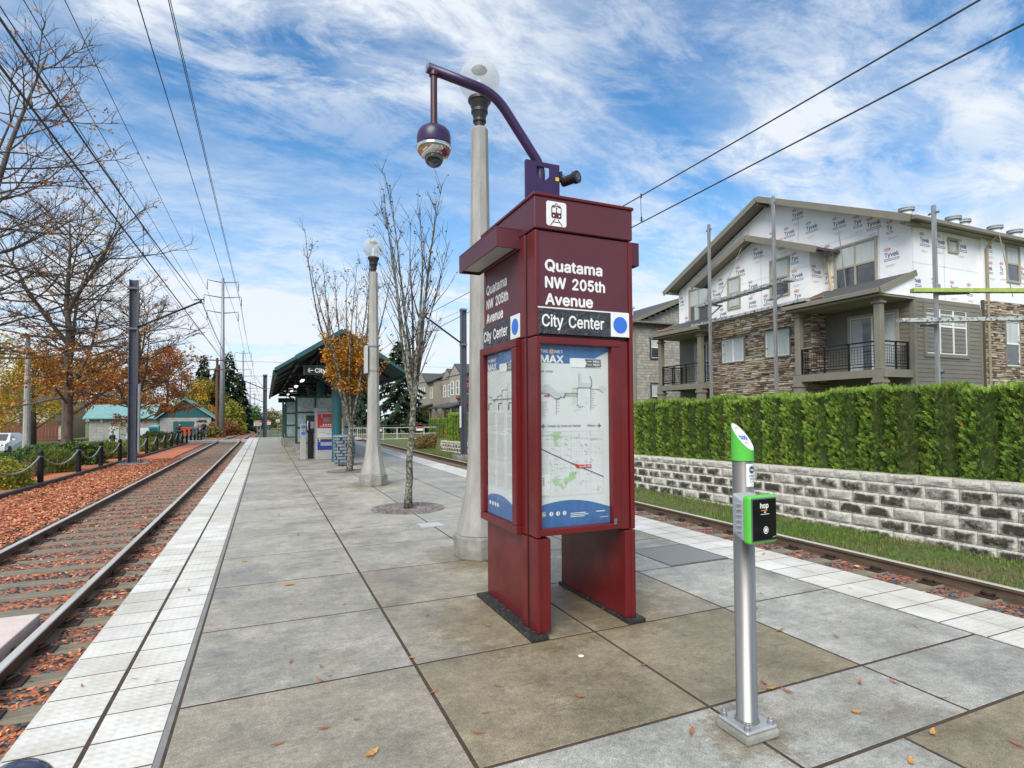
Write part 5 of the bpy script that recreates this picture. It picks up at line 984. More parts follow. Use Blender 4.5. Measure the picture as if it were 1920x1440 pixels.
def tree_grate(x, y, label, seed):
    root = thing('tree_grate', label, 'tree grate', (x, y, 0), 'tree pits with grates')
    g = MB(); rr = .60; n = 40
    for k in range(n):
        a0, a1 = 2 * math.pi * k / n, 2 * math.pi * (k + 1) / n
        for ra, rb in ((.14, .17), (.585, .615), (.30, .315), (.44, .455)): g.poly([(x + ra * math.cos(a0), y + ra * math.sin(a0), .007), (x + rb * math.cos(a0), y + rb * math.sin(a0), .007), (x + rb * math.cos(a1), y + rb * math.sin(a1), .007), (x + ra * math.cos(a1), y + ra * math.sin(a1), .007)])
        g.beam((x + .17 * math.cos(a0), y + .17 * math.sin(a0), .004), (x + .585 * math.cos(a0), y + .585 * math.sin(a0), .004), .022, .006)
    g.build('grate_bars', pm('iron_grate', (.30, .28, .28), (.20, .18, .185), rough=.7, scale=20), root)
    b = MB(); b.lathe((x, y, 0), [(.61, .0005), (.61, .002)], 40); b.build('pit_bed', pm('pit_litter', (.30, .25, .23), (.11, .10, .095), rough=.9, scale=40), root)
    r = random.Random(seed); c = MB()
    for _ in range(420):
        a, q = r.uniform(0, 6.283), .6 * math.sqrt(r.random()); s = r.uniform(.012, .03); p = Vector((x + q * math.cos(a), y + q * math.sin(a), .006 + r.uniform(0, .012))); th = r.uniform(0, 6.28); u = Vector((math.cos(th), math.sin(th), r.uniform(-.2, .3))) * s; w = Vector((-math.sin(th), math.cos(th), r.uniform(-.2, .2))) * s * .5
        c.col = jit(r.choice([(.26, .10, .05), (.16, .12, .10), (.20, .17, .15), (.34, .15, .06), (.10, .12, .04)] if q > .2 else [(.09, .14, .03), (.3, .14, .04), (.14, .16, .05)]), r); c.poly([p - u, p + w, p + u, p - w])
    c.build('litter', M['chip'], root, kind='stuff')
tree_grate(2.2, 9.40, 'round iron tree grate at the foot of the bare spotted tree', 1); tree_grate(2.165, 16.35, 'leaf covered tree grate under the orange leaved tree', 2)
# fallen leaves
def leaf_mesh(kind, seed):
    r = random.Random(seed); mb = MB(); n = 7; L_ = .045; w = .010 if kind == 'narrow' else .019
    col = r.choice([(.46, .17, .06), (.36, .12, .05), (.55, .27, .08), (.24, .09, .045)]); up, lo = [], []
    for i in range(n + 1):
        t_ = i / n; q = w * math.sin(math.pi * min(1, t_ * 1.02 + .0)) ** .8 * (1 + (.25 if kind == 'lobed' and i % 2 else -.1 if kind == 'lobed' else 0)); z = .004 + .010 * (t_ - .5) ** 2 * 4 + r.uniform(0, .003)
        up.append((L_ * (t_ * 2 - 1), q, z + .004)); lo.append((L_ * (t_ * 2 - 1), -q, z + .003))
    for i in range(n): mb.col = jit(col, r, .15); mb.poly([lo[i], lo[i + 1], up[i + 1], up[i]])
    return mb.build('fallen_leaf', M['chip'], loc=(0, 0, 0), label='narrow orange brown leaf lying on the platform paving', cat='leaf', group='leaves fallen on the platform')
lk = [leaf_mesh('narrow', 3), leaf_mesh('narrow', 4), leaf_mesh('lobed', 5), leaf_mesh('narrow', 8)]
spots = [(1.22, 3.02), (.27, 2.97), (.45, 2.66), (.06, 2.92), (.95, 2.62), (1.05, 2.78), (1.58, 2.72), (2.62, 2.42), (2.66, 2.30), (2.42, 2.38), (3.55, 3.35), (3.9, 3.62), (3.35, 2.95), (3.62, 2.72), (3.9, 2.9), (4.3, 2.6), (3.12, 2.2), (3.3, 2.12), (2.62, 1.62), (2.95, 1.72), (3.2, 1.5), (1.3, 1.95), (1.9, 2.2), (2.8, 2.0), (-.58, 3.9), (-.7, 3.98), (-.96, 4.0), (-.62, 5.8), (.32, 3.7), (.15, 3.85), (1.5, 3.9), (1.15, 4.3), (.6, 4.85), (.2, 5.6), (1.4, 5.6), (-.2, 6.7), (.4, 7.9), (1.2, 8.1), (3.0, 6.4), (3.5, 6.1), (.2, 9.6), (3.6, 8.9), (2.9, 10.6), (1.1, 11.4), (2.4, 14.4), (1.6, 15.6), (2.8, 15.4), (2.2, 15.2), (1.3, 16.9), (-.9, 6.6), (4.72, 3.4), (5.0, 4.6), (3.36, 1.9), (3.36, 2.1), (2.14, 2.9), (.862, 3.1), (.864, 3.6), (.3, 3.505), (2.6, 2.36), (3.9, 2.355)]
r = random.Random(9); seen = set()
for i, (x, y) in enumerate(spots):
    p = lk[i] if i < 4 else copy_tree(lk[r.randrange(4)]); s = r.uniform(.45, .95) if y < 5 else r.uniform(.7, 1.2)
    p.location = (x, y, .003 if -.42 < x < 4.54 else .005); p.rotation_euler = (0, 0, r.uniform(0, 6.28)); p.scale = (s, s * r.uniform(.7, 1.2), s)
b = MB(); b.lathe((1.86, 3.18, 0), [(.018, .001), (.020, .004), (.014, .006)], 12); b.build('gum_spot', M['white'], label='flattened white spot of gum on the brown slab before the kiosk', cat='gum')
# ------------------------------------------------------------------ left side: edging, bollards, mast
def kx(y): return -5.70 + .022 * (y - 18)
e = MB()
for y0 in range(6, 30, 3): e.beam((kx(y0), y0, -.30), (kx(y0 + 3), y0 + 2.99, -.30), .13, .12)
for i in range(8): pass
for yk in range(31, 46, 3): e.beam((kx(yk), yk, -.31), (kx(yk + 3), yk + 2.99, -.31), .13, .11)
e.build('edging', pm('black_rubber_edging', (.055, .06, .065), (.03, .034, .04), rough=.7, scale=6, bump=.2), bevel=.015, label='low black edging strip along the mulch beside the left track', cat='edging')
by_ = [16.6, 19.84, 23.07, 25.6, 28.3, 30.9, 33.4, 35.9, 38.3, 40.5, 42.6, 44.6, 46.6, 48.6, 50.6, 52.6, 54.6]
bo = thing('bollard', 'black round bollard in the row linked by sagging grey rope beside the mulch', 'bollard', (0, 0, 0), 'rope linked bollards beside the left track', local=True)
MB().lathe((0, 0, 0), [(.072, -.2), (.072, .90), (.068, .93), (.05, .96), (.018, .975)], 18).build('post', M['blackmet'], bo, smooth=False)
MB().lathe((0, 0, .78), [(.075, 0), (.075, .04)], 18).build('rope_collar', M['galvdark'], bo)
cs = []
for i, y in enumerate(by_):
    o = bo if i == 0 else copy_tree(bo); x = kx(y) - .12; z = -.33 + drop(y); o.location = (x, y, z); cs.append((x, y, z))
rope = pm('grey_rope', (.34, .36, .34), (.24, .26, .25), rough=.8, scale=30)
for i in range(len(cs) - 1):
    (xa, ya, za), (xb, yb2, zb) = cs[i], cs[i + 1]
    if ya > 50: continue
    pts = [(xa + (xb - xa) * k / 12, ya + .08 + (yb2 - ya - .16) * k / 12, za + (zb - za) * k / 12 + .80 - .34 * (1 - ((k - 6) / 6) ** 2)) for k in range(13)]
    MB().tube(pts, .022, 6).build('rope', rope, label='grey rope sagging between two black bollards beside the left track', cat='rope', group='ropes between the bollards', smooth=True)
def hmast(name, x, y, zb, ztop, w, label, group, arm=None, base=True):
    root = thing(name, label, 'catenary mast', (x, y, zb), group)
    b = MB(); h = w / 2; f_ = w * .1
    b.box(x - h, x - h + f_, y - h, y + h, zb + .06, ztop); b.box(x + h - f_, x + h, y - h, y + h, zb + .06, ztop); b.box(x - h + f_ + .001, x + h - f_ - .001, y - f_ / 2, y + f_ / 2, zb + .06, ztop)
    b.build('column', M['mast'], root)
    if base:
        MB().box(x - w * 1.2, x + w * 1.2, y - w * 1.2, y + w * 1.2, zb, zb + .058).build('base_plate', M['galvdark'], root, bevel=.01)
        for sx in (-1, 1):
            for sy in (-1, 1): MB().lathe((x + sx * w * .9, y + sy * w * .9, zb + .058), [(.03, 0), (.03, .05), (.018, .052), (.018, .12)], 8).build('anchor_bolt', M['galvdark'], root)
    if arm:
        xa, z0, z1 = arm
        b = MB(); b.tube([(x, y, z0), (xa, y, z1)], .04, 8); b.build('cantilever_arm', M['blackmet'], root)
        b = MB(); b.tube([(x, y, z1 + .35), (xa + (x - xa) * .25, y, z0 + (z1 - z0) * .75)], .008, 5); b.build('stay_wire', M['galvdark'], root)
        s = 1 if xa > x else -1
        b = MB(); b.lathe((xa, y, z1 - .08), [(.03, 0), (.06, .03), (.03, .05), (.06, .08), (.03, .11), (.06, .14), (.03, .17)], 10); b.tube([(xa - s * .25, y, z1 + .05), (xa + s * .12, y, z1 + .10)], .03, 6); b.build('insulator', pm('brown_insulator', (.09, .06, .05), (.07, .045, .04), rough=.35), root)
        b = MB(); b.tube([(x, y, z0 - .02), (x + s * .9, y, 5.35), (xa, y, 5.20)], .018, 6); b.build('steady_arm', M['galvdark'], root)
        for zc in (z0, z1 + .35): b = MB(); b.box(x - h - .02, x + h + .02, y - h - .02, y + h + .02, zc - .04, zc + .04); b.build('clamp_band', M['galvdark'], root)
    return root
hmast('catenary_mast', -4.95, 27.15, -.33, 7.15, .29, 'tall dark grey steel catenary mast standing on the mulch beside the left track', 'catenary masts', (-2.55, 5.15, 6.45))
b = MB(); b.box(-5.75, -4.35, 26.6, 27.75, -.42, -.30); b.build('mast_footing', M['concbase'], label='dark concrete footing under the mast in the mulch', cat='footing', bevel=.02)
b = MB(); b.box(-4.765, -4.70, 27.05, 27.25, .1, 2.9); b.build('cable_conduit', M['greyplastic'], bpy.data.objects['catenary_mast'])
hmast('catenary_mast', 8.15, 24.1, -.25, 6.33, .24, 'blue grey steel catenary mast beside the right track in front of the hedge', 'catenary masts', (6.3, 4.72, 5.95))
b = MB(); b.box(7.72, 8.58, 23.7, 24.5, -.55, -.23); b.build('mast_footing', M['concbase'], label='grey concrete block footing under the mast by the hedge', cat='footing', bevel=.02)
b = MB(); b.box(7.93, 7.965, 23.88, 24.02, 1.0, 1.95); b.build('notice_plate', M['white'], bpy.data.objects['catenary_mast.001'])
for i, (x, y, zt_, wd) in enumerate(((-.06, 58, 5.5, .36), (-.1, 92, 5.0, .33), (.0, 130, 4.6, .3))):
    hmast('catenary_mast', x, y, -.45 + drop(y), zt_, wd, ('grey steel mast standing between the tracks just past the platform end', 'distant grey mast between the tracks, second past the platform', 'farthest thin mast between the tracks near the vanishing point')[i], 'catenary masts', (-2.4, zt_ - 1.4, zt_ - .4), base=False)
# ------------------------------------------------------------------ wires
mw = pm('dark_wire', (.035, .035, .04), (.05, .05, .055), rough=.5, metal=.3)
def wire(name, pts, rad, label, cat, group=None): return MB().tube(pts, rad, 5, False).build(name, mw, label=label, cat=cat, group=group, loc=pts[0])
def sagged(p, q, sag, n=24):
    p, q = Vector(p), Vector(q); return [p.lerp(q, k / n) - Vector((0, 0, sag * 4 * (k / n) * (1 - k / n))) for k in range(n + 1)]
mA = sagged((-2.5, -20, 6.45), (-2.5, 27.15, 6.40), .82)[:-1] + sagged((-2.5, 27.15, 6.40), (-2.5, 58, 6.0), .5, 8)[:-1] + sagged((-2.5, 58, 6.0), (-2.5, 130, 4.9), .3, 6)
wire('messenger_wire', mA, .015, 'upper thick overhead wire above the left track', 'overhead wire')
cB = [(-2.5, -20, 5.15), (-2.5, 47, 5.13), (-2.5, 58, 4.95), (-2.5, 130, 3.8)]
wire('contact_wire', cB, .016, 'lower thick contact wire above the left track', 'overhead wire')
mR = sagged((6.42, -24, 6.1), (6.42, 24.1, 5.95), .42)[:-1] + sagged((6.42, 24.1, 5.95), (6.42, 60, 5.6), .4, 8)
wire('messenger_wire', mR, .011, 'upper overhead wire above the right track, crossing the sky over the houses', 'overhead wire')
wire('contact_wire', [(6.42, -24, 5.18), (6.42, 60, 5.05)], .011, 'lower contact wire above the right track, crossing the sky over the houses', 'overhead wire')
for x, y, z0, z1, lb in ((-2.5, 8.1, 5.15, 5.66, 'nearest thin dropper joining the two wires above the left track'), (-2.5, 14.6, 5.15, 5.73, 'second thin dropper joining the two wires above the left track'), (6.42, 8.6, 5.18, 5.64, 'thin dropper joining the two wires over the right track above the kiosk')):
    b = MB(); b.tube([(x, y, z0), (x, y + .02, z1)], .006, 5); b.tube([(x, y, z0 - .03), (x, y, z0 + .05)], .018, 6); b.tube([(x, y, z1 - .05), (x, y, z1 + .03)], .016, 6); b.build('dropper', mw, label=lb, cat='wire dropper')
def tpole(x, y, zb, ztop, label, sc_=1):
    root = thing('transmission_pole', label, 'utility pole', (x, y, zb), 'steel transmission poles along the line')
    MB().tube([(x, y, zb), (x, y, zb + (ztop - zb) * .45), (x, y, ztop)], [.36, .27, .14], 12).build('pole', M['galv'], root, smooth=True)
    ends = []
    for dz in (.45, 2.35, 4.3):
        w = 1.75 if dz != 2.35 else 2.1
        for s in (-1, 1):
            MB().tube([(x, y, ztop - dz - .12), (x + s * w * .5, y, ztop - dz - .02), (x + s * w, y, ztop - dz + .12)], [.075, .06, .04], 6).build('cross_arm', M['galvdark'], root)
            MB().lathe((x + s * w, y, ztop - dz - 1.15), [(.03, 0)] + [((.075 if k % 2 else .035), .1 + k * .09) for k in range(11)] + [(.02, 1.25)], 6).build('insulator', M['galvdark'], root); ends.append((x + s * w, y, ztop - dz - 1.15))
    return ends
E1 = tpole(-5, 79.3, -1.75, 19.0, 'tallest grey steel transmission pole, the nearest of the row beyond the left track'); E2 = tpole(-4.9, 146, -3, 16.9, 'second steel transmission pole of the row, right of the nearest one'); E3 = tpole(-4.7, 203, -4, 13.2, 'third steel transmission pole, small beside the distant mast'); E4 = tpole(-4.4, 265, -5, 11.5, 'farthest steel transmission pole, tiny near the vanishing point')
nm = ['top left', 'top right', 'middle left', 'middle right', 'lowest left', 'lowest right']
for i in range(6):
    e0 = E1[i]; p0 = (e0[0], -30, e0[2] + .4)
    pts = sagged(p0, e0, .9)[:-1] + sagged(e0, E2[i], .9, 8)[:-1] + sagged(E2[i], E3[i], .6, 4) + [E4[i]]
    wire('power_line', pts, .017, 'high power line hung from the %s arms of the steel transmission poles' % nm[i], 'power line', 'high power lines on the left')
wp = thing('wooden_utility_pole', 'brown wooden utility pole with two crossarms beside the nearest steel pole', 'utility pole', (-5.35, 76, -1.7))
MB().tube([(-5.35, 76, -1.7), (-5.35, 76, 8.6)], [.19, .14], 10).build('pole', pm('brown_timber_pole', (.16, .075, .04), (.09, .045, .028), rough=.9, scale=3, stretch=(3, 3, .3)), wp)
for z in (8.3, 7.2):
    b = MB(); b.box(-6.7, -4.0, 75.75, 75.87, z - .07, z + .07); b.build('crossarm', M['bark'], wp)
for i, x in enumerate((-6.5, -5.9, -4.3)): wire('power_line', sagged((x - .4, -25, 9.3), (x, 75.8, 8.45), 1.1), .010, ('thin low power line from the left end of the wooden crossarm', 'thin low power line from beside the wooden pole on its crossarm', 'thin low power line from the right end of the wooden crossarm')[i], 'power line', 'low power lines from the wooden pole')
for i, z in enumerate((7.4, 9.8, 12.6)): wire('power_line', sagged((-70, 120, z + 1), (60, 122, z), .8), .022, ('lowest', 'middle', 'highest')[i] + ' of the three thin lines crossing level behind the shelter roof', 'power line', 'level lines crossing the track')
# ------------------------------------------------------------------ trees
def dirv(az, el): return Vector((math.cos(az) * math.cos(el), math.sin(az) * math.cos(el), math.sin(el)))
def limb(mb, p, d, L_, r0, r1, segs, sides, rng, wob=.12, up=0.0):
    pts = [Vector(p)]; d = Vector(d); rs = [r0]
    for i in range(segs):
        d = (d + Vector((rng.uniform(-wob, wob), rng.uniform(-wob, wob), rng.uniform(-wob, wob) + up))).normalized(); pts.append(pts[-1] + d * (L_ / segs)); rs.append(r0 + (r1 - r0) * (i + 1) / segs)
    mb.tube(pts, rs, sides, False); return pts
def along(pts, t):
    k = t * (len(pts) - 1); i = min(int(k), len(pts) - 2); return pts[i].lerp(pts[i + 1], k - i), (pts[i + 1] - pts[i]).normalized()
def leafq(mb, p, s, col, rng):
    d = Vector((rng.uniform(-1, 1), rng.uniform(-1, 1), rng.uniform(-.8, .5))).normalized(); w = d.cross(Vector((rng.uniform(-1, 1), rng.uniform(-1, 1), rng.uniform(-1, 1)))).normalized()
    mb.col = jit(col, rng, .3); mb.poly([p, p + d * s * .5 + w * s * .33, p + d * s, p + d * s * .5 - w * s * .33])
OAK = [(.44, .15, .025), (.50, .22, .03), (.33, .11, .03), (.22, .09, .035), (.52, .28, .045), (.38, .14, .03)]
def lateral_tree(label, x, y, zb, H, r0, n1, n2, n3, seed, lmax, leaf_n, lsize, pal, leafprob, lean=(0, 0), t0=.20, azlim=None, twr=.006, name='autumn_tree', group='big autumn trees on the left', tw=1.0, forks=0, pw=.45):
    r = random.Random(seed); root = thing(name, label, 'tree', (x, y, zb), group); tm, tw_, lf = MB(), MB(), MB()
    pts = [Vector((x + lean[0] * k / 9 * (k / 9) + r.uniform(-.08, .08), y + lean[1] * k / 9, zb + H * k / 9)) for k in range(10)]
    tm.tube(pts, [r0 * (1.25 if k == 0 else 1) * (1 - .88 * k / 9) for k in range(10)], 10)
    tips = []; stems = [(pts, t0, 1.0, H, n1)]
    for k in range(forks):
        p, _ = along(pts, .22 + .13 * k + r.uniform(0, .05)); az = 2.1 * k + .8 + seed; L_ = H * r.uniform(.42, .55); q = limb(tm, p, dirv(az, R(r.uniform(52, 66))), L_, r0 * .42, .015, 8, 7, r, .09, .05); stems.append((q, .12, .8, L_, int(n1 * .36)))
    for sp, ts, kk, HL, cnt in stems:
        for i in range(cnt):
            t_ = ts + (1 - ts) * ((i + r.random()) / cnt) * .97; p, dd = along(sp, t_); az = i * 2.4 + r.uniform(-.6, .6)
            if azlim and r.random() < azlim[2]: az = r.uniform(azlim[0], azlim[1])
            hz_ = (p.z - zb) / H; L_ = (lmax * kk * (1 - t_) ** pw * (.6 + .4 * min(1, t_ * 3)) * r.uniform(.55, 1.15) + .5); el = R(-8 + 46 * t_ + r.uniform(-16, 18)) + (.3 if t_ < .3 and r.random() < .5 else 0)
            q = limb(tm, p, dirv(az, el), L_, r0 * kk * (.30 - .20 * t_), .008, 8, 6, r, .15, r.uniform(-.03, .05))
            for j in range(n2):
                u = .18 + .82 * (j + r.random()) / n2; p2, d2 = along(q, min(u, .99)); side = 1 if j % 2 else -1
                rot = Matrix.Rotation(side * R(r.uniform(20, 70)), 3, 'Z'); d3 = (rot @ d2 + Vector((0, 0, r.uniform(-.25, .40)))).normalized()
                q2 = limb(tw_, p2, d3, L_ * .42 * (1.15 - u) * r.uniform(.5, 1.25) + .28, twr * 2.4, twr, 5, 4, r, .20, .015)
                for k in range(n3):
                    u3 = .2 + .8 * (k + r.random()) / n3; p3, d4 = along(q2, min(u3, .99)); rot = Matrix.Rotation((1 if k % 2 else -1) * R(r.uniform(15, 70)), 3, 'Z'); d5 = (rot @ d4 + Vector((0, 0, r.uniform(-.3, .45)))).normalized()
                    q3 = limb(tw_, p3, d5, r.uniform(.2, .8) * tw, twr, twr * .5, 3, 3, r, .26, .0); tips.append((q3, hz_))
    for _ in range(leaf_n // 5):
        q3, t_ = tips[r.randrange(len(tips))]
        if r.random() > leafprob(t_): continue
        c0, _ = along(q3, r.uniform(.3, .99)); cl_ = r.choice(pal)
        for _k in range(5): leafq(lf, c0 + Vector((r.gauss(0, .09), r.gauss(0, .09), r.gauss(-.04, .06))), r.uniform(*lsize), cl_, r)
    tm.build('trunk', M['bark'], root, smooth=True); tw_.build('twigs', M['twig'], root); lf.build('crown', M['leaf'], root); return root
lateral_tree('big bare topped autumn tree with orange lower leaves, its dark trunk rising behind the bollards', -10.5, 40, -1.2, 14.0, .33, 44, 9, 5, 5, 7.2, 66000, (.09, .17), OAK, lambda t: max(.02, 1 - max(0, t - .18) * 3.0), twr=.007, tw=1.2, forks=4, pw=.32)
lateral_tree('second autumn tree with upswept limbs standing close behind the dark steel mast', -8.0, 45.5, -1.1, 11.2, .22, 26, 9, 4, 9, 5.6, 30000, (.09, .18), OAK + [(.32, .09, .03)], lambda t: max(.03, 1 - max(0, t - .16) * 2.4), twr=.0075, tw=1.2, forks=3, pw=.35)
lateral_tree('nearest leafless tree at the left edge, thin dark branches reaching into the sky', -8.75, 22.0, -.9, 14.0, .20, 34, 9, 4, 21, 4.6, 2600, (.07, .13), OAK, lambda t: .6 if t > .3 else .2, lean=(2.4, 0), t0=.30, azlim=(-.9, .9, .45), twr=.005, tw=1.0, forks=2, pw=.35)
# blurry band of yellow and red trees farther back
def clump_tree(label, x, y, zb, H, w, pal, seed, n, ls, group, name='autumn_tree', trunk=.3, base=.22, cone=0):
    r = random.Random(seed); root = thing(name, label, 'tree', (x, y, zb), group); tm, lf = MB(), MB()
    top = Vector((x + r.uniform(-.3, .3), y, zb + H * .9)); tm.tube([(x, y, zb), (x + r.uniform(-.2, .2), y, zb + H * .4), top], [trunk, trunk * .7, .04], 8)
    bl = []
    for i in range(26):
        t_ = base + (1 - base) * r.random() ** .8; q = w * (1 - abs(t_ - .5) * 1.1) * (1 - cone * t_) * r.uniform(.3, 1); a = r.uniform(0, 6.28)
        c = Vector((x + q * math.cos(a), y + q * math.sin(a), zb + H * t_)); bl.append((c, w * r.uniform(.18, .36), r.choice(pal)))
        p0 = Vector((x, y, zb + H * max(.15, t_ - .22))); tm.tube([p0, p0.lerp(c, .5) + Vector((0, 0, .1)), c], [trunk * .22, trunk * .13, .02], 4, False)
    for _ in range(n):
        c, q, col = bl[r.randrange(len(bl))]; d = Vector((r.gauss(0, 1), r.gauss(0, 1), r.gauss(0, .8))); d = d.normalized() * q * r.random() ** .4
        leafq(lf, c + d, r.uniform(*ls), col if r.random() < .7 else r.choice(pal), r)
    tm.build('trunk', M['bark'], root, smooth=True); lf.build('crown', M['leaf'], root); return root
YEL = [(.58, .36, .03), (.48, .33, .04), (.62, .42, .06), (.36, .30, .06), (.55, .27, .03)]; REDS = [(.42, .08, .03), (.52, .14, .04), (.32, .07, .035), (.56, .21, .045)]; OLV = [(.13, .14, .03), (.20, .19, .04), (.10, .12, .03), (.30, .22, .05)]
gB = 'autumn trees beyond the car park'
for i, (ratio, Y, H, w, pal, lb) in enumerate(((-.345, 72, 9.2, 4.4, YEL, 'yellow leaved tree at the far left edge behind the parked car'), (-.300, 76, 8.6, 4.2, YEL, 'yellow tree behind the pale concrete light pole'), (-.262, 106, 11.5, 4.8, YEL + OLV, 'yellow green tree right behind the big dark trunk'), (-.232, 108, 12, 4.8, YEL, 'golden tree over the left end of the block building'),
        (-.196, 104, 10.5, 4.6, YEL + REDS, 'orange yellow tree behind the block building left of the steel mast'), (-.168, 108, 12.5, 4.6, OAK, 'brown orange tree behind the teal roof right of the steel mast'), (-.138, 112, 13.5, 4.4, REDS, 'red leaved tree rising behind the teal gable'), (-.118, 110, 12, 3.6, REDS + OAK, 'red orange tree between the teal gable and the conifers'), (-.098, 104, 8, 3.6, OLV, 'olive green leaning tree right of the teal gable'), (-.082, 100, 7.0, 3.2, OLV + YEL, 'low olive yellow tree at the foot of the conifers'))):
    clump_tree(lb, ratio * Y, Y, gz(ratio * Y, Y), H * 1.12, w * 1.1, pal, 50 + i, 6500, (.16, .34), gB)
def conifer(label, x, y, zb, H, w, seed, n, pal, group='conifers', name='conifer', ls=(.25, .55), bare=.04):
    r = random.Random(seed); root = thing(name, label, 'tree', (x, y, zb), group); tm, lf = MB(), MB(); tm.tube([(x, y, zb), (x, y, zb + H * .97)], [H * .022, .03], 8)
    nb = int(H * 9)
    for i in range(nb):
        t_ = bare + (1 - bare) * ((i + r.random()) / nb); L_ = w * (1 - t_) ** .8 * r.uniform(.65, 1.1) + .12; az = i * 2.4 + r.uniform(-.5, .5); p = Vector((x, y, zb + H * t_)); q = [p + dirv(az, 0) * (L_ * k / 4) + Vector((0, 0, L_ * (.22 * (k / 4) - .42 * (k / 4) ** 2))) for k in range(5)]
        tm.tube(q, [.05, .04, .03, .02, .01], 3, False); m_ = max(4, int(n * L_ / (nb * w * .6)))
        for _ in range(m_):
            pp, d = along(q, r.random() ** .7 * .99); s = r.uniform(*ls); d2 = (d + Vector((r.uniform(-.9, .9), r.uniform(-.9, .9), r.uniform(-.7, .25)))).normalized(); ww = d2.cross(Vector((0, 0, 1))).normalized() * s * .28
            lf.col = jit(r.choice(pal), r, .3); lf.poly([pp, pp + d2 * s * .5 + ww, pp + d2 * s - Vector((0, 0, s * .25)), pp + d2 * s * .5 - ww])
    tm.build('trunk', M['bark'], root); lf.build('crown', M['needle'], root); return root
CON = [(.022, .050, .022), (.030, .066, .026), (.016, .038, .018), (.045, .075, .025)]
for i, (x, y, H, w, lb) in enumerate(((-9.6, 108, 13.0, 3.0, 'slim dark conifer, left of the three beyond the block building'), (-7.8, 112, 11.6, 2.8, 'small middle conifer between its two taller neighbours'), (-5.6, 104, 13.2, 3.8, 'broad dark conifer right behind the tallest steel pole'), (-6.7, 102, 11.0, 3.4, 'dense dark conifer in front of the broad one, left of the steel pole'), (-4.2, 108, 10.2, 3.2, 'drooping dark conifer at the right flank of the dark group'))): conifer(lb, x, y, drop(y) - 1, H + 1, w, 80 + i, 5200, CON, 'dark conifers beside the steel pole', ls=(.35, .75))
# ------------------------------------------------------------------ shrubs
def shrub(label, x, y, w, h, pal, seed, n, ls, feathery=False, group='shrubs behind the bollards', zoff=0, d_=None):
    r = random.Random(seed); zb = gz(x, y) + zoff; root = thing('shrub', label, 'shrub', (x, y, zb), group); st, lf = MB(), MB(); d_ = d_ or w
    for i in range(14):
        a = r.uniform(0, 6.28); q = r.uniform(.3, .9); st.tube([(x, y, zb), (x + w * .25 * math.cos(a), y + d_ * .25 * math.sin(a), zb + h * .4), (x + w * .8 * q * math.cos(a), y + d_ * .8 * q * math.sin(a), zb + h * .8 * (1.1 - q * .6))], [.02, .014, .006], 4, False)
    for _ in range(n):
        a = r.uniform(0, 6.28); e_ = math.asin(r.uniform(-.15, 1)); k = (1 + .30 * noise.noise(Vector((math.cos(a) * 2.3 + seed, math.sin(a) * 2.3, e_ * 2.5)))) * r.random() ** .22
        p = Vector((x + w * k * math.cos(a) * math.cos(e_), y + d_ * k * math.sin(a) * math.cos(e_), zb + .08 + h * k * max(0, math.sin(e_) * .92 + .04))); s = r.uniform(*ls)
        if feathery:
            d = (Vector((math.cos(a) * .5, math.sin(a) * .5, 1)) + Vector((r.uniform(-.5, .5), r.uniform(-.5, .5), r.uniform(-.3, .3)))).normalized(); ww = d.cross(Vector((r.uniform(-1, 1), r.uniform(-1, 1), .2))).normalized() * s * .09
            lf.col = jit(r.choice(pal), r, .25); lf.poly([p - d * s * .5, p + ww, p + d * s * .6, p - ww])
        else: leafq(lf, p, s, r.choice(pal), r)
    st.build('stems', M['twig'], root); lf.build('foliage', M['leaf'], root); return root
YG = [(.24, .28, .035), (.33, .34, .045), (.17, .23, .03), (.40, .34, .06), (.28, .22, .045)]; DG = [(.055, .12, .03), (.085, .17, .04), (.04, .085, .025), (.12, .21, .05)]; FE = [(.21, .26, .055), (.17, .21, .045), (.27, .31, .075), (.13, .17, .035)]
shrub('yellow green mounded shrub at the left edge before the first bollard', -6.75, 19.3, .95, .78, YG, 1, 7500, (.05, .09)); shrub('low yellow green shrub behind the mounded one at the left edge', -8.0, 22.3, .9, .85, YG, 2, 5000, (.06, .10))
shrub('broad dark green shrub row at the far left below the parked car', -9.2, 26.2, 1.7, .85, DG, 3, 8000, (.08, .14)); shrub('dark green shrub right of the row, in front of the big trunk', -8.4, 29.2, 1.2, .78, DG, 4, 7000, (.08, .14))
shrub('feathery olive shrub between the first two full bollards', -6.75, 24.0, .75, .78, FE, 5, 7000, (.09, .17), True); shrub('large dark leaved shrub behind the third bollard', -7.0, 27.6, 1.05, .82, DG + YG[:1], 6, 8000, (.08, .14)); shrub('brown twiggy low shrub between green shrubs at left', -7.0, 22.6, .5, .42, [(.20, .12, .085), (.15, .10, .08), (.24, .17, .13)], 7, 2200, (.04, .07))
shrub('feathery olive shrub just left of the dark steel mast', -6.7, 31.2, 1.05, .72, FE, 8, 7000, (.12, .22), True); shrub('feathery green shrub just right of the dark steel mast', -6.55, 36.5, .95, .6, FE + YG[:2], 9, 6000, (.12, .22), True); shrub('low yellow shrub spilling beside the fifth bollard', -6.4, 33.2, .6, .5, YG, 10, 3000, (.06, .11))
shrub('second feathery shrub right of the mast by the rope', -6.5, 40.5, 1.1, .55, FE, 11, 5000, (.13, .24), True); shrub('round light green shrub before the teal door', -6.9, 46, 1.3, .8, FE, 12, 6000, (.14, .26), True)
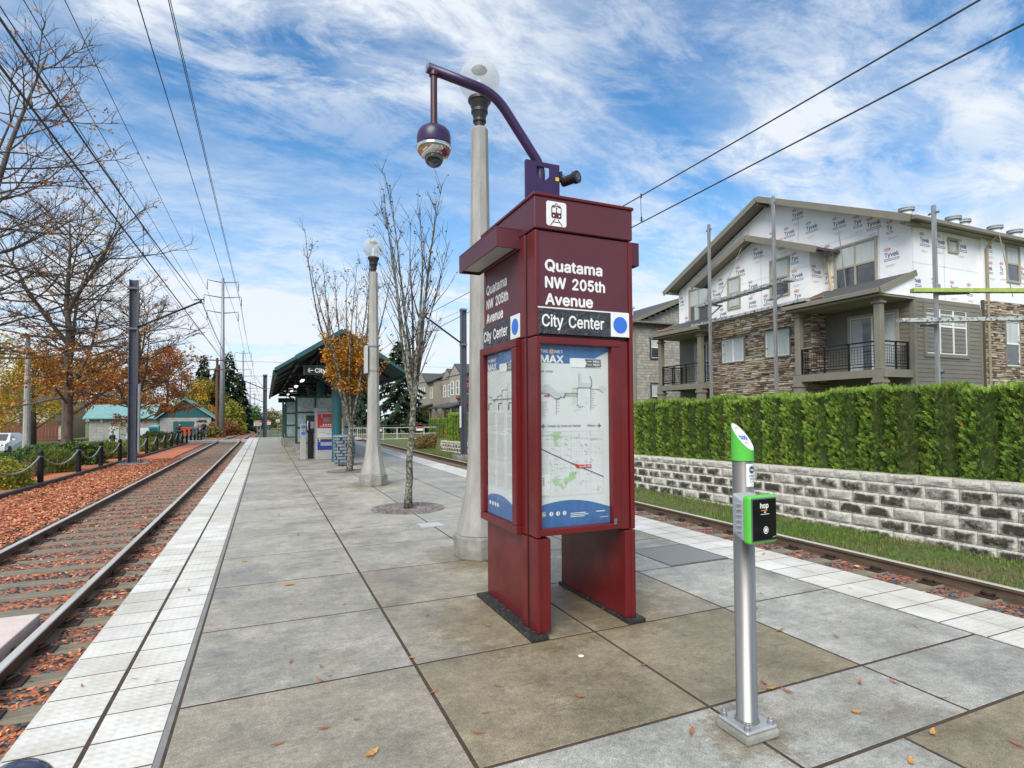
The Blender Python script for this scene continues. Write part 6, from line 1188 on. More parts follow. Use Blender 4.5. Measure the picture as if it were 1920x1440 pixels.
shrub('golden green bush beyond the nearest steel pole', -4.6, 92, 2.0, 5.0, [(.30, .30, .05), (.24, .26, .045), (.36, .30, .06)], 13, 5000, (.25, .45)); shrub('rust red low bush beside the far track', -5.2, 86, 2.2, 2.2, [(.24, .07, .03), (.30, .14, .04), (.16, .10, .03)], 14, 4200, (.22, .4)); shrub('brown scrub patch along the far left track', -5.6, 72, 1.4, 1.3, OLV + [(.24, .11, .04)], 15, 3000, (.2, .35))
for i, (x, y, w, h) in enumerate(((-6, 150, 4, 6), (-8, 190, 5, 9), (-3.8, 230, 4, 9), (2.5, 240, 5, 8), (7.5, 170, 4, 9), (9.5, 130, 4, 9))): shrub(('leafy far thicket behind the second steel pole', 'dark far thicket behind the third steel pole', 'tiny dark far tree clump left of the vanishing point', 'tiny far tree clump right of the vanishing point', 'yellow green far thicket under the shelter eave', 'yellow far thicket just left of the shelter wall')[i], x, y, w, h, (DG, DG, DG, OLV, OLV + YEL, YEL + OLV)[i], 20 + i, 3500, (.4, .8), group='far thickets by the track', zoff=0)
# ------------------------------------------------------------------ block building with teal roof
mblock = pm('pale_concrete_block', (.42, .41, .38), (.32, .31, .29), rough=.9, scale=1.2)
t = mblock.node_tree; bpn = t.nodes['Principled BSDF']; tcn = N(t, 'ShaderNodeTexCoord'); mpn = N(t, 'ShaderNodeMapping'); mpn.inputs['Rotation'].default_value = (R(90), 0, 0); t.links.new(tcn.outputs['Object'], mpn.inputs[0]); bk = N(t, 'ShaderNodeTexBrick'); bk.inputs['Scale'].default_value = 1; bk.inputs['Brick Width'].default_value = .8; bk.inputs['Row Height'].default_value = .4; bk.inputs['Mortar Size'].default_value = .02
bk.inputs['Color1'].default_value = (1, 1, 1, 1); bk.inputs['Color2'].default_value = (.85, .85, .85, 1); bk.inputs['Mortar'].default_value = (.6, .6, .6, 1); t.links.new(mpn.outputs[0], bk.inputs['Vector']); old = bpn.inputs['Base Color'].links[0].from_socket; t.links.new(mixc(t, 1, old, bk.outputs['Color'], 'MULTIPLY'), bpn.inputs['Base Color'])
B = thing('block_building', 'low pale concrete block building with teal metal roof beyond the car park', 'building', (-14, 90, -2))
zE, zA, zG = 1.45, 4.1, -2.1
b = MB(); b.box(-21.2, -13.2, 90, 99, zG, zE); b.prism([(-13.199, 89.5, zG), (-7.0, 89.5, zG), (-7.0, 89.5, zE), (-13.199, 89.5, zE)], (0, 11, 0)); b.build('wall', mblock, B)
b = MB(); b.prism([(-13.2, 89.48, zE + .002), (-7.0, 89.48, zE + .002), (-10.3, 89.48, zA - .2)], (0, .06, 0)); b.build('gable_panel', M['teal'], B)
b = MB(); b.prism([(-13.8, 89.0, zE - .12), (-10.3, 89.0, zA), (-10.3, 89.0, zA - .16), (-13.8, 89.0, zE - .28)], (0, 12, 0)); b.prism([(-6.4, 89.0, zE - .28), (-10.295, 89.0, zA - .16), (-10.295, 89.0, zA), (-6.4, 89.0, zE - .12)], (0, 12, 0)); b.prism([(-21.8, 89.4, zE - .1), (-13.9, 89.4, zE - .1), (-13.9, 94.5, 3.2), (-21.8, 94.5, 3.2)], (0, 0, .14)); b.build('roof', M['tealroof'], B)
b = MB(); b.box(-11.6, -9.1, 89.44, 89.49, zG, .95); b.build('roller_door', M['teal'], B)
for x in (-19.0, -17.2): b = MB(); b.box(x, x + 1.1, 89.93, 89.99, zG, .35); b.build('door', pm('pale_teal_door', (.45, .56, .54), (.40, .5, .48), rough=.5), B)
for x in (-20.0, -17.5): b = MB(); b.box(x, x + .3, 89.85, 89.99, .95, 1.3); b.build('wall_lamp', M['white'], B)
b = MB(); b.box(-8.6, -7.6, 89.4, 89.49, .85, 1.1); b.build('vent_louvre', M['black'], B)
PT = thing('portable_toilet', 'bright teal portable toilet cabin with pale roof in front of block wall', 'portable toilet', (-13.0, 84, -1.9)); b = MB(); b.box(-13.5, -12.4, 83.4, 84.5, -1.9, .35); b.build('cabin', pm('cyan_plastic', (.03, .27, .33), (.025, .23, .29), rough=.5), PT, bevel=.03); b = MB(); b.lathe((-12.95, 83.95, .35), [(.8, 0), (.74, .1), (.4, .2)], 4, R(45)); b.build('roof_cap', M['tealroof'], PT); b = MB(); b.box(-13.35, -12.55, 83.36, 83.395, -1.8, .2); b.build('door', M['teal'], PT)
ML = thing('painted_board', 'black and white painted board leaning on the block wall left of the teal cabin', 'mural board', (-14.6, 86, -2)); b = MB(); b.box(-15.5, -13.7, 85.95, 86.05, -1.9, .15); b.build('board', M['white'], ML); b = MB(); r = random.Random(4)
for k in range(9): x = r.uniform(-15.4, -14.0); z = r.uniform(-1.7, -.4); b.poly([(x, 85.94, z), (x + .3, 85.94, z - .1), (x + .25, 85.94, z + .5), (x + .05, 85.94, z + .3)])
b.build('black_shapes', M['black'], ML)
# car, light pole, fence, far houses
def wheel(mb, x, y, z, r_, w): mb.tube([(x - w / 2, y, z), (x + w / 2, y, z)], r_, 18)
def car(x, y, z, label):
    root = thing('parked_car', label, 'car', (x, y, z)); W2 = .9
    prof = [(-.95, .35), (-.98, .62), (-.92, .80), (-.15, .98), (.55, 1.50), (.75, 1.56), (2.2, 1.55), (3.0, 1.15), (3.5, 1.05), (3.55, .4)]
    b = MB(); rows = []
    for s, kx_ in ((-1, 1.0), (-1, .96), (1, .96), (1, 1.0)): pass
    n = len(prof); 
    for xx, sh_ in ((-.92, 1), (-.90, 0), (.90, 0), (.92, 1)):
        for (py, pz) in prof: b.v.append((x + xx * (.80 if pz > 1.2 else 1), y + py, z + pz))
    for j in range(3):
        for i in range(n - 1): b.face((j * n + i, (j + 1) * n + i, (j + 1) * n + i + 1, j * n + i + 1))
    b.face(tuple(range(n))); b.face(tuple(range(3 * n, 4 * n))[::-1]); b.build('body', pm('white_car_paint', (.72, .74, .76), (.66, .68, .70), rough=.25, coat=.5), root, bevel=.05, segs=3)
    b = MB(); b.poly([(x - .70, y - .115, z + 1.045), (x + .70, y - .115, z + 1.045), (x + .64, y + .51, z + 1.50), (x - .64, y + .51, z + 1.50)]); b.build('windscreen', M['winglass'], root)
    b = MB(); b.poly([(x + .865, y + .2, z + 1.1), (x + .865, y + 1.9, z + 1.1), (x + .74, y + 1.9, z + 1.48), (x + .74, y + .7, z + 1.48)]); b.build('side_window', M['winglass'], root)
    for s in (-1, 1):
        b = MB(); b.sphere((x + s * .68, y - .90, z + .72), (.2, .12, .10), 12, 8); b.build('headlight', M['chrome'], root, smooth=True); b = MB(); b.box(x + s * 1.02 - .1, x + s * 1.02 + .1, y + .25, y + .4, z + 1.0, z + 1.16); b.build('wing_mirror', M['white'], root, bevel=.03)
        for yy in (-.1, 2.6): b = MB(); wheel(b, x + s * .82, y + yy, z + .33, .33, .22); b.build('wheel', M['black'], root)
    b = MB(); b.box(x - .6, x + .6, y - 1.0, y - .93, z + .5, z + .64); b.build('grille', M['black'], root)
car(-18.0, 52.5, gz(-18, 53) + .03, 'white parked car seen nose on at the far left edge of the car park')
PC = thing('light_pole', 'pale concrete light pole standing beside the parked car', 'lamp post', (-16.6, 53, -1.1)); b = MB(); b.tube([(-16.0, 52, -1.1), (-16.0, 52, 7.5)], [.26, .14], 10); b.build('pole', M['concpole'], PC); b = MB(); b.box(-16.25, -15.75, 51.4, 52.2, 7.5, 7.62); b.build('lamp_head', M['galvdark'], PC, bevel=.03)
FN = thing('wooden_fence', 'reddish brown wooden fence at the far left behind the parked car', 'fence', (-30, 84, -.8)); b = MB()
for k in range(60): b.box(-42 + k * .32, -42 + k * .32 + .29, 84, 84.05, -1.3, 1.0 + .02 * (k % 3))
b.build('boards', pm('redwood_boards', (.20, .07, .045), (.14, .05, .035), rough=.85, scale=2, stretch=(4, 1, .3)), FN); b = MB(); b.box(-42, -22.8, 84.06, 84.14, .5, .62); b.box(-42, -22.8, 84.06, 84.14, -.8, -.68); b.build('rails', M['bark'], FN)
FH = thing('cream_house', 'pale cream house half hidden by yellow trees behind the wooden fence', 'house', (-30, 92, -.8)); b = MB(); b.box(-40, -24, 92, 100, -1.3, 3.4); b.build('wall', pm('cream_siding', (.46, .40, .29), (.40, .35, .25), rough=.8), FH); b = MB(); b.prism([(-40.6, 91.4, 3.3), (-23.4, 91.4, 3.3), (-23.4, 96, 5.6), (-40.6, 96, 5.6)], (0, 0, .15)); b.build('roof', M['asphalt'], FH)
for x in (-38, -34, -29, -26): b = MB(); b.box(x, x + 1.3, 91.94, 91.99, .6, 2.2); b.build('window', M['winglass'], FH)
# people by the car park
SKIN = pm('skin', (.42, .24, .17), (.36, .20, .14), rough=.55)
def person(x, y, z, rz, label, top, legs, hair, h=1.74, lean=0, arm=(.35, .3)):
    root = thing('person', label, 'person', (x, y, z)); k = h / 1.74; ca, sa = math.cos(rz), math.sin(rz)
    def T(px_, py_, pz): py_ -= lean * max(0, pz - .95); return (x + (px_ * ca - py_ * sa) * k, y + (px_ * sa + py_ * ca) * k, z + pz * k)
    J = [((0, 0, .95), .13), ((0, 0, 1.15), .12), ((0, 0, 1.38), .14), ((0, 0, 1.50), .06), ((0, -.01, 1.60), .085), ((0, -.01, 1.69), .075)]; ed = [(0, 1), (1, 2), (2, 3), (3, 4), (4, 5)]; 
    for s in (-1, 1):
        b0 = len(J); J += [((s * .10, 0, .88), .09), ((s * .11, -.02, .50), .06), ((s * .11, .02, .08), .042), ((s * .12, -.14, .04), .04)]; ed += [(0, b0), (b0, b0 + 1), (b0 + 1, b0 + 2), (b0 + 2, b0 + 3)]
        a0 = len(J); J += [((s * .19, 0, 1.40), .055), ((s * .24, .03, 1.12), .045), ((s * .22, -arm[0] * .6, 1.0 + arm[1] * .3), .036), ((s * .21, -arm[0] * .85, 1.0 + arm[1] * .4), .04)]; ed += [(2, a0), (a0, a0 + 1), (a0 + 1, a0 + 2), (a0 + 2, a0 + 3)]
    bm = bmesh.new(); sk = bm.verts.layers.skin.verify(); vs = []
    for p, rr in J:
        q = T(*p); v = bm.verts.new((q[0] - x, q[1] - y, q[2] - z)); v[sk].radius = (rr * k, rr * k); vs.append(v)
    for a, c in ed: bm.edges.new((vs[a], vs[c]))
    vs[0][sk].use_root = True; me = bpy.data.meshes.new('body'); bm.to_mesh(me); bm.free(); me.materials.append(SKIN); o = bpy.data.objects.new('body', me); COL.objects.link(o); o.parent = root; o.modifiers.new('skin', 'SKIN'); sb = o.modifiers.new('sub', 'SUBSURF'); sb.levels = sb.render_levels = 1
    jk = MB(); jk.tube([T(0, 0, .90), T(0, 0, 1.15), T(0, 0, 1.38), T(0, 0, 1.46)], [.17 * k, .165 * k, .19 * k, .10 * k], 12)
    for s in (-1, 1): jk.tube([T(s * .17, 0, 1.42), T(s * .24, .03, 1.12), T(s * .22, -arm[0] * .55, 1.0 + arm[1] * .28)], [.075 * k, .065 * k, .05 * k], 8)
    jk.build('jacket', top, root, smooth=True); tr = MB()
    for s in (-1, 1): tr.tube([T(s * .09, 0, .95), T(s * .11, -.02, .50), T(s * .11, .02, .07)], [.115 * k, .082 * k, .065 * k], 10)
    tr.build('trousers', legs, root, smooth=True); hr = MB(); q = T(0, .015, 1.69); hr.sphere(q, .098 * k, 12, 8); hr.build('hair', hair, root, smooth=True)
    b = MB()
    for s in (-1, 1): q = T(s * .115, -.07, .045); b.sphere(q, (.055 * k, .13 * k, .05 * k), 8, 6)
    b.build('shoes', M['black'], root, smooth=True); return root
dk = pm('black_cloth', (.016, .016, .018), (.025, .025, .028), rough=.85); bl_ = pm('blue_denim', (.05, .09, .22), (.04, .07, .17), rough=.85); gy = pm('grey_cloth', (.26, .26, .26), (.2, .2, .2), rough=.85); kh = pm('khaki_cloth', (.28, .24, .17), (.22, .19, .14), rough=.85); hb = pm('dark_hair', (.03, .02, .015), (.045, .03, .022), rough=.6)
person(-11.9, 57.5, gz(-11.9, 57.5) - .02, .9, 'person in black jacket walking by the pale doors of the block building', dk, kh, hb); person(-8.6, 69.5, gz(-8.6, 69.5), 2.6, 'person in black bending over the motorcycle near the red bin', dk, dk, hb, lean=.5, arm=(.5, 0)); person(-6.45, 66, gz(-6.45, 66) , 0, 'person in grey coat standing behind the last bollards', gy, kh, hb); person(-5.95, 67, gz(-5.95, 67), .4, 'person in dark top and blue trousers beside the grey coat', dk, bl_, hb)
MC = thing('motorcycle', 'dark motorcycle parked in front of the block building', 'motorcycle', (-8.3, 69, gz(-8.3, 69))); zm = gz(-8.3, 69)
for xx in (-8.9, -7.6):
    b = MB(); n = 18
    for k in range(n): a, c = 2 * math.pi * k / n, 2 * math.pi * (k + 1) / n; b.tube([(xx + .30 * math.cos(a), 69, zm + .34 + .30 * math.sin(a)), (xx + .30 * math.cos(c), 69, zm + .34 + .30 * math.sin(c))], .05, 6, False)
    b.build('wheel', M['black'], MC)
b = MB(); b.tube([(-8.9, 69, zm + .34), (-8.5, 69, zm + .75), (-8.0, 69, zm + .85), (-7.75, 69, zm + .95), (-7.6, 69, zm + .34)], [.06, .16, .2, .1, .05], 8); b.build('frame', M['blackmet'], MC, smooth=True); b = MB(); b.sphere((-8.55, 69, zm + .85), (.35, .14, .09), 10, 6); b.build('seat', M['black'], MC, smooth=True); b = MB(); b.tube([(-7.72, 68.65, zm + 1.08), (-7.75, 69, zm + 1.05), (-7.72, 69.35, zm + 1.08)], .025, 6); b.build('handlebar', M['chrome'], MC)
OB = thing('red_bin', 'bright orange red open bin standing behind the rope bollards', 'bin', (-6.9, 62, gz(-6.9, 62))); zo = gz(-6.9, 62); b = MB(); b.lathe((-6.9, 62, zo), [(.42, .30), (.60, 1.02), (.66, 1.05), (.66, 1.10), (.58, 1.10), (.5, .7)], 4, R(45)); b.build('tub', pm('orange_red_plastic', (.70, .10, .03), (.62, .08, .025), rough=.5), OB); b = MB()
for sx in (-1, 1):
    for sy in (-1, 1): b.tube([(-6.9 + sx * .28, 62 + sy * .28, zo), (-6.9 + sx * .32, 62 + sy * .32, zo + .34)], .025, 6)
b.build('stand', M['blackmet'], OB)
# ------------------------------------------------------------------ platform shelter
SH = thing('platform_shelter', 'long open platform shelter with dark teal gabled metal roof and glazed wind screens', 'shelter', (2.25, 30, 0))
sx0, sx1, sxm, sy0, sy1, ez, az_ = .25, 4.25, 2.25, 18.6, 44.0, 2.96, 4.24
def rfz(x): return ez + (az_ - ez) * (1 - abs(x - sxm) / (sxm - sx0))
b = MB(); th = .10
for xa, xb in ((sx0, sxm), (sx1, sxm)):
    q = [(xa, sy0, ez), (xb, sy0, az_), (xb, sy0, az_ - th), (xa, sy0, ez - th)]; b.prism(q if xa < xb else q[::-1], (0, sy1 - sy0, 0))
roof = b.build('roof', M['tealdark'], SH)
b = MB()
for xa, s in ((sx0, 1), (sx1, -1)):
    for k in range(58): y = sy0 + .2 + k * .44; b.beam((xa, y, ez + .015), (sxm - s * .02, y, az_ + .01), .03, .035)
    b.prism([(xa, sy0 - .02, ez + .004), (sxm - s * .001, sy0 - .02, az_ + .004), (sxm - s * .001, sy0 - .02, az_ + .010), (xa, sy0 - .02, ez + .010)], (0, sy1 - sy0 + .04, 0))
b.build('standing_seams', M['teal'], roof)
for xa in (sx0, sx1):
    b = MB(); b.beam((xa, sy0 - .06, ez + .02), (sxm, sy0 - .06, az_ + .02), .05, .09); b.beam((xa + (sxm - xa) * .30, sy0 - .10, ez + (az_ - ez) * .30 + .02), (sxm, sy0 - .10, az_ + .03), .06, .13); b.build('rake_trim', pm('light_teal_trim', (.022, .10, .112), (.016, .08, .092), rough=.5), roof)
for xa, s in ((sx0, 1), (sx1, -1)): b = MB(); b.box(xa - .05, xa + .05, sy0, sy1, ez - .16, ez + .01); b.build('eave_fascia', M['tealdark'], roof)
for y in [20.6 + 3.1 * k for k in range(8)]:
    b = MB()
    for xa in (sx0, sx1): b.beam((xa + (sxm - xa) * .05, y, ez - .02), (sxm, y, az_ - .22), .10, .14)
    b.box(sx0 + .55, sx1 - .55, y - .04, y + .04, 2.93, 3.04); b.build('roof_truss', M['blackmet'], SH)
for x in (.9, 1.6, 2.9, 3.6): b = MB(); b.box(x - .04, x + .04, sy0 + .1, sy1 - .1, rfz(x) - .235, rfz(x) - .105); b.build('purlin', M['blackmet'], SH)
for y in (20.0, 26.2, 32.4, 38.6, 43.4):
    MB().tube([(2.22, y, .003), (2.22, y, 3.9)], .165, 18).build('column', M['teal'], SH, smooth=False)
    for s in (-1, 1): b = MB(); b.beam((2.22 + s * .16, y, 2.55), (2.22 + s * 1.2, y, 3.35), .09, .09); b.build('column_brace', M['tealdark'], SH)
def screen(x0, x1, y, base, cols, nm):
    g = MB(); f_ = MB(); z0, z1 = .47, 2.32; w = (x1 - x0) / cols
    for i in range(cols + 1): f_.box(x0 + i * w - .035, x0 + i * w + .035, y - .035, y + .035, z0 - .02, z1)
    for k in range(4): z = z0 + (z1 - z0) * k / 3; f_.box(x0, x1, y - .03, y + .03, z - .035, z + .035)
    for i in range(cols):
        for k in range(3): z = z0 + (z1 - z0) * k / 3; g.box(x0 + i * w + .036, x0 + (i + 1) * w - .036, y - .006, y + .006, z + .036, z + (z1 - z0) / 3 - .036)
    fo = f_.build('wind_screen', pm('dark_green_frame', (.014, .07, .065), (.01, .055, .05), rough=.45), SH); g.build('pane', pm('streaky_frosted_glass', (.33, .42, .41), (.12, .17, .165), rough=.2, scale=7, stretch=(6, 6, .8), lo=.36, hi=.5), fo)
    if base: b = MB(); b.box(base[0], base[1], y - .22, y + .22, .003, .448); b.build('concrete_plinth', M['concbase'], SH, bevel=.015)
screen(1.12, 3.30, 24.2, (1.0, 3.4), 3, ''); screen(.95, 3.5, 31.4, (.85, 3.6), 4, ''); screen(1.12, 3.3, 38.6, (1.0, 3.4), 3, '')
b = MB(); f_ = MB()
for yk in (24.3, 25.9, 27.5, 31.5, 33.1, 34.7):
    f_.box(2.19, 2.25, yk - .03, yk + .03, .45, 2.32)
for z in (.47, 1.09, 1.70, 2.30): f_.box(2.195, 2.245, 24.35, 27.5, z - .03, z + .03); f_.box(2.195, 2.245, 31.55, 34.7, z - .03, z + .03)
fo = f_.build('centre_screen', bpy.data.materials['dark_green_frame'], SH)
for ya, yb2 in ((24.36, 27.45), (31.56, 34.65)): b.box(2.215, 2.225, ya, yb2, .5, 2.27)
b.build('pane', M['glass_t'], fo)
f_ = MB()
for yk in (31.8, 33.6): f_.box(.83, .89, yk - .03, yk + .03, .46, 2.32)
for z in (.47, 1.05, 1.65, 2.32): f_.box(.835, .885, 31.83, 33.57, z - .03, z + .03)
fo = f_.build('side_screen', bpy.data.materials['dark_green_frame'], SH); b = MB(); b.box(.855, .865, 31.84, 33.56, .51, 2.27); b.build('pane', pm('blue_reflecting_glass', (.05, .17, .24), (.04, .13, .19), rough=.1, spec=.8), fo)
b = MB(); b.box(.78, .95, 31.65, 33.75, .003, .44); b.build('concrete_plinth', M['concbase'], SH, bevel=.015)
ml = glow('lit_tube', (1, .93, .80), 1.3)
for x, y in ((1.25, 22.5), (1.25, 27), (1.25, 32), (1.25, 37), (3.25, 23), (3.25, 29)): b = MB(); b.box(x - .05, x + .05, y - .6, y + .6, 2.86, 2.90); b.build('lamp_tube', ml, SH)
SG = thing('direction_sign', 'black hanging sign with arrow and City Center lettering under the shelter gable', 'sign', (1.9, 18.9, 2.86)); b = MB(); b.box(1.12, 2.62, 18.86, 18.94, 2.86, 3.13); sgb = b.build('board', M['black'], SG)
b = MB(); b.box(1.085, 1.119, 18.84, 18.96, 2.845, 3.15); b.box(1.12, 2.65, 18.84, 18.96, 3.131, 3.15); b.build('frame', bpy.data.materials['light_teal_trim'], SG)
b = MB(); text(b, 'City Center', (1.42, 18.855, 2.935), FX, RX, .135, 1.02, bold=.02); ribbon(b, [(1.21, 3.0), (1.36, 3.0)], FX, RX, (0, 18.855, 0), .028); ribbon(b, [(1.265, 3.055), (1.205, 3.0), (1.265, 2.945)], FX, RX, (0, 18.855, 0), .028); b.build('lettering', M['white'], sgb)
for x in (1.5, 2.5): b = MB(); b.tube([(x, 18.9, 3.15), (x, 18.9, 3.6)], .02, 6); b.build('hanger', M['blackmet'], SG)
S2 = thing('hanging_sign', 'small dark sign hanging under the far end of the shelter roof', 'sign', (1.0, 40, 2.3)); b = MB(); b.box(.75, 1.75, 39.95, 40.03, 2.45, 2.75); b.build('board', M['black'], S2); b = MB(); b.tube([(1.25, 40, 2.75), (1.25, 40, 3.45)], .02, 6); b.build('hanger', M['blackmet'], S2)
# ticket machine
TM = thing('ticket_machine', 'grey ticket machine with red, white and blue front panels beside the teal column', 'ticket machine', (2.1, 21.3, 0))
b = MB(); b.box(1.63, 2.60, 21.0, 21.75, .003, 1.70); b.build('cabinet', pm('warm_grey_steel', (.40, .39, .37), (.34, .33, .31), rough=.5), TM, bevel=.02); b = MB(); b.box(1.60, 2.63, 20.95, 21.8, 1.702, 1.85); tmh = b.build('header', M['greyplastic'], TM, bevel=.03)
b = MB(); text(b, 'TRI', (1.98, 20.947, 1.765), FX, RX, .05, .12, .02); text(b, 'MET', (2.20, 20.947, 1.765), FX, RX, .05, .15, .02); text(b, 'Ticket', (2.02, 20.947, 1.715), FX, RX, .035, .2, .02); b.build('header_lettering', M['darkprint'], tmh); b = MB(); ring(b, (2.145, 20.947, 1.79), FX, RX, .032, .032, .01); b.build('logo', M['orange'], tmh)
for nm_, z0, z1, mt in (('red_panel', 1.125, 1.62, M['red']), ('map_panel', .785, 1.122, M['paper']), ('blue_panel', .36, .782, pm('blue_panel_paint', (.02, .045, .33), (.018, .04, .28), rough=.4))):
    b = MB(); b.box(1.68, 2.55, 20.985, 20.998, z0, z1); o = b.build(nm_, mt, TM)
    if nm_ == 'red_panel':
        b = MB(); b.box(1.86, 2.12, 20.975, 20.984, 1.33, 1.50); b.build('display', pm('grey_display', (.22, .26, .22), (.18, .21, .18), rough=.2), o)
        b = MB(); text(b, '1', (1.80, 20.98, 1.505), FX, RX, .09, .035, .02); b.build('step_number', M['white'], o); b = MB(); disc(b, (2.32, 20.98, 1.53), FX, RX, .055, .055); b.build('white_disc', M['white'], o); b = MB()
        for k in range(4): disc(b, (1.88 + k * .08, 20.98, 1.245), FX, RX, .026, .03, 10)
        ribbon(b, [(1.76, 1.19), (2.2, 1.19)], FX, RX, (0, 20.98, 0), .02); b.build('button_row', M['white'], o)
        b = MB(); b.poly([(2.28, 20.981, 1.125), (2.55, 20.981, 1.125), (2.55, 20.981, 1.5), (2.42, 20.981, 1.38)]); b.build('yellow_corner', bpy.data.materials['yellow_sticker'], o)
    if nm_ == 'map_panel': b = MB(); ribbon(b, [(1.74, .98), (1.95, .95), (2.05, .90), (2.25, .93), (2.40, 1.02)], FX, RX, (0, 20.981, 0), .012); ribbon(b, [(2.05, .90), (2.1, 1.05), (2.3, 1.08)], FX, RX, (0, 20.981, 0), .01); b.build('map_line', M['greyprint'], o)
    if nm_ == 'blue_panel':
        b = MB(); b.box(1.68, 2.55, 20.978, 20.984, .735, .765); b.build('yellow_line', bpy.data.materials['yellow_sticker'], o); b = MB(); b.box(1.78, 2.2, 20.97, 20.984, .50, .63); b.build('ticket_tray', M['greyplastic'], o); b = MB(); text(b, '3', (1.72, 20.98, .645), FX, RX, .085, .05, .02); b.build('panel_print', M['white'], o)
VP_ = thing('ticket_validator', 'slim grey ticket validator pillar with blue buttons left of the ticket machine', 'ticket validator', (1.25, 21.4, 0)); b = MB(); b.box(1.13, 1.32, 21.3, 21.5, .003, 1.28); b.build('pillar', bpy.data.materials['warm_grey_steel'], VP_, bevel=.01); b = MB(); b.box(1.05, 1.4, 21.2, 21.6, .002, .03); b.build('base_plate', M['galv'], VP_)
for z in (1.17, .95): b = MB(); b.box(1.16, 1.29, 21.285, 21.299, z - .05, z + .05); b.build('button', M['bluedot'], VP_)
b = MB(); disc(b, (1.225, 21.284, 1.06), FX, RX, .02, .02, 10); b.build('green_lamp', M['green'], VP_)
PH = thing('pay_phone', 'black pay phone on a dark pedestal between validator and ticket machine', 'pay phone', (1.5, 21.9, 0)); b = MB(); b.box(1.42, 1.62, 21.9, 22.1, .003, .95); b.build('pedestal', M['black'], PH); b = MB(); b.box(1.36, 1.66, 21.85, 22.15, .952, 1.58); b.build('phone_body', M['black'], PH, bevel=.02); b = MB(); b.tube([(1.42, 21.82, 1.05), (1.40, 21.80, 1.2), (1.42, 21.82, 1.38)], .025, 8); b.build('handset', M['chrome'], PH); b = MB(); b.box(1.5, 1.63, 21.835, 21.849, 1.1, 1.35); b.build('keypad', M['greyplastic'], PH)
BN = thing('litter_bin', 'blue grey slatted metal litter bin standing beside the orange leaved tree', 'litter bin', (2.25, 18.3, 0)); bn = pm('blue_grey_paint', (.20, .25, .30), (.16, .20, .25), rough=.45)
b = MB()
for k in range(8):
    z = .12 + k * .098; 
    for i in range(24):
        if (i + k) % 4 == 3: continue
        a, c = 2 * math.pi * i / 24, 2 * math.pi * (i + 1) / 24; r1 = .29 + .02 * k / 8; b.poly([(2.25 + r1 * math.cos(a), 18.3 + r1 * math.sin(a), z), (2.25 + r1 * math.cos(c), 18.3 + r1 * math.sin(c), z), (2.25 + (r1 + .012) * math.cos(c), 18.3 + (r1 + .012) * math.sin(c), z + .066), (2.25 + (r1 + .012) * math.cos(a), 18.3 + (r1 + .012) * math.sin(a), z + .066)])
b.build('slats', bn, BN)
for i in range(8): a = 2 * math.pi * i / 8; b = MB(); b.beam((2.25 + .285 * math.cos(a), 18.3 + .285 * math.sin(a), .03), (2.25 + .305 * math.cos(a), 18.3 + .305 * math.sin(a), .92), .02, .035); b.build('upright', bn, BN)
b = MB(); b.lathe((2.25, 18.3, 0), [(.26, .06), (.27, .86)], 20); b.build('liner', pm('dark_liner', (.05, .055, .06), (.07, .075, .08), rough=.6), BN); b = MB(); b.lathe((2.25, 18.3, .88), [(.32, 0), (.345, .02), (.345, .05), (.30, .075), (.20, .08), (.19, .03)], 24); b.build('rim', bn, BN, smooth=True)
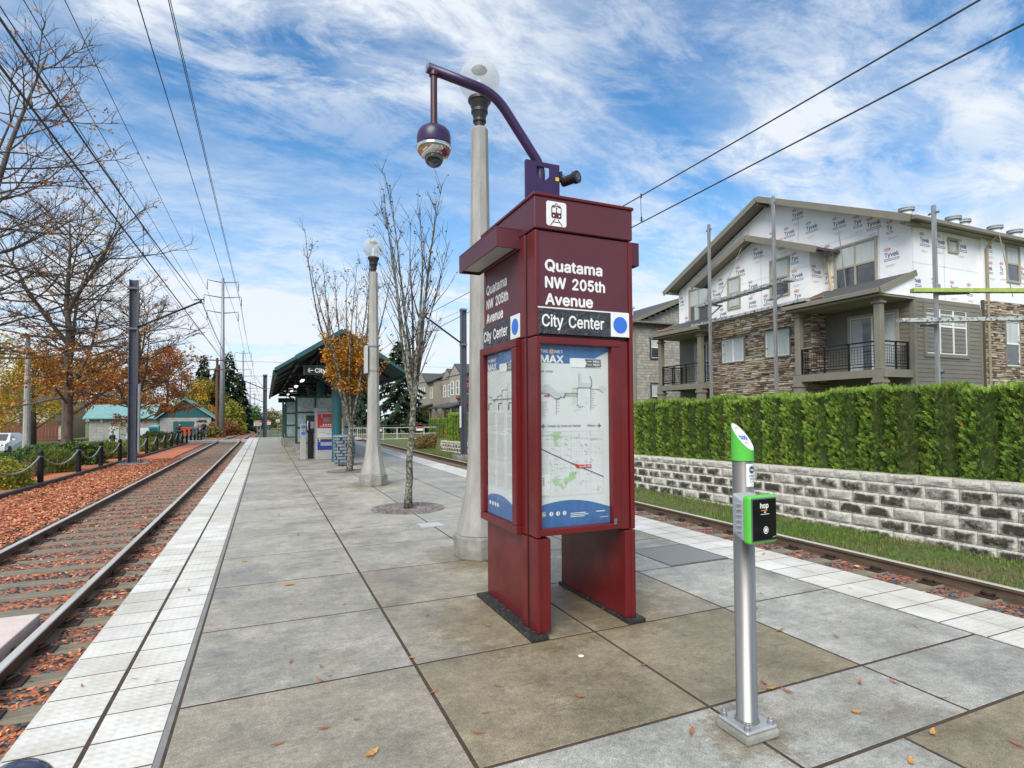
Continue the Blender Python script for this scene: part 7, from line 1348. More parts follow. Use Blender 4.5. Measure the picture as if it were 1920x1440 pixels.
# ------------------------------------------------------------------ the two young trees on the platform
def vase_tree(label, x, y, zf, H, r0, lean, leaders, seed, spread, n2, n3, leaf=0, pal=None, low=None, buds=0, split=0, els=(70, 82)):
    r = random.Random(seed); root = thing('platform_tree', label, 'tree', (x, y, 0), 'young street trees on the platform'); tm, tw_, lf = MB(), MB(), MB()
    tr = [Vector((x + lean * (k / 8) ** 1.4 + r.uniform(-.012, .012), y + r.uniform(-.012, .012), zf * k / 8)) for k in range(9)]
    tm.tube(tr, [r0 * (1.28 if k == 0 else 1.0 - .25 * k / 8 + r.uniform(-.04, .05)) for k in range(9)], 12); tops = []
    for i in range(leaders):
        az = i * 2 * math.pi / leaders + r.uniform(-.35, .35); el = R(r.uniform(*els)) if i else R(84); p = tr[-1] - Vector((0, 0, r.uniform(0, split)))
        L_ = (H - zf) * r.uniform(.75, 1.05) / math.sin(el) * (1 if i else 1.0); q = limb(tm, p, dirv(az, el if i else R(86)), L_, r0 * r.uniform(.38, .55), .005, 11, 7, r, .055, .03 * spread)
        for j in range(n2):
            u = .12 + .86 * (j + r.random()) / n2; p2, d2 = along(q, u); a2 = r.uniform(0, 6.28); d3 = (d2 * .9 + dirv(a2, R(25)) * r.uniform(.5, .85)).normalized(); q2 = limb(tw_, p2, d3, (1.25 * (1.05 - u) + .22) * r.uniform(.45, .95), .010 * (1.15 - u) + .002, .0028, 5, 4, r, .10, .07)
            for k in range(n3):
                u3 = .2 + .78 * r.random(); p3, d4 = along(q2, u3); d5 = (d4 + dirv(r.uniform(0, 6.28), R(20)) * .8).normalized(); q3 = limb(tw_, p3, d5, r.uniform(.10, .42), .0035, .002, 3, 3, r, .16, .05); tops.append(q3)
                if r.random() < buds: c, _ = along(q3, r.random()); s = r.uniform(.014, .034); leafq(tw_, c, s * 1.6, (1, 1, 1), r); leafq(tw_, c + Vector((.01, .01, 0)), s * 1.6, (1, 1, 1), r)
    if leaf:
        for _ in range(leaf):
            q3 = tops[r.randrange(len(tops))]; p, _ = along(q3, r.uniform(.05, .99))
            if r.random() > low(p): continue
            leafq(lf, p + Vector((r.uniform(-.09, .09), r.uniform(-.09, .09), r.uniform(-.10, .06))), r.uniform(.045, .095), r.choice(pal), r)
        lf.build('crown', M['leaf'], root)
    for p in tw_.c: pass
    tm.build('trunk', M['mossbark'], root, smooth=True); tw_.c = [(1, 1, 1)] * len(tw_.c); tw_.build('twigs', M['twig'], root); return root
vase_tree('bare upright tree with lichen spotted trunk on the platform, just left of the kiosk', 2.2, 9.40, 2.05, 6.1, .062, .10, 8, 3, .8, 11, 4, buds=.5, split=.5, els=(76, 85))
GOLD = [(.52, .24, .02), (.60, .30, .03), (.42, .17, .02), (.48, .28, .03), (.35, .13, .025)]
vase_tree('young tree with a cluster of golden orange leaves in front of the shelter', 2.165, 16.35, 1.30, 6.35, .085, .02, 12, 14, .9, 14, 5, leaf=30000, pal=GOLD, low=lambda p: (.95 if p.z < 3.3 else (.35 if p.z < 3.8 else .012)) * (1 if p.x > 1.35 else .5) if p.z > 2.2 else .05, buds=.5, split=.2, els=(64, 82))
# ------------------------------------------------------------------ far end: gates, signs, railing, green bank
def post_sign(label, x, y, zb, w, h, zc, cat='sign', red=True, name='warning_sign'):
    root = thing(name, label, cat, (x, y, zb)); b = MB(); b.tube([(x, y, zb), (x, y, zc + h / 2)], .04, 8); b.build('post', M['galv'], root)
    b = MB(); b.box(x - w / 2, x + w / 2, y - .06, y - .045, zc - h / 2, zc + h / 2); o = b.build('board', M['white'], root)
    if red: b = MB(); b.box(x - w / 2 + .01, x + w / 2 - .01, y - .066, y - .061, zc + h * .12, zc + h / 2 - .01); b.build('red_header', M['red'], o); b = MB(); text(b, 'STOP', (x, y - .068, zc + h * .22), FX, RX, h * .16, w * .6, .02, 'C'); b.build('header_lettering', M['white'], o)
    b = MB()
    for k in range(3): ribbon(b, [(x - w * .35, zc - h * (.05 + .13 * k)), (x + w * .35, zc - h * (.05 + .13 * k))], FX, RX, (0, y - .068, 0), h * .05)
    b.build('small_lines', M['darkprint'], o); return root
post_sign('red topped white warning sign at the far end of the platform', -.55, 46.5, -.2, .52, .40, 1.05)
post_sign('white notice beside the shelter at the far platform end', 1.95, 46.6, -.2, .25, .42, .75, red=False, name='notice_sign'); post_sign('small white sign beyond the ramp at the far end', 1.1, 60, -.5, .35, .3, 1.1, red=False, name='notice_sign'); post_sign('tiny red and white sign farther beyond the ramp', .25, 66, -.6, .5, .45, .9)
def railing(name, label, p, q, posts, h, bars, mat, group=None, cat='railing', vert=0):
    root = thing(name, label, cat, p, group); p = Vector(p); q = Vector(q); b = MB()
    for k in bars: b.tube([p + Vector((0, 0, h * k)), q + Vector((0, 0, h * k))], .03, 6)
    b.build('rails', mat, root); b = None
    for i in range(posts): c = p.lerp(q, i / (posts - 1)); b = MB(); b.tube([c, c + Vector((0, 0, h))], .035, 6); b.build('post', mat, root)
    if vert:
        b = MB()
        for i in range(vert): c = p.lerp(q, (i + .5) / vert); b.tube([c + Vector((0, 0, h * bars[0])), c + Vector((0, 0, h * bars[-1]))], .014, 4)
        b.build('balusters', mat, root)
    return root
wr = pm('white_railing_paint', (.60, .62, .62), (.52, .54, .54), rough=.5)
railing('railing', 'white three bar railing across the grass bank beyond the right track', (7.6, 46, -.42), (13.2, 46, -.42), 6, .98, (.08, .5, 1), wr); railing('gate', 'pale gate with upright bars at the left end of the white railing', (6.1, 47, -.42), (7.5, 46.4, -.42), 3, .98, (.1, .5, 1), wr, vert=9, cat='gate'); railing('handrail', 'dark sloping handrail running down from the white railing to the stone wall', (13.2, 46, -.1), (11.0, 33, -.25), 4, .9, (1,), M['blackmet'])
railing('handrail', 'grey ramp handrail at the far left corner of the platform', (-.35, 45.9, -.02), (-.35, 51.5, -.42), 4, .95, (.5, 1), M['galv']); railing('gate', 'grey swing gate across the ramp beyond the platform end', (.4, 52, -.5), (1.9, 52, -.5), 3, 1.0, (.1, .5, 1), M['galv'], vert=7, cat='gate')
post_sign('white rectangular sign on a post in front of the distant hedge', 13.0, 41, -.3, .32, .55, 1.25, red=False, name='notice_sign'); 
for x, lb in ((8.3, 'red and white plate on the left of the white railing'), (11.7, 'red and white plate in the middle of the white railing')):
    root = thing('railing_sign', lb, 'sign', (x, 45.9, .3)); b = MB(); b.box(x - .28, x + .28, 45.92, 45.94, .28, .62); o = b.build('board', M['white'], root); b = MB(); b.box(x - .27, x + .27, 45.91, 45.918, .48, .61); b.build('red_band', M['red'], o)
fb = railing('post_and_rail_fence', 'dark wooden post fence behind the white railing', (6.5, 50, -.45), (15.5, 50, -.3), 7, 1.25, (.85,), M['bark'], cat='fence')
shrub('rust brown bush at the end of the stone wall below the hedge', 9.3, 33.4, 1.2, .75, [(.22, .12, .05), (.28, .16, .06), (.13, .12, .035), (.2, .19, .05)], 31, 4500, (.08, .15), group='shrubs by the grass bank'); shrub('dry yellow bush beside the white sign on the bank', 13.6, 43.0, .7, 1.1, YEL + OLV, 32, 2200, (.1, .18), group='shrubs by the grass bank')
conifer('large spreading dark conifer behind the white railing, right of the second lamp', 14.3, 66, -.6, 11.0, 4.6, 90, 9000, [(.020, .045, .020), (.026, .058, .022), (.035, .07, .022), (.014, .034, .015)], 'evergreens beyond the railing', ls=(.3, .65)); conifer('smaller dark conifer in the gap beside the shelter roof', 10.8, 72, -.7, 8.0, 3.4, 91, 6000, CON, 'evergreens beyond the railing', ls=(.3, .65))
clump_tree('yellow leaved tree glimpsed under the shelter by the ticket machine', 8.0, 78, -.9, 7.5, 3.6, YEL + OLV, 70, 5000, (.16, .32), 'autumn trees beyond the railing'); clump_tree('green yellow bushy tree behind the pale gate', 10.2, 84, -.9, 6.5, 4.2, OLV + YEL, 71, 5000, (.16, .32), 'autumn trees beyond the railing'); clump_tree('slender red leaved tree beside the right catenary mast', 18.6, 53.5, -.2, 5.2, 1.3, [(.36, .05, .03), (.42, .09, .04), (.28, .04, .025)], 72, 2600, (.12, .24), 'autumn trees beyond the railing', trunk=.1)
# ------------------------------------------------------------------ houses behind the hedge
TAUPE = pm('taupe_paint', (.215, .195, .155), (.185, .168, .132), rough=.65, scale=3)
SIDE = pm('taupe_lap_siding', (.20, .185, .155), (.17, .157, .13), rough=.7, scale=2)
SHNG = attr_mat('painted_shingles', .8)
STONE = attr_mat('ledge_stone', .85)
ROOFM = pm('dark_roof_shingles', (.085, .085, .088), (.05, .05, .053), rough=.9, scale=7, stretch=(1, 1, 1), bump=.4, bscale=20)
WRAP = pm('white_house_wrap', (.86, .86, .86), (.80, .80, .81), rough=.45, scale=1.3, bump=.9, bscale=1.7)
def P3(pl, c, a, z, o=0):     # point on a wall: pl 'X' faces -X (a = y), pl 'Y' faces -Y (a = x); o = how far it stands out
    return (c - o, a, z) if pl == 'X' else (a, c - o, z)
def wbox(mb, pl, c, a0, a1, z0, z1, o0, o1):
    if pl == 'X': mb.box(c - o1, c - o0, min(a0, a1), max(a0, a1), z0, z1)
    else: mb.box(min(a0, a1), max(a0, a1), c - o1, c - o0, z0, z1)
def siding(mb, pl, c, a0, a1, z0, z1, course=.15, lip=.016):
    z = z0
    while z < z1 - .01:
        zt_ = min(z + course, z1); q = [P3(pl, c, a0, z, lip), P3(pl, c, a1, z, lip), P3(pl, c, a1, zt_, .002), P3(pl, c, a0, zt_, .002)]; mb.poly(q); mb.poly([P3(pl, c, a0, z, lip), P3(pl, c, a1, z, lip), P3(pl, c, a1, z, 0), P3(pl, c, a0, z, 0)]); z = zt_
def shingles(mb, pl, c, a0, a1, z0, z1, seed, pal, course=.18, keep=lambda a, z: True):
    r = random.Random(seed); z = z0
    while z < z1 - .02:
        zt_ = min(z + course, z1); a = a0
        while a < a1:
            w = r.uniform(.10, .26); e_ = min(a + w, a1)
            if keep((a + e_) / 2, zt_):
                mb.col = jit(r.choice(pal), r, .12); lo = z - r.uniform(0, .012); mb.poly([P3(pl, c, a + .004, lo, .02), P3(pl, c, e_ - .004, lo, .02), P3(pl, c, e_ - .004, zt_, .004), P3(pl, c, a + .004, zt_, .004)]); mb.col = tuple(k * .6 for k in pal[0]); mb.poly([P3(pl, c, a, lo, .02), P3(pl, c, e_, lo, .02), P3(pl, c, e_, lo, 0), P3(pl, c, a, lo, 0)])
            a = e_
        z = zt_
SPAL = [(.40, .335, .26), (.29, .235, .175), (.47, .41, .33), (.16, .12, .09), (.36, .285, .20), (.24, .155, .11), (.43, .38, .32)]
def stone(mb, pl, c, a0, a1, z0, z1, seed, pal=SPAL, holes=()):
    r = random.Random(seed); z = z0
    while z < z1 - .01:
        h = min(r.uniform(.05, .11), z1 - z); a = a0
        while a < a1 - .005:
            w = min(r.uniform(.12, .48), a1 - a); m_ = (a + w / 2, z + h / 2)
            if not any(h0 < m_[0] < h1 and g0 < m_[1] < g1 for h0, h1, g0, g1 in holes):
                o = r.uniform(.02, .085); mb.col = jit(r.choice(pal), r, .22); dz = r.uniform(-.012, .012); b0 = len(mb.v); f0 = .35
                e = [P3(pl, c, a + .004, z + .004, 0), P3(pl, c, a + w - .004, z + .004, 0), P3(pl, c, a + w - .004, z + h - .004, 0), P3(pl, c, a + .004, z + h - .004, 0), P3(pl, c, a + .015, z + .012, o), P3(pl, c, a + w - .015, z + .012 + dz, o * r.uniform(.7, 1.1)), P3(pl, c, a + w - .015, z + h - .012, o * r.uniform(.7, 1)), P3(pl, c, a + .015, z + h - .012 + dz, o)]
                mb.v.extend(e)
                for f in ((4, 5, 6, 7), (0, 1, 5, 4), (1, 2, 6, 5), (2, 3, 7, 6), (3, 0, 4, 7)): mb.face(tuple(b0 + i for i in f))
            a += w
        z += h
def window(par, pl, c, a0, a1, z0, z1, cols=2, rows=1, trim=None, split=.5, curtain=None, tw=.09, name='window', fr=None):
    a0, a1 = min(a0, a1), max(a0, a1); b = MB()
    for q in ((a0 - tw, a1 + tw, z1, z1 + tw), (a0 - tw, a1 + tw, z0 - tw, z0), (a0 - tw, a0, z0, z1), (a1, a1 + tw, z0, z1)): wbox(b, pl, c, *q, -.02, .05)
    o = b.build(name, trim or TAUPE, par); g = MB()
    for i in range(cols):
        for k in range(rows):
            ya, yb2 = a0 + (a1 - a0) * i / cols, a0 + (a1 - a0) * (i + 1) / cols; za = z0 + (z1 - z0) * (k * split if rows == 2 else k / rows); zb2 = z0 + (z1 - z0) * ((split if k == 0 else 1) if rows == 2 else (k + 1) / rows)
            for q in ((ya, yb2, zb2 - .035, zb2), (ya, yb2, za, za + .035), (ya, ya + .035, za + .0355, zb2 - .0355), (yb2 - .035, yb2, za + .0355, zb2 - .0355)): wbox(g, pl, c, *q, -.01, .03)
    g.build('sash', fr or M['white'], o); p = MB(); p.poly([P3(pl, c, a0, z0, .006), P3(pl, c, a1, z0, .006), P3(pl, c, a1, z1, .006), P3(pl, c, a0, z1, .006)]); p.build('pane', M['winglass'], o)
    if curtain:
        q = MB()
        for s0, s1, t0_, t1_ in curtain: q.poly([P3(pl, c, a0 + (a1 - a0) * s0, z0 + (z1 - z0) * t0_, .011), P3(pl, c, a0 + (a1 - a0) * s1, z0 + (z1 - z0) * t0_, .011), P3(pl, c, a0 + (a1 - a0) * s1, z0 + (z1 - z0) * t1_, .011), P3(pl, c, a0 + (a1 - a0) * s0, z0 + (z1 - z0) * t1_, .011)])
        q.build('blind', M['curtain'], o)
    return o
H1 = thing('apartment_house', 'three storey house under repair with white house wrap, stone bay, balconies and dark gabled roof', 'house', (27, 17.8, .2))
YN, YF, YM, XF, XB = 11.93, 23.65, 17.79, 20.0, 34.0
def mroof(y): return 8.02 + .455 * (6.25 - abs(y - YM))          # top of the main roof
# cores
b = MB(); b.box(XF + .05, XB, YN + .05, YF - .05, .1, 7.95); b.build('inner_walls', pm('dark_sheathing', (.10, .085, .07), (.08, .07, .06), rough=.9), H1)
def wrapwall(pts, pl='X'): b = MB(); b.poly(pts); return b
wf = MB(); wf.poly([(XF, YF, 5.62), (XF, YN, 5.62), (XF, YN, mroof(YN) - .2), (XF, YM, mroof(YM) - .2), (XF, YF, mroof(YF) - .2)][::-1])
ws = MB(); ws.poly([(XF - .003, YN, 5.42), (23.9, YN, 5.25), (23.9, YN, 8.05), (XF - .003, YN, 8.05)]); ws.poly([(23.9, YN - .10, 5.62), (XB, YN - .10, 5.7), (XB, YN - .10, 8.05), (23.9, YN - .10, 8.05)]); ws.poly([(23.9, YN, 5.62), (23.9, YN - .10, 5.62), (23.9, YN - .10, 8.05), (23.9, YN, 8.05)])
BX, BY0, BY1, BYM = 19.2, 15.2, 20.5, 17.85
def broof(y): return 7.72 + .42 * (3.35 - abs(y - BYM))
wb = MB(); wb.poly([(BX, BY1, 5.86), (BX, BY0, 5.86), (BX, BY0, broof(BY0) - .16), (BX, BYM, broof(BYM) - .16), (BX, BY1, broof(BY1) - .16)][::-1]); wb.poly([(BX, BY0, 5.86), (XF, BY0, 5.86), (XF, BY0, broof(BY0) - .16), (BX, BY0, broof(BY0) - .16)]); wb.poly([(BX, BY1, 5.86), (XF, BY1, 5.86), (XF, BY1, broof(BY1) - .16), (BX, BY1, broof(BY1) - .16)])
def tyvek(mb_n, mb_r, pl, c, a, z, s=1.0, t='Tyvek'):
    r_ = Vector((0, -1, 0)) if pl == 'X' else Vector((1, 0, 0)); o = Vector(P3(pl, c, a, z, .006)); text(mb_n, t, o, r_, RX, .155 * s, .50 * s * len(t) / 5, .013)
    w = .50 * s * len(t) / 5; L_ = [(0, -.13 * s), (w, -.13 * s), (w, -.075 * s), (0, -.075 * s), (0, -.13 * s)]; ribbon(mb_n, L_, r_, RX, o, .016 * s)
    ring(mb_r, o + r_ * .10 * s + RX * .27 * s, r_, RX, .125 * s, .06 * s, .022 * s, 16); ribbon(mb_r, [(.03 * s, .27 * s), (.17 * s, .27 * s)], r_, RX, o, .045 * s)
    ribbon(mb_r, [(.05 * s, -.30 * s), (.38 * s, -.30 * s)], r_, RX, o, .012 * s); ribbon(mb_r, [(.05 * s, -.34 * s), (.30 * s, -.34 * s)], r_, RX, o, .010 * s)
TAPE = pm('wrap_tape', (.70, .71, .73), (.60, .61, .64), rough=.3, scale=6)
def strip_(pl, c, a0, a1, z0, z1): return [P3(pl, c, a0, z0, .004), P3(pl, c, a1, z0, .004), P3(pl, c, a1, z1, .004), P3(pl, c, a0, z1, .004)]
def printed(mb, seams=()):
    global n_, d_
    n_.m = [1] * len(n_.m); d_.m = [2] * len(d_.m); mb.add(n_); mb.add(d_); mb.mi = 3
    for a in seams: mb.poly(a)
    o = mb.build('house_wrap', [WRAP, M['navy'], M['redprint'], TAPE], H1); n_, d_ = MB(), MB(); return o
n_, d_ = MB(), MB()
for y, z, t in ((17.75, 9.05, 'vek'), (17.0, 9.02, 'Tyvek'), (15.95, 8.92, 'Tyvek'), (14.78, 8.72, 'Tyvek'), (13.95, 8.52, 'Tyv'), (13.45, 8.28, 'Tyvek'), (12.85, 7.0, 'Tyvek'), (16.6, 9.65, 'Tyvek'), (12.75, 7.95, 'Ty'), (15.15, 7.75, 'Tyv'), (22.2, 8.2, 'vek'), (23.55, 7.35, 'vek'), (21.35, 8.35, 'Tyvek'), (15.15, 6.7, 'Tyvek'), (23.2, 6.25, 'yvek')): tyvek(n_, d_, 'X', XF, y, z, 1, t)
printed(wf, [strip_('X', XF, YN + .02, YF, 8.1, 8.125), strip_('X', XF, 13.02, 13.07, 5.62, 8.45), strip_('X', XF, 16.3, 16.35, 8.6, 9.9), strip_('X', XF, 23.1, 23.15, 5.62, 8.2)])
for y, z, t in ((18.9, 7.75, 'Tyvek'), (17.9, 8.30, 'Tyvek'), (16.6, 8.35, 'Tyv'), (19.95, 7.45, 'vek'), (16.0, 6.9, 'Tyvek'), (18.2, 6.25, 'yvek'), (17.4, 6.2, 'Tyvek'), (19.9, 6.05, 'yvek'), (20.35, 7.0, 'Tyvek'), (18.2, 6.95, 'Tyvek'), (16.0, 7.6, 'Tyv'), (15.9, 6.1, 'Tyv')): tyvek(n_, d_, 'X', BX, y, z, 1, t)
tyvek(n_, d_, 'Y', BY0, BX + .12, 6.95); printed(wb, [strip_('X', BX, BY0, BY1, 7.22, 7.245), strip_('X', BX, 17.5, 17.54, 5.9, 8.7)])
for x, z, t in ((20.45, 7.38, 'Tyvek'), (21.35, 7.42, 'Tyvek'), (22.62, 7.42, 'Tyvek'), (20.05, 5.95, 'yvek'), (21.05, 5.88, 'Tyvek'), (22.1, 5.86, 'Tyvek'), (23.1, 5.86, 'Tyv')): tyvek(n_, d_, 'Y', YN, x, z, 1, t)
for x, z, t in ((24.2, 7.55, 'vek'), (24.3, 6.75, 'ek'), (25.0, 6.8, 'Ty'), (26.4, 6.75, 'Tyvek'), (27.4, 7.3, 'Tyvek')): tyvek(n_, d_, 'Y', YN - .10, x, z, 1, t)
printed(ws, [strip_('Y', YN, XF, 23.88, 6.62, 6.645), strip_('Y', YN, 21.75, 21.8, 5.45, 8.0), strip_('Y', YN, XF + .02, XF + .06, 5.45, 8.0)])
# roofs
def gable_roof(par, xf, xb, ym, hw, zeave, slope, th, mat_, soff, name='roof'):
    b = MB(); za = zeave + slope * hw
    for s in (-1, 1):
        q = [(xf, ym + s * hw, zeave), (xf, ym, za), (xf, ym, za - th), (xf, ym + s * hw, zeave - th)]; b.prism(q if s > 0 else q[::-1], (xb - xf, 0, 0))
    o = b.build(name, mat_, par)
    for s in (-1, 1):
        f = MB(); f.beam((xf - .02, ym + s * (hw + .02), zeave - .11), (xf - .02, ym + s * .015, za - .11), .05, .24); f.build('rake_board', TAUPE, o)
        f = MB(); f.poly([(xf + .03, ym + s * hw, zeave - th - .006), (xf + .03, ym, za - th - .006), (xf + .68, ym, za - th - .006), (xf + .68, ym + s * hw, zeave - th - .006)]); f.build('soffit', soff, o)
    return o
soffm = pm('beige_soffit', (.30, .265, .20), (.25, .22, .165), rough=.7, scale=5, stretch=(1, 5, 1))
gable_roof(H1, 19.32, XB, YM, 6.25, 8.02, .455, .12, ROOFM, soffm); gable_roof(H1, 18.68, 20.3, BYM, 3.35, 7.72, .42, .10, ROOFM, soffm, 'bay_roof')
b = MB(); b.box(19.34, XB, YM - 6.40, YM - 6.25, 7.86, 8.0); b.build('gutter', TAUPE, H1, bevel=.02); b = MB(); b.box(19.4, XB, YM - 6.2, YN + .02, 7.86, 7.88); b.build('eave_soffit', soffm, H1)
for s, yk in ((-1, YM - 6.1), (1, YM + 5.9), (0, YM)):
    b = MB(); b.beam((19.35, yk, mroof(yk) - .30), (20, yk, mroof(yk) - .30), .10, .12); b.build('rafter_bracket', TAUPE, H1)
for x, y in ((22.2, 13.4), (24.2, 12.9), (25.4, 13.2), (27.0, 12.9), (28.2, 12.8)):
    z = mroof(y); b = MB(); b.lathe((x, y, z - .1), [(.19, 0), (.19, .36)], 18); o = b.build('roof_vent', M['white'], H1, smooth=False); b = MB(); b.lathe((x, y, z + .26), [(.22, 0), (.27, .03), (.27, .08), (.24, .10), (.27, .11), (.27, .15), (.1, .18)], 18); b.build('vent_cap', pm('grey_vent_cap', (.36, .40, .42), (.3, .34, .36), rough=.5), o)
# stone
b = MB(); hs = ((16.05, 17.35, 3.80, 4.98), (18.4, 19.78, 3.78, 4.95)); stone(b, 'X', BX, BY0, BY1, .2, 5.84, 3, holes=hs); stone(b, 'Y', BY0, BX, XF, .2, 5.84, 4); stone(b, 'Y', BY1 + .001, BX, XF, .2, 5.84, 6); b.col = (.09, .08, .07); b.box(BX + .003, XF, BY0 + .003, BY1 - .003, .1, 5.84); b.build('stone_veneer', STONE, H1)
b = MB(); stone(b, 'Y', YN - .10, 23.95, 33.95, .2, 5.62, 5, holes=((25.1, 26.1, 3.2, 4.98),)); b.col = (.09, .08, .07); b.box(23.93, 33.95, YN - .10, YN + .04, .1, 5.62); b.build('stone_veneer', STONE, H1)
b = MB(); b.box(BX - .12, XF, BY0 - .06, BY1 + .06, 5.845, 5.93); b.build('ledge_board', TAUPE, H1)
# siding
for q in (('Y', YN, XF, 23.85, .2, 5.45), ('X', XF, YN, BY0, .2, 5.62), ('X', XF, BY1, YF, .2, 5.62)): b = MB(); siding(b, *q); b.build('lap_siding', SIDE, H1)
b = MB(); b.box(XF - .035, XF + .12, YN - .035, YN + .12, .2, 5.44); b.box(23.80, 23.92, YN - .03, YN + .02, .2, 5.3); b.build('corner_board', TAUPE, H1)
b = MB(); b.tube([(24.05, YN - .5, 7.9), (24.05, YN - .35, 7.75), (24.05, YN - .17, 7.5), (24.05, YN - .17, .3)], .05, 8); b.build('downspout', pm('tan_downspout', (.30, .25, .17), (.26, .21, .14), rough=.5), H1)
# windows
cur = [(.02, .98, .5, .97)]; beige = pm('beige_window_frame', (.38, .35, .27), (.33, .30, .23), rough=.5)
window(H1, 'X', XF, 13.16, 14.69, 6.22, 7.80, 2, 2, beige, .5, cur, .07, fr=beige); window(H1, 'X', XF, 21.5, 22.8, 6.22, 7.85, 2, 2, beige, .5, [(.02, .98, .5, .98), (.5, .75, .02, .5)], .07, fr=beige)
window(H1, 'X', BX, 18.7, 19.35, 6.28, 7.60, 1, 2, beige, .5, [(.03, .97, .05, .97)], .06, fr=beige); window(H1, 'X', BX, 16.15, 17.0, 6.35, 7.80, 1, 2, beige, .5, [(.03, .97, .5, .97)], .06, fr=beige)
window(H1, 'X', BX - .05, 16.12, 17.28, 3.88, 4.90, 2, 1, None, .5, [(.03, .47, .04, .96), (.6, .97, .04, .96)], .06); window(H1, 'X', BX - .05, 18.46, 19.72, 3.86, 4.87, 2, 1, None, .5, [(.03, .47, .04, .96), (.53, .97, .04, .96)], .06)
window(H1, 'Y', YN, 20.62, 22.95, 3.56, 5.13, 3, 2, TAUPE, .62, [(.02, .98, .64, .9)], .12); window(H1, 'Y', YN, 22.04, 22.54, 7.22, 7.66, 1, 1, beige, .5, [(.05, .95, .05, .8)], .05, fr=beige); window(H1, 'Y', YN - .10, 25.45, 26.25, 6.46, 7.78, 1, 2, beige, .5, [(.03, .97, .5, .97)], .06, fr=beige); window(H1, 'Y', YN - .13, 25.15, 26.05, 3.25, 4.92, 1, 2, TAUPE, .5, [(.03, .97, .5, .97)], .06)
b = MB(); b.sphere((21.2, YN - .1, 2.95), (.14, .14, .11), 12, 8); b.build('dryer_vent', M['galvdark'], H1, smooth=True)
# balconies
def balcony(y0, y1, door, nm, wing=True):
    xs_ = 18.5; o = H1
    b = MB(); b.box(xs_ - .02, xs_ + .12, y0 - .1, y1 + .1, 2.72, 2.98); b.box(xs_ + .1205, XF, y0 - .1, y0 + .02, 2.72, 2.98); b.box(xs_ + .1205, XF, y1 - .02, y1 + .1, 2.72, 2.98); b.build('balcony_beam', TAUPE, o); b = MB(); b.box(xs_ + .125, XF, y0 + .025, y1 - .025, 2.86, 2.95); b.build('balcony_deck', M['bark'], o)
    for yk in (y0 + .12, y1 - .12):
        b = MB(); b.box(xs_ - .03, xs_ + .19, yk - .11, yk + .11, 2.985, 5.36); b.box(xs_ - .08, xs_ + .24, yk - .16, yk + .16, 5.16, 5.24); b.build('post', TAUPE, o, bevel=.01)
        b = MB(); b.lathe((xs_ + .08, yk, .1), [(.36, 0), (.21, 2.40), (.21, 2.42), (.27, 2.43), (.27, 2.52), (.22, 2.525), (.22, 2.615)], 4, R(45)); b.build('pier', TAUPE, o)
    b = MB(); b.beam((xs_ + .08, y0, 5.44), (xs_ + .08, y1, 5.44), .16, .2); b.build('porch_beam', TAUPE, o)
    ya, yb2 = y0 - .22, y1 + .22; b = MB(); b.prism([(18.15, ya, 5.60), (XF, ya, 6.30), (XF, ya, 6.20), (18.15, ya, 5.50)], (0, yb2 - ya, 0)); ro = b.build('porch_roof', ROOFM, o)
    b = MB(); b.box(18.06, 18.16, ya, yb2, 5.43, 5.585); b.build('porch_gutter', TAUPE, ro, bevel=.02)
    for yk in (ya - .03, yb2 + .03): b = MB(); b.beam((18.10, yk, 5.50), (XF - .01, yk, 6.235), .05, .2); b.build('barge_board', TAUPE, ro)
    b = MB(); b.box(18.2, XF - .01, ya + .05, yb2 - .05, 5.36, 5.42); b.build('porch_shade_ceiling', soffm, o)  # ceiling added under the porch roof to darken the balcony
    for yk in (ya + .02, yb2 - .05): b = MB(); b.prism([(18.3, yk, 5.43), (XF - .01, yk, 5.43), (XF - .01, yk, 6.17), (18.3, yk, 5.53)], (0, .03, 0)); b.build('porch_end_panel', SIDE if yk > 13 else WRAP, o)
    rb = MB(); m_ = M['blackmet']
    def run(p, q):
        p, q = Vector(p), Vector(q); L_ = (q - p).length; rb.beam(p + Vector((0, 0, .93)), q + Vector((0, 0, .93)), .05, .05); rb.beam(p + Vector((0, 0, .80)), q + Vector((0, 0, .80)), .025, .025); rb.beam(p + Vector((0, 0, .10)), q + Vector((0, 0, .10)), .035, .035); rb.beam(p + Vector((0, 0, .20)), q + Vector((0, 0, .20)), .025, .025)
        for k in range(int(L_ / 1.1) + 2): c = p.lerp(q, k / (int(L_ / 1.1) + 1)); rb.beam(c, c + Vector((0, 0, .95)), .05, .05)
        for k in range(int(L_ / .11)): c = p.lerp(q, (k + .5) / int(L_ / .11)); rb.beam(c + Vector((0, 0, .2)), c + Vector((0, 0, .8)), .010, .010)
        for k in range(1, 6): rb.beam(p + Vector((0, 0, .2 + k * .1)), q + Vector((0, 0, .2 + k * .1)), .010, .010)
    run((xs_ + .06, y0 + .25, 2.99), (xs_ + .06, y1 - .25, 2.99)); run((xs_ + .2, y0 + .06, 2.99), (XF - .06, y0 + .06, 2.99)); run((xs_ + .2, y1 - .06, 2.99), (XF - .06, y1 - .06, 2.99)); rb.build('balustrade', m_, o)
    window(o, 'X', XF - .02, door[0], door[1], 3.02, 5.02, 2, 1, beige, .5, [(.03, .44, .02, .97), (.72, .97, .02, .97)], .10, 'sliding_door')
balcony(12.05, 15.35, (12.5, 14.15), 'near'); balcony(20.4, 23.5, (20.9, 22.4), 'far')
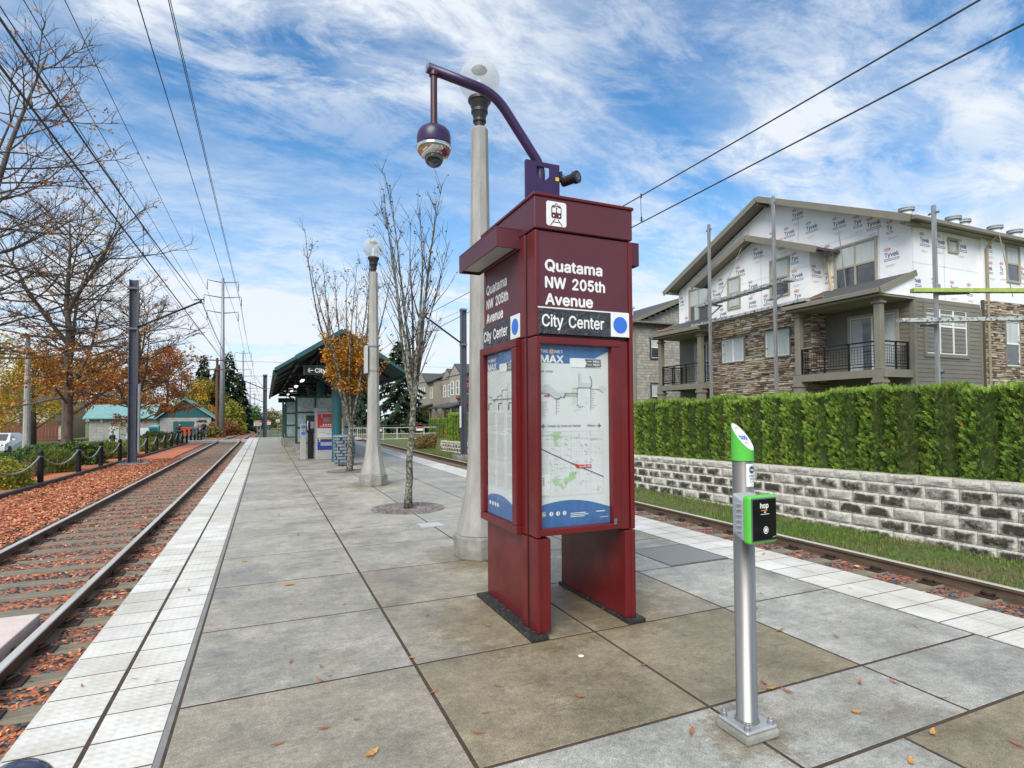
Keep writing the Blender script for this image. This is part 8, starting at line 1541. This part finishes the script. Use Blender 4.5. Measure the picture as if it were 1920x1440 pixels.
for x, y, z, lb in ((18.45, 15.0, 5.73, 'bundle of orange brown cedar offcuts lying on the near porch roof'), (18.5, 23.2, 5.75, 'bundle of orange brown cedar offcuts lying on the far porch roof')):
    root = thing('timber_offcuts', lb, 'timber', (x, y, z)); r = random.Random(3)
    for k in range(3): b = MB(); b.beam((x + r.uniform(-.04, .2), y - .9 + k * .35, z + .03), (x + r.uniform(.0, .2), y + .1 + k * .1, z + .05 + .015 * k), .10, .05); b.build('board', pm('cedar_wood', (.45, .20, .07), (.36, .15, .05), rough=.7, scale=4, stretch=(3, .5, 3)) if not bpy.data.materials.get('cedar_wood') else bpy.data.materials['cedar_wood'], root)
# scaffold
alu = pm('scuffed_aluminium', (.42, .42, .41), (.26, .26, .26), rough=.45, metal=.6, scale=5, stretch=(3, 3, .4))
def spole(x, y, zt_, lb, wall=(1, 0)):
    root = thing('scaffold_pole', lb, 'scaffold pole', (x, y, .1), 'scaffold poles at the house'); b = MB(); b.box(x - .05, x + .05, y - .05, y + .05, .1, zt_); b.build('pole', alu, root)
    for z in (zt_ - .25,): b = MB(); b.box(x - .02, x + .02, y - .16, y + .16, z - .03, z + .03); b.build('top_bracket', M['galvdark'], root)
    return root
spole(17.9, 19.15, 9.9, 'scaffold pole left of the stone bay, the leftmost on the white house'); spole(17.9, 15.7, 9.9, 'scaffold pole in front of the right side of the stone bay'); spole(19.42, 10.9, 8.12, 'scaffold pole before the grey siding window at the right')
def plank(name, p, q, w, h, mat, lb, brackets=()):
    root = thing(name, lb, 'scaffold plank', p); b = MB(); b.beam(p, q, w, h); b.build('board', mat, root)
    b = MB(); p_, q_ = Vector(p), Vector(q); n = int((q_ - p_).length / .35)
    for k in range(n): c = p_.lerp(q_, (k + .5) / n); b.beam(c - Vector((0, 0, h * .62)), c - Vector((0, 0, h * .5)), w * 1.02, .05)
    b.build('rungs', M['galvdark'], root); return root
alup = pm('mottled_aluminium_plank', (.50, .51, .50), (.10, .10, .10), rough=.5, metal=.4, scale=9, lo=.40, hi=.50)
plank('work_platform', (18.25, 20.2, 6.45), (18.2, 15.2, 6.62), .4, .11, alup, 'upper aluminium plank hung between the two poles across the stone bay'); plank('work_platform', (18.3, 20.6, 5.62), (18.3, 14.6, 5.72), .4, .10, alup, 'lower aluminium plank along the top of the stone bay')
plank('work_platform', (18.73, 11.2, 5.40), (22.4, 9.13, 5.275), .22, .12, pm('yellow_green_plank_paint', (.36, .44, .10), (.26, .33, .07), rough=.6, scale=8), 'yellow green plank hung before the white wrapped right wall'); plank('work_platform', (18.04, 11.2, 4.40), (22.3, 9.24, 4.435), .22, .12, alup, 'grey aluminium plank hung below the yellow green one')
for p, q, lb in (((19.0, 17.8, 9.6), (18.2, 18.9, 6.6), 'pale hoist rope hanging from the bay roof apex'), ((19.3, 14.15, 9.2), (19.7, 14.1, 6.2), 'pale cable hanging down beside the large upper window'), ((24.1, 11.4, 7.95), (22.9, 10.5, 5.4), 'slanting pole leaning from the eave to the green plank')):
    MB().tube([p, q], .016, 5).build('hoist_rope', alu, label=lb, cat='rope')
b = MB(); b.beam((19.85, 14.95, 7.55), (19.75, 14.7, 6.1), .09, .05); b.build('loose_batten', pm('raw_timber', (.50, .40, .26), (.44, .34, .2), rough=.7), label='raw timber batten leaning on the white wrap beside the bay', cat='timber')
for y in (19.15, 15.7):
    b = MB(); b.beam((17.9, y, 6.32), (18.6, y, 6.34), .07, .07); b.beam((17.9, y, 5.85), (18.5, y, 6.30), .05, .05); b.build('pump_jack', M['galvdark'], label='steel bracket holding the planks on the %s scaffold pole' % ('left' if y > 18 else 'middle'), cat='bracket', group='scaffold brackets')
b = MB(); b.beam((19.42, 10.9, 5.28), (20.3, 10.45, 5.30), .07, .07); b.beam((19.42, 10.9, 4.30), (18.8, 11.0, 4.26), .07, .07); b.build('pump_jack', M['galvdark'], label='steel bracket holding the planks on the right scaffold pole', cat='bracket', group='scaffold brackets')
# second house
G2 = [(.36, .345, .30), (.33, .315, .275), (.39, .375, .33), (.30, .29, .25)]
H2 = thing('shingled_house', 'grey shingled house with dark roof partly hidden between kiosk and white house', 'house', (27, 34, .2))
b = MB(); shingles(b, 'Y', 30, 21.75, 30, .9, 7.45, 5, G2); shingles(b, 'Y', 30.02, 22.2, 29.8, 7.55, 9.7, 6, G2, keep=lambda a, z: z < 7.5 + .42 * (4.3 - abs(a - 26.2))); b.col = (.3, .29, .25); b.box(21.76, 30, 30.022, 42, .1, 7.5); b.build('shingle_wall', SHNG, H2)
b = MB(); stone(b, 'Y', 29.97, 21.75, 30, .1, .9, 9); b.build('stone_base', STONE, H2); gr2 = pm('sage_green_siding', (.17, .20, .15), (.14, .17, .125), rough=.7); b = MB(); siding(b, 'Y', 33, 17.5, 21.75, .2, 4.6); b.build('green_siding', gr2, H2); b = MB(); siding(b, 'Y', 33, 17.5, 21.75, 4.6, 7.4); b.col = (.3, .3, .3); b.box(17.5, 21.74, 33.02, 42, .1, 7.4); b.build('lap_siding', SIDE, H2)
b = MB(); b.prism([(21.3, 29.6, 7.45), (26.2, 29.6, 9.55), (26.2, 29.6, 9.42), (21.3, 29.6, 7.32)], (0, 12, 0)); b.prism([(31.1, 29.6, 7.32), (26.2, 29.6, 9.42), (26.2, 29.6, 9.55), (31.1, 29.6, 7.45)], (0, 12, 0)); b.prism([(17.0, 32.5, 7.3), (27, 32.5, 7.3), (27, 38, 9.9), (17.0, 38, 9.9)], (0, 0, .13)); b.build('roof', ROOFM, H2); b = MB(); b.beam((21.3, 29.56, 7.42), (26.2, 29.56, 9.5), .05, .2); b.box(21.3, 30.2, 29.5, 29.98, 7.40, 7.50); b.build('trim', TAUPE, H2)
b = MB(); b.lathe((23.9, 33.5, 8.6), [(.24, 0), (.24, .5), (.34, .52), (.34, .66), (.1, .7)], 14); b.build('roof_vent', M['white'], H2); b = MB(); b.tube([(21.7, 29.9, 7.3), (21.7, 29.9, .3)], .05, 8); b.build('downspout', TAUPE, H2)
dkf = pm('dark_window_trim', (.05, .05, .045), (.04, .04, .036), rough=.6); window(H2, 'Y', 29.98, 23.0, 23.9, 5.2, 6.6, 1, 2, dkf, .5, [(.05, .95, .5, .95)]); window(H2, 'Y', 29.98, 23.0, 23.9, 1.9, 3.5, 1, 2, dkf, .5, [(.05, .95, .5, .95)]); window(H2, 'Y', 29.98, 25.8, 26.9, 1.9, 3.5, 2, 2, dkf); window(H2, 'Y', 32.98, 18.6, 19.8, 5.0, 6.4, 2, 2); window(H2, 'Y', 32.98, 18.6, 19.8, 1.6, 3.1, 2, 2)
# far row of townhouses
def townhouse(x, y0, y1, h, lb, wallm, seed):
    root = thing('townhouse', lb, 'house', (x + 4, (y0 + y1) / 2, -.4), 'townhouses beyond the hedge'); b = MB(); b.box(x, x + 9, y0, y1, -.6, h); b.build('wall', wallm, root); ym = (y0 + y1) / 2
    b = MB(); b.prism([(x - .5, y0 - .3, h - .05), (x + 4.5, y0 - .3, h + 2.0), (x + 4.5, y0 - .3, h + 1.85), (x - .5, y0 - .3, h - .2)], (0, y1 - y0 + .6, 0)); b.prism([(x - .6, ym - 2.4, h - .1), (x - .6, ym, h + 1.25), (x - .6, ym + 2.4, h - .1)], (3.5, 0, 0)); b.build('roof', ROOFM, root)
    b = MB(); b.poly([(x - .605, ym - 2.0, h - .06), (x - .605, ym, h + 1.05), (x - .605, ym + 2.0, h - .06)]); b.build('gable_panel', wallm, root); b = MB(); b.box(x - .55, x, ym - 2.0, ym + 2.0, 2.9, h - .1); b.build('bay', wallm, root)
    for yk in (ym - 1.0, ym + 1.0): window(root, 'X', x - .56, yk - .45, yk + .45, 3.9, 5.3, 1, 2, M['white'])
    for yk in (y0 + 1.1, y1 - 1.1): window(root, 'X', x, yk - .5, yk + .5, 3.9, 5.3, 2, 2, M['white'])
    b = MB(); b.prism([(x - 2.2, y0 + .3, 2.5), (x, y0 + .3, 3.15), (x, y0 + .3, 3.0), (x - 2.2, y0 + .3, 2.35)], (0, y1 - y0 - .6, 0)); b.build('porch_roof', ROOFM, root); b = MB(); b.box(x - 2.1, x - .01, y0 + .4, y1 - .4, -.2, .1); b.build('porch_deck', TAUPE, root)
    for yk in (y0 + .6, ym, y1 - .6): b = MB(); b.box(x - 2.05, x - 1.87, yk - .09, yk + .09, .11, 2.40); b.build('porch_post', TAUPE, root)
    b = MB(); b.box(x - .05, x - .005, y0 + 1.2, y1 - 1.2, .1, 2.3); b.build('dark_porch_glazing', M['winglass'], root); b = MB(); b.box(x - 2.0, x - 1.95, y0 + .7, y1 - .7, .2, .26); b.box(x - 2.0, x - 1.95, y0 + .7, y1 - .7, .95, 1.0)
    for k in range(int((y1 - y0 - 1.4) / .25)): b.box(x - 1.985, x - 1.965, y0 + .7 + k * .25, y0 + .72 + k * .25, .2605, .9495)
    b.build('porch_rail', M['blackmet'], root)
W1 = pm('pale_taupe_siding', (.32, .29, .235), (.28, .255, .205), rough=.75); W2_ = pm('warm_grey_siding', (.36, .33, .28), (.31, .285, .24), rough=.75)
townhouse(20, 57, 64, 6.1, 'pale grey townhouse with gable beside the right catenary mast', W2_, 1); townhouse(21.5, 64.8, 72, 6.2, 'taupe townhouse with covered porch, middle of the distant row', W1, 2); townhouse(20.5, 73, 81, 6.2, 'farthest townhouse of the row, mostly behind the dark conifer', W1, 3)
# distant hedge
p = protos[0]; r = random.Random(5); first = True
for i in range(26):
    y = 44 + i * .62; x = 16.6 + r.uniform(-.05, .05)
    o = copy_tree(p, label='arborvitae in the distant clipped hedge below the townhouses'); o['group'] = 'arborvitae of the distant hedge'; o.location = (x, y, gz(x, y) - .05); o.rotation_euler = (0, 0, r.uniform(0, 6)); o.scale = (1.1, 1.1, r.uniform(1.15, 1.22))
